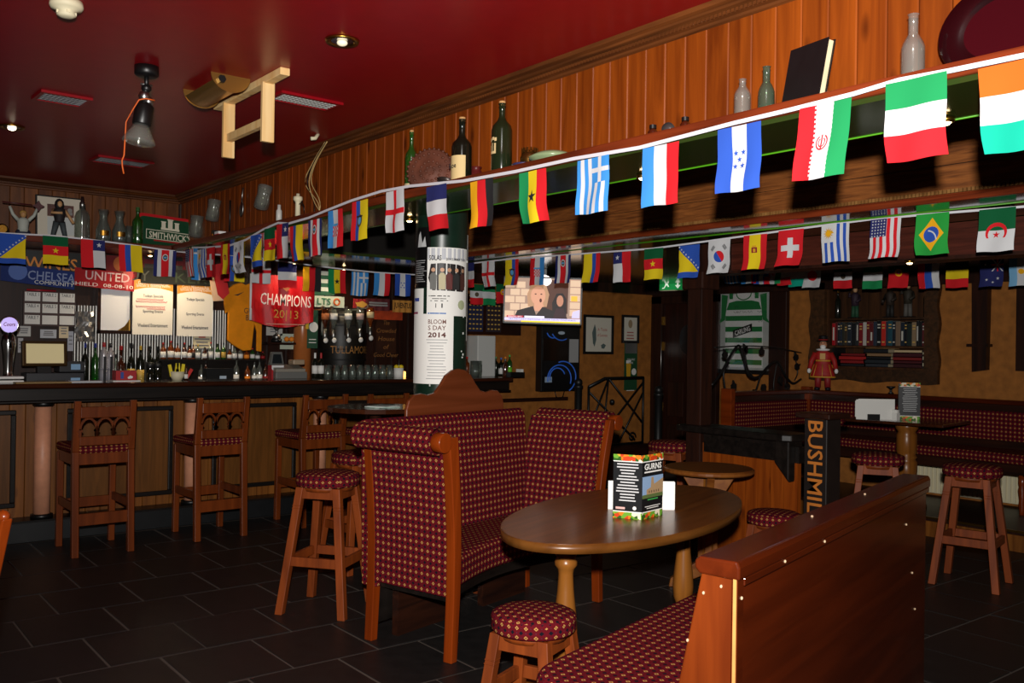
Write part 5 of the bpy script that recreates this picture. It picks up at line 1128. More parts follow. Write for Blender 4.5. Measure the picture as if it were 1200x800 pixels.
# exit sign
ex = thing('exit_sign', 'green lit exit sign with running man and arrow over the door', 'sign', M=wf((8, 7.16, 2.195), -75))
MB().box(-.165, -.085, -.05, .165, .085, 0).build('case', CREAM, ex); MB().poly(rect(-.155, -.075, .155, .075), .001).build('panel', glow('1f9a4c', .45, 'exit_green'), ex)
WG = glow('e8f4e0', .7, 'exit_white')
b = MB().poly([(.07, .06), (.09, .06), (.09, -.02), (.115, -.02), (.08, -.06), (.045, -.02), (.07, -.02)], .002); b.build('arrow', WG, ex)
b = MB().poly(disc(-.065, .052, .014, 10), .002).poly([(-.09, .035), (-.06, .04), (-.05, .0), (-.075, -.005)], .002).poly([(-.075, .0), (-.05, .0), (-.03, -.035), (-.045, -.04)], .002).poly([(-.075, .0), (-.06, -.01), (-.09, -.055), (-.12, -.06), (-.12, -.05), (-.095, -.045)], .002).poly([(-.085, .035), (-.09, .022), (-.12, .015), (-.12, .025)], .002).poly([(-.06, .035), (-.055, .022), (-.025, .012), (-.022, .022)], .002)
b.build('running_figure', WG, ex)
# wrought-iron gate with ball posts
ga = thing('iron_gate', 'black wrought iron railing with crossed bars and sloping top rail', 'railing', (6.60, 7.2, .0))
y = 0
G0, G1, GM = (6.754, 7.2, 1.021), (7.596, 7.2, 1.113), (6.994, 7.2, 1.11)
a = lambda p: (p[0]-6.60, 0, p[2])
MB().tube([a(G0), a(GM), a(G1)], .016, 6).build('top_rail', BLACKM, ga)
B0, B1 = (G0[0]-6.60, 0, .38), (G1[0]-6.60, 0, .38)
MB().tube([B0, B1], .014, 6).build('bottom_rail', BLACKM, ga); MB().tube([B1, a(G1)], .014, 6).tube([B0, a(G0)], .014, 6).build('stile', BLACKM, ga)
gx = lambda t: G0[0]-6.60+(G1[0]-G0[0])*t
for t0, z0, t1, z1 in ((.35, GM[2], 0, .55), (.35, GM[2], 1, .6), (0, G0[2]-.05, .85, .42), (1, G1[2]-.05, .15, .42), (.35, GM[2], .25, .4), (1, .95, .55, .4)): MB().tube([(gx(t0), 0, z0), (gx(t1), 0, z1)], .010, 5).build('bar', BLACKM, ga)
b = MB()
for cx in (.25, .8): b.tube([(gx(cx)+.06*cos(k*.6)*(1-k/16), 0, .45+.06*sin(k*.6)*(1-k/16)) for k in range(14)], .008, 5)
b.build('scrolls', BLACKM, ga); MB().ball((gx(.42), -.0, .85), .03, .03, .03, 10).build('latch_knob', BLACKM, ga)
MB().box(-.05, -.05, 0, 1.05, .05, .37).build('plinth', DARKX, ga)
for l, p in (('left end of the iron railing', (6.558, 7.15, 1.108)), ('before the dark door, right of the railing', (7, 6.419, 1.052))):
    po = thing('ball_post', 'black iron post with ball top at '+l, 'post', (p[0], p[1], 0), 0)
    z = p[2]; MB().lathe([(.06, 0), (.06, .03), (.04, .05), (.04, z-.1), (.05, z-.09), (.05, z-.07), (.03, z-.06)], n=14).build('shaft', BLACKM, po); MB().ball((0, 0, z-.035), .045, n=12).build('ball', BLACKM, po)
# ================================================================ RIGHT WALL
# framed football shirt
jq = (8.19, 6.279, 1.654, 0.785, 0.95); jf, w_, h_ = frame_pic('framed_shirt', 'black framed signed football shirt with green and white hoops', (0, 0, 0, jq[3], jq[4]), .04, wf((8.198, jq[1], jq[2]), -90), BLACK, 'b9bcb8', .045)
GH = plain('1f7a3c', .8); WH = plain('e8e8e4', .8); sw, z = .25, .008
body = [(-sw, -h_+.07), (sw, -h_+.07), (sw*.98, h_-.30), (sw*.80, h_-.11), (.10, h_-.07), (-.10, h_-.07), (-sw*.80, h_-.11), (-sw*.98, h_-.30)]
MB().prism(body, .006, z+.004).build('shirt', WH, jf)
for y0 in [-h_+.10+i*.12 for i in range(5)]: MB().poly(rect(-sw*.98, y0, sw*.98, y0+.055), z+.0055).build('green_hoop', GH, jf)
MB().poly([(-sw*.93, h_-.25), (sw*.93, h_-.25), (sw*.80, h_-.17), (.1, h_-.15), (-.1, h_-.15), (-sw*.80, h_-.17)], z+.0055).build('green_hoop', GH, jf)
for s in (-1, 1):
    pts = [(s*sw*.86, h_-.09), (s*sw*1.2, h_-.075), (s*sw*1.22, h_-.34), (s*sw*1.36, h_-.40), (s*sw*1.0, h_-.36)]; MB().poly(pts if s > 0 else pts[::-1], z+.0065).build('sleeve', GH, jf)
    MB().poly(rect(s*.17-.025, h_-.13, s*.17+.025, h_-.065), z+.0065).build('shoulder_flash', GH, jf)
b = MB().tube([(.10*cos(radians(180+180*i/12)), h_-.07+.07*sin(radians(180+180*i/12)), z+.007) for i in range(13)], .006, 5); b.build('collar', GH, jf)
pn2 = MB().poly([(-.14, -.085), (.115, -.01), (.115, .075), (-.14, .0)], z+.0075).build('sponsor_panel', plain('0c0d0c', .6), jf)
txt('CARLING', .055, WHITE, jf, -.01, -.005, z+.009, width=.21, bold=.02, rot=16)
b = MB()
for i in range(9):
    x, yy = random.uniform(-.2, .2), random.choice((.2, .26, .1, -.12)); b.tube([(x+k*.012, yy+.012*sin(k*2.1+i), z+.008) for k in range(6)], .002, 4)
b.build('signatures', INK, jf)
MB().box(-w_+.04, -h_+.04, .036, w_-.04, h_-.04, .0375).build('glass_pane', G_PANE, jf)
# book niche
nf = struct(MB().box(8.2, NY0, NZ0, 8.46, NY0+.02, NZ1).box(8.2, NY1-.02, NZ0, 8.46, NY1, NZ1).box(8.2, NY0, NZ0, 8.46, NY1, NZ0+.02).box(8.2, NY0, NZ1-.02, 8.46, NY1, NZ1).box(8.44, NY0, NZ0, 8.46, NY1, NZ1).build('trim_15', wood('niche_oak', '2c190c', '482b15', .5, 2)))
def wavy(p, q, wd, n=16):
    p, q = Vector(p), Vector(q); d = (q-p).normalized(); nn = Vector((-d.y, d.x)); o = []
    for i in range(n+1): t = i/n; o.append(tuple(p.lerp(q, t)+nn*(wd+.012*sin(t*pi*5))))
    return [tuple(p), tuple(q)]+o[::-1]
NFR = wood('niche_frame', '33200f', '4f3119', .55, 2)
FM_ = wf((8.2, 0, 0), -90); ny = lambda y: -y
def edge(p, q, wd):
    return MB().prism([tuple(x) for x in wavy(p, q, wd)], 0.001, .05).build('frame_board', NFR, nf)
for nm, pts in (('r', wavy((-NY0, NZ1), (-NY0, NZ0), .13)), ('l', wavy((-NY1, NZ0), (-NY1, NZ1), .17)), ('b', wavy((-NY0+.13, NZ0), (-NY1-.17, NZ0), .12))):
    b = MB().prism(pts, .001, .05); o = b.build('frame_board', NFR, nf); o.location = (8.2, 0, 0); o.rotation_euler = FM_.to_euler()
SZ1, SZ2 = (8.25, 4.734, 1.772)[2], (8.25, 4.73, 1.501)[2]
for z_ in (SZ1, SZ2): MB().box(8.21, NY0+.02, z_-.022, 8.44, NY1-.02, z_-.002).build('shelf', NFR, nf)
# upright books on the middle shelf
BKC = ['a8141e', '5a1418', '20242a', '1a2434', '2a2a22', '3a3024', '222a34', '16181c', '2a2e30', '7a1620', 'b8b4ac', '6a1a20', '5c1a1c', '2a3442', '14161a', 'c02a20', '2a3444', '1f4a58', '16202a', '7a6450', '1a2632', '101418', '1c2a28', '8a7458', '16181c', '141416', '5a1a22']
BW = [26, 16, 22, 14, 16, 24, 30, 34, 20, 30, 26, 24, 26, 24, 32, 32, 14, 32, 22, 34, 26, 20, 30, 30, 18, 20, 24]
ysum = sum(BW); yy = NY1-.03; span = NY1-NY0-.06
BD = ['bright red book at the left end', 'thin maroon book second from the left end', 'dark book third from the left with pale print', 'thin navy book with white print, fourth from left', 'narrow dark book with gold title, fifth from left', 'dark brown book sixth from left', 'slate book left of the widest black one', 'wide black book with gold label', 'thin charcoal book beside brownish red one', 'brownish red book left of the pale one', 'pale grey book', 'maroon book right of the pale one', 'second maroon book right of the pale one', 'blue-grey book left of a wide black one', 'wide black book left of the bright red one in the middle', 'bright red book in the middle', 'thin slate book right of the middle red one', 'teal book', 'black book between teal and tan ones', 'tan book right of the teal one', 'navy book right of first tan book', 'black book third right of the teal one', 'dark green book left of last tan one', 'last tan book near right end', 'thin black book right of the last tan one', 'black book left of maroon end book', 'maroon book at the right end']
for i, (c, w_) in enumerate(zip(BKC, BW)):
    t_ = span*w_/ysum; h_ = .225+random.uniform(-.02, .02); 
    o = thing('book', BD[i]+' of the upright row', 'book', (8.24, yy-t_/2, SZ1-.002+0), 0, 'upright books in the niche')
    o.location.z = SZ2-.002 if False else SZ2
    MB().box(0, -t_/2+.001, 0, .15, t_/2-.001, h_).build('cover', plain(c, .5), o, bevel=.002, seg=1)
    MB().box(.004, -t_/2+.004, h_-.002, .146, t_/2-.004, h_+.0005).build('pages', CREAM, o)
    if i % 3 != 1:
        m = MB(); zz = .02 if i % 2 else .05
        m.box(-.0012, -t_*.22, zz, 0, t_*.22, h_*random.uniform(.5, .9)) if i % 4 == 0 else [m.box(-.0012, -t_*.3, zq, 0, t_*.3, zq+.012) for zq in (.03, h_*.7, h_*.82)]
        m.build('gilt_print', plain('c9a45a', .5) if i % 2 else plain('c8c4b8', .6), o)
    yy -= t_
# stacks of books lying flat
stk = [((8.26, 5.003, 1.237)[1], ['222024', '8a1c1e', 'a8201f', '7a1a1c'], .30), ((8.26, 4.75, 1.245)[1], ['30343a', '242a2e', '14171a', '8a6a4a', '1a1d20', 'b8905a'], .28), ((8.26, 4.432, 1.255)[1], ['3a1418', '4a161c', '7a1f1e', '40141a', 'c8b088'], .32)]
nmz = ('left', 'middle', 'right')
for k, (y_, cs, L) in enumerate(stk):
    z_ = NZ0+.02
    for j, c in enumerate(cs):
        th = .028+.012*((j*7+k) % 3)/2; d_ = random.uniform(-.015, .015)
        o = thing('book', 'flat book %s of the %s stack in the niche' % (('at the bottom', 'second from bottom', 'third from bottom', 'fourth from bottom', 'fifth from bottom', 'on top')[5 if j == len(cs)-1 else j], nmz[k]), 'book', (8.25, y_+d_, z_), 0, 'flat stacked books in the niche')
        l2 = L/2*random.uniform(.8, 1); MB().box(0, -l2, 0, .16, l2, .004).box(0, -l2, th-.004, .16, l2, th).box(0, -l2, 0, .004, l2, th).build('cover', plain(c, .5), o)
        MB().box(.004, -l2+.004, .004, .156, l2-.004, th-.004).build('pages', plain('b8a888', .8), o)
        z_ += th
vb = thing('book', 'single dark book with white spine marks upright at the right of lowest niche shelf', 'book', (8.24, NY0+.045, NZ0+.02)); MB().box(0, -.018, 0, .15, .018, .17).build('cover', plain('1a1416', .5), vb); MB().box(-.001, -.008, .02, 0, .008, .05).box(-.001, -.008, .08, 0, .008, .11).box(-.001, -.008, .13, 0, .008, .15).build('spine_print', CREAM, vb)
bb2 = thing('black_book', 'black book standing behind the red-coated figure', 'book', (8.26, (8.26, 5.212, 1.437)[1], NZ0+.02)); MB().box(0, -.03, 0, .15, .03, .19).build('cover', BLACK, bb2)
# figurines and bottles on the top shelf
def figurine(label, p, coat, legs, pose=0, h=.26):
    t = thing('shelf_figurine', label, 'figurine', p, 0, 'figurines on the top niche shelf'); k = h/.26
    MB().tube([(0, .018*k, 0), (0, .014*k, .11*k)], .016*k, 8).tube([(0, -.018*k, 0), (0, -.014*k, .11*k)], .016*k, 8).build('legs', plain(legs, .7), t)
    MB().lathe([(.03*k, .10*k), (.032*k, .15*k), (.038*k, .19*k), (.015*k, .215*k)], n=10).build('jacket', plain(coat, .7), t)
    MB().ball((0, 0, .235*k), .019*k, .019*k, .024*k, 8).build('head', plain('c0946a', .6), t)
    e = (.02, .06, .21) if pose else (-.03, .04, .14)
    MB().tube([(0, .035*k, .19*k), (e[0]*k-.02, e[1]*k, (e[2]-.03)*k), (e[0]*k-.04, e[1]*.7*k, e[2]*k)], .011*k, 6).tube([(0, -.035*k, .19*k), (-.02*k, -.055*k, .15*k), (-.045*k, -.035*k, .13*k)], .011*k, 6).build('arms', plain(coat, .7), t)
    MB().cbox((0, 0, .005), (.07*k, .09*k, .01)).build('base', BLACK, t)
figurine('figurine with dark coat and green trousers on the top niche shelf', (8.3, (8.3, 5.017, 1.829)[1], SZ1), '2a1626', '1d4a30', 1, .31); figurine('brown-jacketed figurine in the middle of the top niche shelf', (8.3, (8.3, 4.649, 1.822)[1], SZ1), '2c2018', '1a1816', 0, .31); figurine('figurine with green sash and grey trousers at right of top shelf', (8.3, (8.3, 4.47, 1.818)[1], SZ1), '2a2418', '5a5650', 1, .33)
bottle('dark bottle at the left end of the top niche shelf', (8.32, (8.32, 5.218, 1.834)[1], SZ1), .29, .03, G_DARK, BRASS, None, n=10); bottle('dark bottle at the right end of the top niche shelf', (8.32, (8.32, 4.298, 1.816)[1], SZ1), .3, .03, G_DARK, BRASS, None, n=10)
# red-coated figure standing on the bench rail
BFK = .86
bf = thing('red_coat_figure', 'painted red-coated guard figure with white ruff standing on bench rail', 'figurine', (8.11, (8.11, 5.245, 1.06)[1], 1.05), -62)
def flat_(b):
    for p in b.v: p.y *= .6
RC = plain('b0201c', .6, 0, .4, .4, 'red_coat'); GT = plain('c8902a', .5)
for s in (-1, 1):
    MB().tube([(s*.055, 0, .03), (s*.05, 0, .2)], .034, 10, r1=.042).build('leg', plain('8a1a1c', .6), bf); MB().ball((s*.06, -.02, .02), .035, .06, .022, 10).build('shoe', plain('16181f', .4), bf)
b = MB().lathe([(.145, .15), (.13, .2), (.095, .3), (.08, .34), (.095, .4), (.085, .44), (.03, .465)], n=20); flat_(b); b.build('coat', RC, bf)
b = MB()
for a in range(8): b.tube([(.146*cos(a*pi/4), .146*sin(a*pi/4), .15), (.097*cos(a*pi/4), .097*sin(a*pi/4), .3)], .005, 5)
b.lathe([(.147, .148), (.149, .156), (.146, .164)], n=20); b.lathe([(.083, .335), (.086, .345), (.083, .355)], n=18); flat_(b); b.box(-.03, -.062, .36, .03, -.045, .43); b.build('gold_trim', GT, bf)
for s in (-1, 1):
    MB().tube([(s*.08, 0, .43), (s*.125, -.005, .34), (s*.145, -.03, .25)], .034, 10, r1=.026).build('sleeve', RC, bf); MB().ball((s*.15, -.035, .225), .024, .024, .03, 8).build('glove', WHITE, bf)
MB().lathe([(.04, .455), (.075, .465), (.078, .478), (.04, .485)], n=18).build('ruff', WHITE, bf); hd = MB().ball((0, -.005, .53), .044, .046, .055, 12).build('head', plain('c98a68', .6), bf)
MB().ball((0, -.03, .505), .034, .028, .032, 10).build('beard', WHITE, bf); MB().ball((0, -.05, .535), .009, .012, .012, 8).build('nose', plain('c98a68', .6), bf)
b = MB().ball((-.017, -.043, .548), .006, .005, .006, 6).ball((.017, -.043, .548), .006, .005, .006, 6); b.build('eyes', BLACK, bf)
MB().lathe([(.075, .565), (.078, .572), (.05, .578), (.052, .62), (.045, .635), (.001, .638)], n=18).build('hat', plain('141112', .5), bf); MB().lathe([(.0525, .58), (.053, .592)], n=18).build('hat_band', RC, bf)
bf.scale = (BFK, BFK, BFK)
# iron vine screen on the return bench
vi = thing('iron_vine', 'black wrought iron vine with leaves on the bench back', 'iron screen', M=wf((7.5, 5.53, 1.06), 0))
def vtube(pts, r=.016):
    f_ = []
    for k in range(len(pts)-1):
        p0, p1, p2, p3 = pts[max(k-1, 0)], pts[k], pts[k+1], pts[min(k+2, len(pts)-1)]
        for q in range(5):
            t = q/5; f_.append(tuple(.5*((2*p1[i])+(-p0[i]+p2[i])*t+(2*p0[i]-5*p1[i]+4*p2[i]-p3[i])*t*t+(-p0[i]+3*p1[i]-3*p2[i]+p3[i])*t*t*t) for i in range(2))+(.0,))
    f_.append(pts[-1]+(.0,)); return f_
for k, (pts, r) in enumerate((([(-.75, .05), (-.62, .16), (-.45, .36), (-.35, .42), (-.28, .30), (-.2, .14), (-.05, .12), (.1, .22), (.25, .27), (.38, .14), (.52, .05), (.66, .09)], .018), ([(-.72, .4), (-.3, .42), (.2, .41), (.66, .36)], .009), ([(-.28, .42), (-.22, .2), (-.1, .1)], .014), ([(0, .17), (-.08, .0), (-.14, -.05)], .012), ([(.25, .26), (.2, .05), (.22, -.05)], .010), ([(-.55, .0), (-.58, .16), (-.5, .26)], .012), ([(.56, .3), (.6, .16), (.55, .08)], .009))):
    MB().tube(vtube(pts), r*.68, 6).build('stem', BLACKM, vi)
lf = [(0, 0), (.03, .015), (.035, .05), (.015, .06), (0, .095), (-.015, .06), (-.035, .05), (-.03, .015)]
for x, yy_, ro in ((-.55, .3, 20), (-.3, .34, -30), (-.24, .36, 30), (.0, .33, 0), (.05, .05, 160), (-.42, .0, 10), (-.12, .0, 190), (.3, .12, 200), (.58, .28, 20), (.56, .2, -60), (.45, .05, 150), (.18, .0, 170)):
    c, s = cos(radians(ro)), sin(radians(ro)); MB().prism([(x+p[0]*c-p[1]*s, yy_+p[0]*s+p[1]*c) for p in lf], -.01, .01).build('leaf', BLACKM, vi)
# on the platform table
TZ = .88
mn = thing('menu_stand', 'black printed menu card standing on the platform table', 'menu', M=wf((7.34, (7.34, 3.926, 0.894)[1], TZ), -52))
MB().box(-.08, 0, -.002, .08, .31, .002).build('card', plain('1a1a1c', .4), mn); MB().box(-.08, 0, -.06, .08, .3, -.056).build('card', plain('1a1a1c', .4), mn)
FOODM = None
def food():
    m, N, L, b = newmat('food_photo'); tc = N.new('ShaderNodeTexCoord'); v = N.new('ShaderNodeTexVoronoi'); v.inputs['Scale'].default_value = 55; L.new(tc.outputs['Object'], v.inputs['Vector'])
    r = N.new('ShaderNodeValToRGB'); r.color_ramp.interpolation = 'CONSTANT'; e = r.color_ramp.elements; e[0].color = lin('2d5a1c'); e[1].position = .85; e[1].color = lin('e8dcc0')
    for p, c in ((.25, '6aa030'), (.45, 'e07a1c'), (.62, 'c8401a'), (.74, 'e8a83a')): x = e.new(p); x.color = lin(c)
    s = N.new('ShaderNodeSeparateColor'); L.new(v.outputs['Color'], s.inputs[0]); L.new(s.outputs[0], r.inputs[0]); L.new(r.outputs[0], b.inputs['Base Color']); b.inputs['Roughness'].default_value = .3; return m
FOODM = food()
def menu_print(t, w_, h_, z, title=None):
    MB().poly(rect(-w_, h_*.9, w_, h_), z).build('food_band', FOODM, t); MB().poly(rect(-w_, 0, w_, h_*.1), z).build('food_band', FOODM, t)
    MB().poly(rect(-w_, h_*.885, w_, h_*.9), z).build('white_rule', PAPER, t); MB().poly(rect(-w_, h_*.1, w_, h_*.115), z).build('white_rule', PAPER, t)
menu_print(mn, .08, .31, .0025); lines(mn, -.06, .06, [.26-.0155*i for i in range(13)], plain('b8b8b8', .6), .005, z=.003)
np_ = thing('paper_stack', 'white papers held by a black clip on the platform table', 'papers', M=wf((7.1, (7.1, 4.101, 0.919)[1], TZ), -40))
MB().box(-.15, .0, -.012, .15, .165, -.006).build('sheet', PAPER, np_); MB().box(-.16, .02, -.006, .13, .155, -.001).build('sheet', PAPER, np_); MB().box(-.13, .04, -.02, .17, .17, -.013).build('sheet', PAPER, np_)
MB().box(-.06, 0, .0, .04, .045, .012).build('clip', BLACK, np_)
sa = thing('sachets', 'white sugar sachets between papers and menu on platform table', 'sachets', (7.2, (7.2, 3.969, 0.91)[1], TZ)); MB().cbox((0, 0, .03), (.05, .04, .06)).cbox((0.01, 0.01, .07), (.03, .05, .03)).build('sachet', PAPER, sa)
bc = thing('candle_holder', 'small black candle holder behind the menu on bench rail', 'candle holder', (8.16, (8.16, 4.552, 1.091)[1], 1.05)); MB().lathe([(.03, 0), (.012, .02), (.012, .04), (.04, .06), (.04, .07), (.001, .065)], n=14).build('stem', BLACKM, bc)
# ================================================================ ON THE OVAL TABLE
mt_ = thing('menu_card', 'black tent menu with food photo bands and white title, on oval table', 'menu', (2.79, 2.66, .74), 0)
Ma = wf((0, 0, 0), 0)
pA, pB, pC = Vector((2.711, 2.733)), Vector((2.771, 2.625)), Vector((2.929, 2.656))
def panel(p, q, nm):
    d = (q-p); L = d.length; ang = math.degrees(math.atan2(d.y, d.x)); mid = (p+q)/2
    M = wf((mid.x-2.79, mid.y-2.66, 0), ang)
    o = MB().box(-L/2, 0, -.002, L/2, .265, 0).build(nm, plain('17181a', .3), mt_, M=M); return o, L
oA, LA = panel(pA, pB, 'left_panel'); oB, LB_ = panel(pB, pC, 'right_panel')
menu_print(oA, LA/2, .265, .001); menu_print(oB, LB_/2, .265, .001)
lines(oA, -LA*.42, LA*.42, [.225-.0125*i for i in range(13)], plain('c8c8c8', .6), .005, z=.0015, ragged=.5)
b = MB().poly(rect(-LA*.4, .038, -LA*.08, .047), .0015); b.build('sponsor_mark', plain('d8a8a0', .6), oA); b = MB().poly(disc(LA*.25, .045, .008, 10), .0015); b.build('emblem', PAPER, oA)
txt('GURNS', .026, PAPER, oB, .0, .215, .0016, width=LB_*.82, bold=.03); lines(oB, -LB_*.42, LB_*.42, [.193], PAPER, .006, z=.0016, ragged=.05)
b = MB().poly(rect(-LB_/2, .09, LB_/2, .175), .0013); b.build('photo_sky', plain('8aa6c8', .4), oB)
b = MB().poly([(-LB_*.3, .092), (-LB_*.3, .12), (-LB_*.1, .128), (-.012, .17), (.004, .17), (.01, .14), (LB_*.5, .16), (LB_*.5, .092)], .0016); b.build('photo_castle', plain('a88a66', .5), oB)
b = MB()
for i in range(5): b.poly(rect(-.03+.018*i, .105, -.024+.018*i, .115), .0018)
b.build('photo_windows', plain('4a3c30', .5), oB); b = MB().poly(rect(-LB_/2, .085, LB_/2, .1), .0017); b.build('photo_ground', plain('5a6a3a', .5), oB)
lines(oB, -LB_*.3, LB_*.3, [.078], plain('3aa04a', .6), .005, z=.0016); lines(oB, -LB_*.4, LB_*.4, [.05, .042], PAPER, .003, z=.0016)
wc = thing('white_cards', 'white cards in a holder behind the tent menu', 'cards', (2.945, 2.795, .74), 0)
d = Vector((3.04-2.80, 2.745-2.87)); ang = math.degrees(math.atan2(d.y, d.x))
MB().box(-.145, 0, -.002, .145, .125, .002).build('card', PAPER, wc, M=wf((0, 0, 0), -38)); MB().box(-.13, 0, -.014, .15, .12, -.01).build('card', PAPER, wc, M=wf((0, 0, 0), -38))
# ================================================================ BAR CONTENTS
WT = 1.135
bt = thing('beer_tap', 'tall chrome beer tap with round lit badge at left end', 'beer tap', ((1.242, 7.4, 1.181)[0], 7.4, WT))
MB().lathe([(.001, 0), (.06, 0), (.06, .01), (.035, .02), (.03, .08), (.04, .2), (.05, .28), (.042, .33), (.02, .36), (.001, .36)], n=20).build('column', CHROME, bt)
MB().tube([(0, -.03, .3), (0, -.07, .35), (0, -.08, .25)], .012, 8).build('handle', BLACK, bt)
bdg = MB().lathe([(.058, -.02), (.06, 0), (.055, .006), (.001, .007)], n=24, M=Matrix.Translation(Vector((0, -.03, .41))) @ Matrix.Rotation(pi/2, 4, 'X')).build('badge', glow('b8a8e8', .9, 'lit_badge'), bt)
MB().lathe([(.06, -.022), (.064, 0), (.058, .008), (.055, .006)], n=24, M=Matrix.Translation(Vector((0, -.03, .41))) @ Matrix.Rotation(pi/2, 4, 'X')).build('badge_rim', CHROME, bdg)
txt('Coors', .028, plain('8a1a3a', .5), bdg, 0, .005, 0, width=.075, bold=.02, shear=.2, M=wf((0, -.0375, .41), 0))
MB().lathe([(.02, .34), (.02, .37), (.012, .38)], n=10).build('collar', plain('2a3a8a', .4), bt)
tr = thing('bar_trays', 'stack of two white trays at the left end of bar', 'tray', ((1.21, 7.3, 1.143)[0], 7.32, WT)); 
for i in range(2): MB().box(-.2, -.08, i*.028, .11, .1, i*.028+.018).build('tray', WHITE, tr, bevel=.006)
mat_ = thing('bar_towel', 'brown bar mat lying flat near the white trays', 'bar mat', ((1.43, 7.25, 1.13)[0], 7.22, WT)); MB().box(-.18, -.08, 0, .18, .09, .008).build('mat', plain('8a6a35', .6), mat_)
nw_ = thing('newspaper', 'folded white papers lying on the bar before green bottles', 'papers', ((1.703, 7.25, 1.132)[0], 7.26, WT)); MB().box(-.12, -.08, 0, .12, .08, .006).box(-.1, -.06, .006, .13, .07, .01).build('sheet', plain('b9b9bc', .7), nw_)
rd = thing('red_box', 'red card box with white script on the bar', 'box', ((2.031, 7.35, 1.137)[0], 7.36, WT)); MB().box(-.075, -.05, .008, .075, .05, .08).build('carton', plain('a8181f', .5), rd)
MB().box(-.1, -.07, 0, .1, .07, .006).build('paper', PAPER, rd); MB().cbox((-.03, -.052, .045), (.022, .003, .05)).build('can_print', plain('2a4a9a', .5), rd); txt('Cola', .02, PAPER, rd, 0, 0, 0, width=.04, bold=.02, M=wf((.03, -.0515, .03), 0)) if False else MB().poly([(.01, .03), (.03, .045), (.05, .035), (.045, .022), (.015, .018)], 0).build('white_mark', PAPER, rd, M=wf((0, -.0512, 0), 0))
sb = thing('sachet_bowl', 'white bowl of yellow and red sachets on the bar', 'bowl', ((2.432, 7.35, 1.132)[0], 7.36, WT)); MB().lathe([(.001, 0), (.035, 0), (.05, .03), (.058, .07), (.054, .07), (.045, .03), (.001, .01)], n=20).build('bowl', CREAM, sb)
for i, (x, c, ro) in enumerate(((-.035, 'e8d020', 12), (-.015, 'e0c81c', -6), (.015, 'e8d838', 4), (.03, 'e8d020', -8), (.055, 'd02a22', -30), (.0, 'e8e4da', 0))):
    MB().box(x-.012, -.006, .04, x+.012, .006, .135 if c != 'e8e4da' else .09, M=Matrix.Rotation(radians(-ro), 4, 'Y')).build('sachet', plain(c, .6), sb)
sl = thing('salt_bottle', 'small white-labelled sauce bottle beside the sachet bowl', 'bottle', ((2.493, 7.33, 1.139)[0], 7.33, WT)); MB().lathe([(.001, 0), (.015, 0), (.015, .07), (.008, .09), (.008, .11), (.001, .11)], n=12).build('glass_body', G_BROWN, sl); MB().lathe([(.0155, .015), (.0155, .05)], n=12).build('paper_label', PAPER, sl)
# back bar bottles
BZ, BY_ = 1.05, 8.12
def bb(u0, u1, vt, vb, mat, cap, lab, desc, y=BY_, z=BZ, **k):
    pass
cols = {'g': G_GREEN, 'c': G_CLEAR, 'd': G_DARK, 'a': G_AMBER, 'b': G_BROWN, 's': plain('b4b0b4', .25, .4, name='frosted_silver')}
coln = {'g': 'green', 'c': 'clear', 'd': 'black', 'a': 'amber', 'b': 'brown', 's': 'frosted silver'}
capc = {'u': plain('20308a', .4), 'r': plain('b01c20', .4), 'k': BLACK, 'y': plain('c8a030', .4), 'w': WHITE, 'n': None}
capn = {'u': 'blue', 'r': 'red', 'k': 'black', 'y': 'gold', 'w': 'white', 'n': 'no'}
labc = {'w': PAPER, 'k': plain('1a1a1c', .5), 'y': plain('c8a44a', .5), 'o': ORANGE, 'r': plain('9a1c20', .5), 'n': None, 's': plain('9a98a0', .4)}
labn = {'w': 'white', 'k': 'black', 'y': 'gold', 'o': 'orange', 'r': 'red', 'n': 'no', 's': 'silver'}
low_ = [((1.929, 8.12, 1.418), .03, 'd', 'u', 'n', .6), ((2.008, 8.12, 1.419), .031, 'g', 'u', 'n', .6), ((2.075, 8.12, 1.427), .034, 's', 'r', 's', .72), ((2.129, 8.12, 1.421), .03, 's', 'k', 's', .72), ((2.193, 8.2, 1.327), .028, 'c', 'k', 'w', .6), ((2.211, 8.12, 1.4), .038, 'b', 'r', 'k', .5), ((2.294, 8.12, 1.423), .034, 'd', 'k', 'y', .52), ((2.371, 8.12, 1.402), .032, 'd', 'y', 'y', .6), ((2.435, 8.06, 1.206), .03, 'd', 'k', 'k', .7), ((2.499, 8.06, 1.199), .028, 'd', 'k', 'k', .7)]
for i, (p, r, m, c, l, bo_) in enumerate(low_):
    h_ = p[2]-BZ
    t = bottle('%s bottle with %s cap, %s on the back bar counting from the till' % (coln[m], capn[c], ('first', 'second', 'third', 'fourth', 'fifth', 'sixth', 'seventh', 'eighth', 'ninth', 'tenth')[i]), (p[0], p[1], BZ), h_, r, cols[m], capc[c], labc[l], body=bo_, n=12, group='bottles standing on the back bar')
    if m == 's': lines(t, -.05, .05, [0], BLACK, .02) if False else MB().poly(rect(-.1, -.01, .1, .012), 0).build('vertical_print', INK, t, M=wf((0, -r-.003, .16), 0) @ Matrix.Rotation(pi/2, 4, 'Z'))
S1Z = 1.285
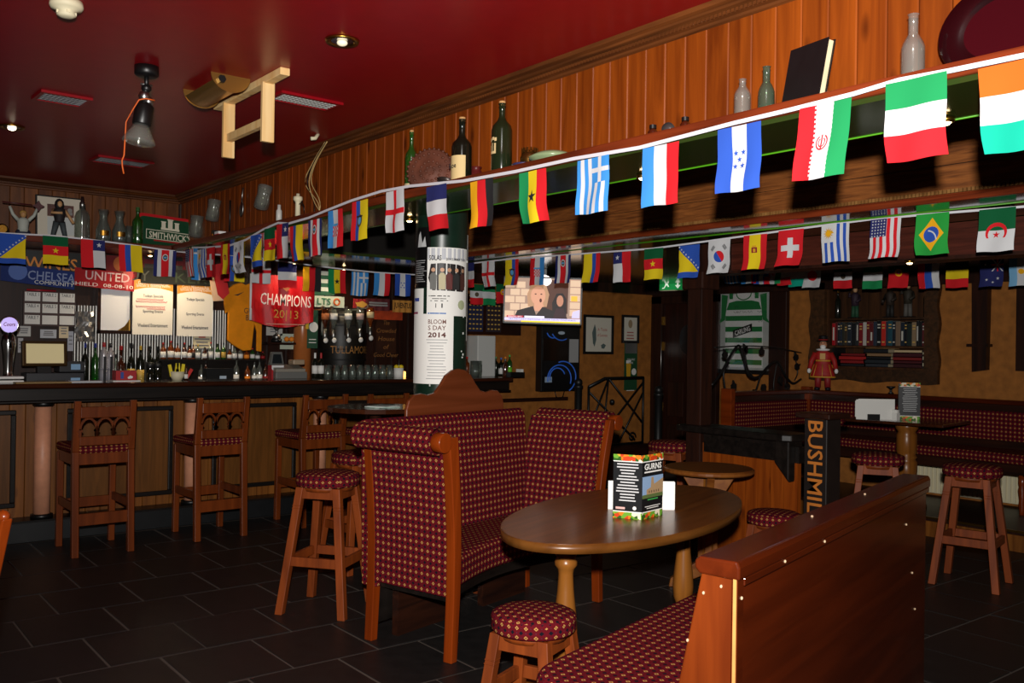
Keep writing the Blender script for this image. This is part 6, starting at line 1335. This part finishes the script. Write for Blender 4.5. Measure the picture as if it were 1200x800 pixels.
up = [(175, 406, 'd', 'k', 'k', .034), (184, 406, 'd', 'k', 'k', .034), (192, 402, 'a', 'r', 'w', .026), (201, 400, 'a', 'r', 'w', .028), (209, 403, 'a', 'k', 'w', .028), (217, 402, 'b', 'r', 'w', .022), (223, 405, 'a', 'k', 'w', .02), (227, 404, 'a', 'k', 'k', .02), (233, 404, 'c', 'y', 'w', .024), (241, 407, 'b', 'k', 'w', .022), (248, 401, 'c', 'r', 'w', .022), (256, 403, 'g', 'k', 'w', .022), (263, 402, 'g', 'k', 'y', .022), (270, 409, 'a', 'k', 'w', .022), (276, 406, 'c', 'k', 'w', .024), (283, 407, 'c', 'w', 'w', .022), (290, 409, 'a', 'k', 'o', .026), (297, 408, 'g', 'r', 'w', .022), (303, 411, 'c', 'k', 'w', .022), (309, 412, 'b', 'r', 'r', .022)]
onames = ['first', 'second', 'third', 'fourth', 'fifth', 'sixth', 'seventh', 'eighth', 'ninth', 'tenth', 'eleventh', 'twelfth', 'thirteenth', 'fourteenth', 'fifteenth', 'sixteenth', 'seventeenth', 'eighteenth', 'nineteenth', 'twentieth']
UPX = {175: (2.491, 8.28, 1.365), 184: (2.557, 8.28, 1.365), 192: (2.616, 8.28, 1.366), 201: (2.683, 8.28, 1.366), 209: (2.743, 8.28, 1.367), 217: (2.804, 8.28, 1.367), 223: (2.85, 8.28, 1.368), 227: (2.881, 8.28, 1.368), 233: (2.927, 8.28, 1.368), 241: (2.989, 8.28, 1.369), 248: (3.045, 8.28, 1.369), 256: (3.108, 8.28, 1.37), 263: (3.164, 8.28, 1.37), 270: (3.221, 8.28, 1.371), 276: (3.27, 8.28, 1.371), 283: (3.327, 8.28, 1.372), 290: (3.385, 8.28, 1.372), 297: (3.443, 8.28, 1.373), 303: (3.494, 8.28, 1.373), 309: (3.545, 8.28, 1.374)}
for i, (u, v, m, c, l, r) in enumerate(up):
    h_ = UPX[u][2]+(410-v)*.0083-S1Z; z0 = S1Z
    if u < 188: z0 = BZ; h_ = UPX[u][2]+(410-v)*.0083-z0
    bottle('%s spirit bottle with %s cap and %s label, %s in the upper back bar row' % (coln[m], capn[c], labn[l], onames[i]), (UPX[u][0], 8.3 if u > 188 else 8.25, z0), h_, r, cols[m], capc[c], labc[l], body=.58, n=10, group='bottles in the upper row', lab=(.1, .45) if u > 188 else (.45, .6))
lo2 = [((2.882, 8.1, 1.143), 'c', 'w'), ((2.921, 8.1, 1.142), 'b', 'o'), ((3.202, 8.1, 1.14), 'c', 'w'), ((3.307, 8.1, 1.139), 'a', 'o'), ((3.373, 8.1, 1.138), 'c', 'w'), ((3.422, 8.1, 1.138), 'c', 'w'), ((3.48, 8.1, 1.137), 'b', 'r')]
for i, (p, m, l) in enumerate(lo2):
    bottle('%s bottle with %s label, %s in the low row near the black box' % (coln[m], labn[l], onames[i]), (p[0], 8.08, BZ), .2+.02*(i % 3), .026, cols[m], BLACK if i % 2 else None, labc[l], body=.62, n=10, group='bottles in the low row')
bx1 = thing('black_unit', 'black box with a small pale sticker among back bar bottles', 'box', ((2.999, 8, 1.145)[0], 8.0, BZ)); MB().box(-.12, -.05, 0, .12, .05, .16).build('case', BLACK, bx1); MB().poly(rect(.0, .03, .06, .075), 0).build('sticker', plain('b8c8d8', .6), bx1, M=wf((0, -.0515, .02), 0))
# till and screen
ps_ = thing('till_screen', 'till screen glowing pale gold in a bronze frame on a stand', 'till', M=wf(((1.595, 7.95, 1.334)[0], 7.95, (1.595, 7.95, 1.334)[2]), 4) @ Matrix.Rotation(radians(-6), 4, 'X'))
q = (1.599, 7.95, 1.358, 0.299, 0.182); w_, h_ = q[3]/2, q[4]/2
MB().box(-w_-.015, -h_-.01, -.05, w_+.015, h_+.01, 0).build('housing', plain('4a3416', .35, .6, name='bronze_case'), ps_, bevel=.008); MB().poly(rect(-w_+.012, -h_+.014, w_-.012, h_-.014), .001).build('screen', glow('c8b88a', .35, 'till_screen'), ps_)
MB().box(-.05, -h_-.08, -.08, .05, -h_, -.03).build('stand', BLACK, ps_)
dw = thing('cash_drawer', 'grey cash drawer with blue stickers below the till screen', 'cash drawer', ((1.684, 7.95, 1.158)[0], 7.95+.1, BZ))
MB().box(-.22, -.1, 0, .2, .12, .13).build('lower_drawer', plain('2a2b30', .4), dw, bevel=.004); MB().box(.02, -.08, .135, .21, .12, .22).build('printer', plain('1c1c20', .4), dw, bevel=.004); MB().box(-.15, -.11, .06, .08, -.1, .075).build('handle_slot', BLACK, dw)
b = MB().poly(rect(.1, .045, .17, .09), 0).poly(rect(.1, .155, .17, .2), 0); b.build('blue_stickers', plain('8ab4d8', .6), dw, M=wf((0, -.1015, 0), 0))
# menu board with pockets
q = (1.716, 8.42, 1.699, 0.397, 0.286); tb = thing('table_board', 'dark wooden pocket board lettered Table 1 to Table 7', 'notice board', M=wf((q[0], 8.42, q[2]), 0)); w_, h_ = q[3]/2, q[4]/2
MB().box(-w_, -h_, -.02, w_, h_, .012).build('board', plain('3a1c16', .5), tb)
for i in range(9):
    c, r_ = i % 3, i//3; x = -w_+(c+.5)*2*w_/3; y = h_-(r_+.5)*2*h_/3+.005
    cd2 = MB().box(x-w_*.29, y-h_*.27, .012, x+w_*.29, y+h_*.25, .018).build('card', PAPER, tb)
    if i < 7: txt('TABLE %d' % (i+1), .026, INK, cd2, x, y+h_*.12, .0195, width=w_*.46)
rp = thing('red_pen', 'red marker pens lying along the top of pocket board', 'pen', M=wf(((1.658, 8.4, 1.846)[0], 8.40, q[2]+h_+.01), 0)); MB().tube([(-.12, .0, 0), (.1, .0, 0)], .008, 6).build('barrel', plain('a8182a', .4), rp)
for l, c, args in (('white note pinned left below pocket board', 'c9c9c6', (1.528, 8.43, 1.51, 0.101, 0.085)), ('printed card with dark photo below pocket board', 'b8bcc4', (1.712, 8.43, 1.492, 0.124, 0.072)), ('pale yellow note below pocket board at right', 'd8c8a8', (1.828, 8.42, 1.512, 0.073, 0.108)), ('white note hanging right of till screen', 'bdbfc8', (1.884, 8.43, 1.433, 0.046, 0.167)), ('white strip note left of till screen', 'b8b8bc', (1.505, 8.43, 1.393, 0.038, 0.12))):
    n_ = thing('paper_note', l, 'note', M=wf((args[0], args[1], args[2]), 0)); MB().box(-args[3]/2, -args[4]/2, 0, args[3]/2, args[4]/2, .003).build('sheet', plain(c, .8), n_)
    lines(n_, -args[3]*.35, args[3]*.35, [args[4]*.25, args[4]*.05, -args[4]*.15], GREY, .01, z=.004)
q = (1.986, 8.4, 1.559, 0.149, 0.255); sv = thing('silver_sheet', 'crumpled silver foil sheet pinned beside the mirror', 'foil', M=wf((q[0], q[1], q[2]), 0)); w_, h_ = q[3]/2, q[4]/2
MB().sheet([[(-w_+2*w_*i/6+.01*sin(j*2.), -h_+2*h_*j/6, .02+.012*sin(i*1.7+j*2.3)) for i in range(7)] for j in range(7)], smooth=False).build('sheet', plain('c8c8c8', .3, .9, name='foil'), sv)
q = (2.236, 8.42, 1.711, 0.303, 0.417); mi = thing('mirror', 'framed bar mirror with gilt corner over the bottles', 'mirror', M=wf((q[0], q[1], q[2]), 0)); w_, h_ = q[3]/2, q[4]/2
b = MB()
for r0 in ((-w_, -h_, w_, -h_+.03), (-w_, h_-.03, w_, h_), (-w_, -h_, -w_+.03, h_), (w_-.03, -h_, w_, h_)): b.box(r0[0], r0[1], 0, r0[2], r0[3], .03)
b.build('frame', DARKX, mi, bevel=.004); MB().box(-w_+.03, -h_+.03, 0, w_-.03, h_-.03, .008).build('glass', plain('e8e8ec', .5, 0., name='mirror_reflection_paint'), mi)  # matt pale colour painted in place of the mirror's bright reflection
b = MB().poly([(w_-.03, -h_+.03), (w_-.03, -h_+.13), (w_-.07, -h_+.07), (w_-.13, -h_+.03)], .009); b.build('gilt_corner', BRASS, mi)
def whiteboard(q, label, hand):
    t = thing('event_board', label, 'notice board', M=wf((q[0], q[1], q[2]), 0)); w_, h_ = q[3]/2, q[4]/2
    MB().box(-w_, -h_, 0, w_, h_, .012).build('board', plain('efe9dc', .4), t)
    top = [(-w_, h_), (-w_, h_*.60)]+[(-w_+2*w_*i/10, h_*.60+h_*.12*sin(pi*i/10)) for i in range(1, 10)]+[(w_, h_*.60), (w_, h_)]
    MB().poly(top, .013).build('orange_header', plain('d8902a', .5), t)
    txt('Gurn\'s Milestone Pub', .035, PAPER, t, 0, h_*.88, .0145, width=w_*1.5); txt('Specials & Sporting Events', .03, PAPER, t, 0, h_*.77, .0145, width=w_*1.7)
    for s, y in (('Todays Specials', .40), ('Sporting Events', -.16), ('Weekend Entertainment', -.66)): txt(s, .032, INK, t, 0, h_*y, .0135, width=w_*(1.0 if len(s) < 18 else 1.5), bold=.015)
    if hand:
        b = MB()
        for k, (y, x0, x1) in enumerate(((.28, -.8, .5), (.2, -.85, .7), (.02, -.85, .6), (-.06, -.3, .6))):
            n = 26; b.tube([(w_*(x0+(x1-x0)*i/n), h_*y+.01*sin(i*2.7+k), .014) for i in range(n+1)], .003, 4)
        b.build('red_handwriting', plain('c82a2a', .6), t)
whiteboard((2.543, 8.38, 1.743, 0.347, 0.486), 'white events board with red handwriting under orange header', True); whiteboard((2.919, 8.38, 1.73, 0.328, 0.476), 'blank white events board with orange header, right of the other', False)
q = (2.996, 8.4, 1.442, 0.166, 0.134); nt = thing('bar_notice', 'cream printed notice with red heading below blank events board', 'notice', M=wf((q[0], q[1], q[2]), 0)); MB().box(-q[3]/2, -q[4]/2, 0, q[3]/2, q[4]/2, .004).build('sheet', plain('d8cca8', .8), nt); lines(nt, -q[3]*.2, q[3]*.2, [q[4]*.35], plain('b0382a', .6), .018, z=.005); lines(nt, -q[3]*.42, q[3]*.42, [q[4]*.2-.03*i for i in range(5)], GREY, .012, z=.005)
# scarves across the gantry
def cloth(name, label, cat, q, mat, wave=.012, mirror=False, taper=0):
    t = thing(name, label, cat, M=wf((q[0], q[1], q[2]), 0)); w_, h_ = q[3]/2, q[4]/2; rn = random.random()*5
    t['w'] = w_; t['h'] = h_
    MB().sheet([[(-w_+2*w_*i/24, -h_+2*h_*j/6+taper*(i/24-.5), .012+wave*sin(i*.9+rn)*(1-.4*j/6)) for i in range(25)] for j in range(7)]).build('cloth', mat, t); return t, w_, h_
MBLUE = plain('1c3070', .85); MRED = plain('a8141c', .85)
q = (1.613, 8.36, 1.965, 0.554, 0.148); s1, w_, h_ = cloth('blue_scarf', 'blue scarf with pale lettering and round crest over the bar', 'scarf', q, MBLUE, .004, taper=-.05)
txt('CHELSEA', .075, plain('8a96bc', .8), s1, .1, .0, .022, width=.36, bold=.01, rot=-2.5); txt('COMMUNITY', .03, PAPER, s1, .12, -.055, .022, width=.3, rot=-2.5); b = MB().poly(disc(-w_*.55, .03, .07, 16), .021); b.build('crest', plain('5a74b8', .8), s1)
q = (2.132, 8.36, 1.966, 0.484, 0.154); s2, w_, h_ = cloth('red_scarf', 'red scarf with pale lettering and a date, beside blue scarf', 'scarf', q, MRED, .004, taper=-.03)
txt('UNITED', .075, plain('d8b8b8', .8), s2, .02, .025, .022, width=.36, bold=.01, rot=-2); txt('SHIELD  08-08-10', .03, PAPER, s2, -.02, -.05, .022, width=.5, rot=-2); b = MB().poly([(w_*.6, .09), (w_*.95, .08), (w_*.9, -.04), (w_*.75, -.09), (w_*.62, -.03)], .021); b.build('crest', plain('c85a5a', .8), s2)
wn = thing('wines_sign', 'black sign board lettered Wines in orange over the scarf', 'sign', M=wf(((1.719, 8.4, 2.077)[0], 8.40, (1.719, 8.4, 2.077)[2]), 0)); MB().box(-.36, -.1, 0, .36, .1, .01).build('board', BLACK, wn); txt('WINES', .10, plain('d8832a', .5), wn, 0, -.0, .012, width=.40, bold=.01)
q = (2.272, 8.38, 2.09, 0.255, 0.089); sc3 = thing('club_scarf', 'dark red scarf with round crest behind the near flags', 'scarf', M=wf((q[0], q[1], q[2]), 0)); MB().box(-q[3]/2, -q[4], 0, q[3]/2, q[4], .01).build('cloth', plain('6a1418', .85), sc3); b = MB().poly(disc(.0, .02, .07, 16), .0115); b.build('crest', plain('a85a2a', .8), sc3)
q = (2.779, 8.36, 2.018, 0.695, 0.085); sk_ = thing('county_scarf', 'dark scarf with faint green lettering hanging above the events boards', 'scarf', M=wf((q[0], q[1], q[2]), 0)); MB().box(-q[3]/2, -q[4]/2-.02, 0, q[3]/2, q[4]/2+.03, .008).build('cloth', plain('14160f', .85), sk_); txt('KERRY', .09, plain('2e3a26', .8), sk_, .2, 0, .01, width=.5); txt('BUY', .09, plain('4a4a42', .8), sk_, -.4, 0, .01, width=.25)
q = (2.635, 8.39, 2.13, 0.464, 0.153); rs = thing('dark_red_scarf', 'dark red and black scarf in shadow under the bar ledge', 'scarf', M=wf((q[0], q[1], q[2]), 0)); MB().box(-q[3]/2, -q[4]/2, 0, q[3]/2, q[4]/2, .006).build('cloth', plain('5a1016', .85), rs); lines(rs, -q[3]*.45, q[3]*.45, [.06, -.02], BLACK, .04, z=.007)
# yellow shirt
q = (3.3, 8.2, 1.677, 0.359, 0.64); ys = thing('yellow_shirt', 'yellow football shirt hanging above the bar bottles', 'shirt', M=wf((q[0], q[1], q[2]), 0)); w_, h_ = q[3]/2, q[4]/2
out = [((px-284)/22*w_, -(py-371.5)/40.5*h_) for px, py in ((264,341),(272,334),(281,331),(286,334),(292,331),(301,333),(306,346),(306,412),(300,411),(300,388),(297,379),(294,410),(284,411),(272,404),(266,399),(266,366),(263,368),(261,352))]
MB().prism(out[::-1], 0, .03).build('cloth', plain('e88f14', .85, 0, .2, .25, 'yellow_cloth'), ys, bevel=.012); txt('GUNS', .05, INK, ys, .08, .06, .033, width=.16); txt('BLAZE', .05, INK, ys, .1, -.005, .033, width=.16)
b = MB().poly([(-.1, .2), (-.06, .21), (0, .235), (-.06, .195)], .033); b.build('swoosh_mark', INK, ys)
# champions banner
q = (3.585, 7.95, 1.855, 0.638, 0.418); cb2 = thing('champions_banner', 'red satin banner with large white and gold lettering over the bar', 'banner', M=wf((q[0], q[1], q[2]), 0)); w_, h_ = q[3]/2, q[4]/2
rows = []
for j in range(11):
    v = j/10; rows.append([(-w_*(1-.0*v)+2*w_*(1-.05*(1-v))*i/30, -h_+2*h_*v-.06*(1-v)*sin(pi*i/30), .02+.018*sin(i*.7+v*3)*(1-v*.4)+.03*max(0, sin(i*.33+1))*(v-.3)) for i in range(31)])
MB().sheet(rows).build('cloth', plain('b8101a', .5, 0, .4, 0, 'red_satin'), cb2); MB().tube([(-w_, -h_, .02), (-w_, h_, .02)], .012, 6).build('white_hem', WHITE, cb2)
txt('CHAMPIONS', .105, plain('e8dcd8', .6), cb2, .0, -.02, .068, width=w_*1.55, bold=.005, rot=-2); txt('20|13', .10, plain('b8863a', .6), cb2, 0, -.16, .068, width=w_*.75, rot=-2); lines(cb2, -w_*.6, w_*.6, [-.24], plain('c88a7a', .6), .008, z=.066, ragged=.0)
b = MB().poly([(-.03, .16), (.03, .16), (.035, .09), (0, .06), (-.035, .09)], .068); b.build('crest', plain('8a4a2a', .6), cb2)
# inside corner of the bar: orange column, poster, till, wines
oc2 = thing('orange_post', 'orange varnished round post at the back of bar', 'post', ((3.925, 8.2, 1.461)[0], 8.25, 1.05)); MB().lathe([(.085, 0), (.085, 1.1)], n=22).build('shaft', plain('b86a34', .3, 0, .5, .2, 'orange_varnish'), oc2)
q = (3.966, 8.12, 1.581, 0.107, 0.37); gp = thing('green_poster', 'green beer poster with a white badge beside orange post', 'poster', M=wf((q[0], q[1], q[2]), -5)); MB().box(-q[3]/2, -q[4]/2, 0, q[3]/2, q[4]/2, .004).build('sheet', plain('1c4a30', .6), gp); b = MB().poly(disc(.01, .02, .045, 16, .05), .005); b.build('badge', PAPER, gp); b = MB().poly(rect(-.07, .0, -.04, .2), .005); b.build('yellow_band', plain('d8b028', .6), gp); lines(gp, -.05, .05, [-.1, -.13], PAPER, .008, z=.006)
tl = thing('old_till', 'grey old cash till with keyboard and hooded screen on bar', 'till', ((3.403, 7.45, 1.161)[0], 7.45, WT-.0)) 
MB().box(-.12, -.05, .0, .17, .12, .06).build('drawer', plain('6a6a66', .5), tl, bevel=.006); MB().prism([(-.05, .06), (.12, .06), (.12, .12), (-.05, .085)], -.12, .15, 'yz').build('keyboard', plain('8a8478', .5), tl); MB().prism([(-.13, .12), (.0, .12), (-.02, .23), (-.11, .23)], .06, .1, 'xz').build('screen_hood', plain('5a5a56', .5), tl); MB().poly([(-.11, .13), (-.015, .13), (-.03, .21), (-.1, .21)], 0).build('screen', plain('1a1f22', .2), tl, M=wf((0, .0585, 0), 0)); MB().box(.06, 0, .12, .17, .11, .165).build('printer', plain('a08a70', .5), tl, bevel=.01)
rw = thing('red_white_box', 'red and white chevron card box on bar beside old till', 'box', ((3.324, 7.5, 1.138)[0], 7.5, WT)); MB().box(-.055, -.04, 0, .055, .04, .115).build('carton', plain('a8181f', .5), rw); MB().poly([(-.055, .115), (.055, .115), (.055, .085), (0, .03), (-.055, .085)], 0).build('white_chevron', plain('dcdcdc', .6), rw, M=wf((0, -.0415, 0), 0))
tc_ = thing('trophy_cup', 'small silver trophy cup on shelf behind banner', 'trophy', ((3.681, 8.3, 1.456)[0], 8.3, (3.681, 8.3, 1.481)[2])); MB().lathe([(.04, 0), (.04, .03), (.012, .05), (.012, .08), (.035, .11), (.045, .16), (.04, .16), (.001, .1)], n=14).build('cup', STEEL, tc_); MB().lathe([(.05, -.03), (.05, .0), (.001, 0)], n=14).build('base', BLACK, tc_)
sh_ = thing('wall_shelf', 'small dark shelf holding trophy and orange fruit behind the bar', 'shelf', ((3.716, 8.3, 1.465)[0], 8.34, (3.681, 8.3, 1.481)[2]-.032)); MB().box(-.16, -.12, -.02, .2, .1, .0).build('board', DARKX, sh_)
for k, x in enumerate((.06, .11)): o = thing('orange_fruit', 'orange fruit on the dark shelf, %s of the two' % ('left', 'right')[k], 'fruit', ((3.716, 8.3, 1.465)[0]+x, 8.28, (3.681, 8.3, 1.481)[2]), 0, 'orange fruit by the trophy'); MB().ball((0, 0, .0), .026, n=10).build('skin', ORANGE, o)
for l, c, args in (('white certificate in a tilted frame below the banner', 'b9b6b0', (3.71, 8.42, 1.577, 0.167, 0.125)), ('pale green notice below dark shelf', 'c2c8b4', (3.846, 8.42, 1.458, 0.152, 0.151))):
    n_ = thing('wall_notice', l, 'notice', M=wf((args[0], args[1], args[2]), 0)); MB().box(-args[3]/2, -args[4]/2, 0, args[3]/2, args[4]/2, .004).build('sheet', plain(c, .7), n_); lines(n_, -args[3]*.35, args[3]*.35, [args[4]*.2, 0, -args[4]*.2], GREY, .01, z=.005)
for u, l, c in ((0, 'white-capped red wine bottle on the bar, left of two', WHITE), (1, 'red-capped red wine bottle on the bar, right of two', capc['r'])):
    p = (3.684, 7.48, 1.157) if u == 0 else (3.743, 7.48, 1.157); bottle(l, (p[0], 7.48, WT), .225, .027, G_DARK, c, PAPER, body=.62, group='red wine bottles on the bar', lab=(.18, .5), caph=.3)
# barrel end and optics
q = (4.429, 8.3, 1.493, 0.529, 0.57); bl = thing('whiskey_barrel', 'black barrel front with gold lettering behind the spirit optics', 'barrel', (q[0], 8.42, q[2]-q[4]/2)); h_ = q[4]; r_ = q[3]/2
MB().lathe([(r_*.9, 0), (r_*.97, h_*.25), (r_, h_*.5), (r_*.97, h_*.75), (r_*.86, h_*1.0), (.001, h_)], n=28, a0=pi, a1=2*pi).build('staves', plain('15130f', .45, 0, .4, .3, 'black_barrel'), bl)
for z in (.12, .3, .72, .9): MB().lathe([(r_*.975, h_*z), (r_*.99, h_*(z+.03))], n=28, a0=pi, a1=2*pi).build('hoop', BLACKM, bl)
o = txt('TULLAMORE', .075, plain('9a6a32', .6), bl, 0, 0, 0, width=r_*1.75, M=None)
for v in o.data.vertices: a_ = v.co.x/(r_*1.01); v.co = (r_*1.005*sin(a_), -r_*1.005*cos(a_), h_*.31+v.co.y)
for k, u in enumerate(((4.039, 8, 1.643), (4.129, 8, 1.646), (4.286, 8, 1.65), (4.417, 8, 1.654), (4.531, 8, 1.674))):
    t = thing('spirit_optic', 'upturned spirit bottle on an optic before the barrel, %s from the left' % onames[k], 'optic', (u[0], 8.0, u[2]), 0, 'spirit optics by the barrel')
    m = (G_BROWN, G_CLEAR, G_CLEAR, G_CLEAR, G_AMBER)[k]
    MB().lathe([(.001, .13), (.035, .13), (.036, .02), (.016, -.03), (.014, -.06)], n=12).build('glass_body', m, t); MB().lathe([(.037, .03), (.037, .09)], n=12).build('paper_label', (plain('b86a3a', .6), PAPER, PAPER, plain('c8a8a0', .6), plain('d8c090', .6))[k], t)
    MB().lathe([(.02, -.06), (.022, -.14), (.012, -.16), (.001, -.16)], n=10).build('measure', STEEL, t); MB().ball((0, -.02, -.17), .026, .012, .026, 10).build('badge', PAPER, t); MB().box(-.01, .03, -.12, .01, .06, .16).build('bracket', STEEL, t)
    MB().box(-.008, .05, .12, .008, .42, .135).build('arm', STEEL, t)
q = (4.952, 8.42, 1.537, 0.238, 0.378); wd_ = thing('wood_sign', 'dark wooden sign with faint gold script behind the bar', 'sign', M=wf((q[0], q[1], q[2]), 0)); MB().box(-q[3]/2, -q[4]/2, 0, q[3]/2, q[4]/2, .02).build('board', plain('3a1e10', .45, 0, .4, .4, 'sign_wood'), wd_)
for i, s in enumerate(('The', 'Crowded', 'House', 'of', 'Good Cheer')): txt(s, .045, plain('8a5a2a', .6), wd_, 0, q[4]*.36-.085*i, .022, width=.1+.02*len(s) if len(s) > 3 else .07, shear=.2)
rt_ = thing('red_strip', 'red and orange printed strip above wooden sign', 'banner', M=wf(((4.929, 8.38, 1.752)[0], 8.38, (4.929, 8.38, 1.752)[2]), 0)); MB().box(-.2, -.05, 0, .2, .05, .008).build('strip', plain('b8421c', .7, 0, .3, .5, 'orange_strip'), rt_)
for l, c, tcol, s, args in (('white and green hoop scarf lettered in dark letters over barrel', 'b9c4b4', '2a6a44', 'LTS', (4.261, 8.36, 1.863, 0.33, 0.112)), ('red scarf with gold crest over the spirit optics', '9a1c20', 'd8a040', '', (4.598, 8.36, 1.855, 0.148, 0.105)), ('dark and red scarf with pale script above optics', '5a1a1e', '8a8a8a', '', (4.814, 8.36, 1.855, 0.284, 0.124)), ('black and gold scarf lettered at column edge', 'c88a3a', '1a140c', 'JUVENTUS', (5.109, 8.36, 1.849, 0.242, 0.127))):
    t, w_, h_ = cloth('club_scarf', l, 'scarf', args, plain(c, .85), .006); 
    if s == 'LTS':
        txt(s, h_*1.2, plain(tcol, .8), t, -w_*.4, 0, .022, width=w_*.9, bold=.02); MB().tube([(w_*.45+h_*.55*cos(a_*.42), h_*.55*sin(a_*.42), .022) for a_ in range(16)], .009, 5).build('orange_ring', plain('d0642a', .8), t)
    elif s: txt(s, h_*1.2, plain(tcol, .8), t, 0, 0, .022, width=w_*1.75, bold=.02)
    elif tcol == 'd8a040': MB().poly([(-.03, -.03), (.04, -.04), (.09, .0), (.03, .03), (-.05, .01)], .022).build('gold_crest', plain(tcol, .7), t)
    else: lines(t, -w_*.85, w_*.85, [h_*.3, -h_*.1], plain(tcol, .8), h_*.28, z=.022, ragged=.1)
gs = thing('green_white_shirt', 'green and white hooped cloth hanging behind the flags over barrel', 'cloth', M=wf(((4.206, 8.38, 2.028)[0], 8.38, (4.206, 8.38, 2.028)[2]), 0)); 
for i in range(6): MB().box(-.12, -.1+i*.04, 0, .12, -.1+(i+1)*.04, .006).build('hoop', plain('c9d0c6', .85) if i % 2 else plain('2a5a44', .85), gs)
sh2 = thing('hanging_shirt', 'red and cream sleeve of shirt hanging near ceiling behind bar', 'shirt', M=wf(((3.065, 8.15, 1.99)[0], 8.15, (3.065, 8.15, 1.99)[2]), 0)); MB().prism([(-.10, .14), (.02, .17), (.08, -.1), (.02, -.16), (-.06, -.13)][::-1], 0, .02).build('cloth', plain('b81c22', .8), sh2); MB().prism([(-.12, .14), (-.09, .15), (-.03, -.12), (.03, -.17), (-.06, -.18), (-.08, -.1)][::-1], .0, .024).build('sleeve_edge', plain('d8b090', .8), sh2)
# glasses along the bar
gl = None
for i in range(19):
    row = i % 2; x = (3.8, 7.46, 1.157)[0]+((4.509, 7.46, 1.151)[0]-(3.8, 7.46, 1.157)[0])*i/18
    if gl is None:
        gl = t = thing('pint_glass', 'upturned clear glass first from left in the row along the bar', 'glass', (x, 7.46, WT), 0, 'row of clear glasses on the bar')
        MB().lathe([(.034, 0), (.036, .002), (.027, .115), (.001, .117), (.001, .108), (.024, .106), (.031, .002)], n=12).build('glass_body', G_CLEAR, t)
    else: dup(gl, (x, 7.44+.085*row, WT), 0, 'upturned clear glass %s in the row along the bar' % (('second', 'third')[i-1] if i < 3 else onames[i]))
cd3 = thing('cutlery_jar', 'white jar with yellow lemons at the end of the glass row', 'jar', ((4.501, 7.4, 1.129)[0], 7.4, WT)); MB().lathe([(.001, 0), (.045, 0), (.048, .09), (.044, .09), (.04, .01)], n=16).build('jar', PAPER, cd3)
for x in (-.025, .025): MB().ball((x, 0, .1), .024, .03, .022, 8).build('lemon', plain('e0c418', .5), cd3)
MB().tube([(0, 0, .05), (.01, .01, .17)], .005, 5).build('spoon', STEEL, cd3)
sm2 = thing('sensor_light', 'tiny glowing candle lamp behind the lemon jar', 'lamp', ((4.637, 7.5, 1.173)[0], 7.53, WT)); MB().lathe([(.001, 0), (.02, 0), (.02, .05), (.001, .055)], n=10).build('cup', glow('ffb45a', 3., 'candle'), sm2)
# right end of the bar seen past the column
pj = None
for k, (u, l) in enumerate((((5.313, 7.35, 1.148), 'first'), ((5.386, 7.35, 1.147), 'second'), ((5.46, 7.35, 1.146), 'third'))):
    t = thing('water_jug', 'clear pitcher at the right end of bar, %s from the column' % l, 'jug', (u[0], 7.3+.06*k, WT), 0, 'clear pitchers at the bar end')
    MB().lathe([(.001, 0), (.045, 0), (.05, .05), (.046, .16), (.042, .16), (.045, .05), (.04, .01), (.001, .008)], n=14).build('glass_body', G_CLEAR, t); MB().tube([(.045, 0, .14), (.08, 0, .12), (.08, 0, .06), (.048, 0, .04)], .007, 6).build('handle', G_CLEAR, t)
for k, (u, m, c, h_) in enumerate((((5.215, 7.3, 1.15), G_AMBER, REDF, .2), ((5.621, 7.45, 1.141), G_DARK, ORANGE, .2), ((5.687, 7.45, 1.141), G_DARK, plain('2a7a3a', .5), .2), ((5.753, 7.45, 1.14), G_DARK, plain('2a5ab0', .5), .19), ((5.808, 7.45, 1.14), G_DARK, ORANGE, .2), ((5.864, 7.45, 1.139), G_GREEN, plain('3ab03a', .5), .22), ((5.652, 7.25, 1.148), G_BROWN, BLACK, .18))):
    bottle('soft drink bottle at the right end of bar, %s from column' % onames[k], (u[0], u[1], WT), h_, .028, m, c, PAPER if k in (1, 3) else (plain('6ac02a', .5) if k == 5 else None), body=.62, group='soft drink bottles at the bar end', n=10)
bx3 = thing('dark_caddy', 'dark plastic caddy at the very end of bar', 'caddy', ((5.734, 7.2, 1.123)[0], 7.2, WT)); MB().box(-.09, -.05, 0, .09, .05, .05).build('tray', BLACK, bx3); MB().box(.05, -.04, .05, .08, .04, .08).build('card', PAPER, bx3)
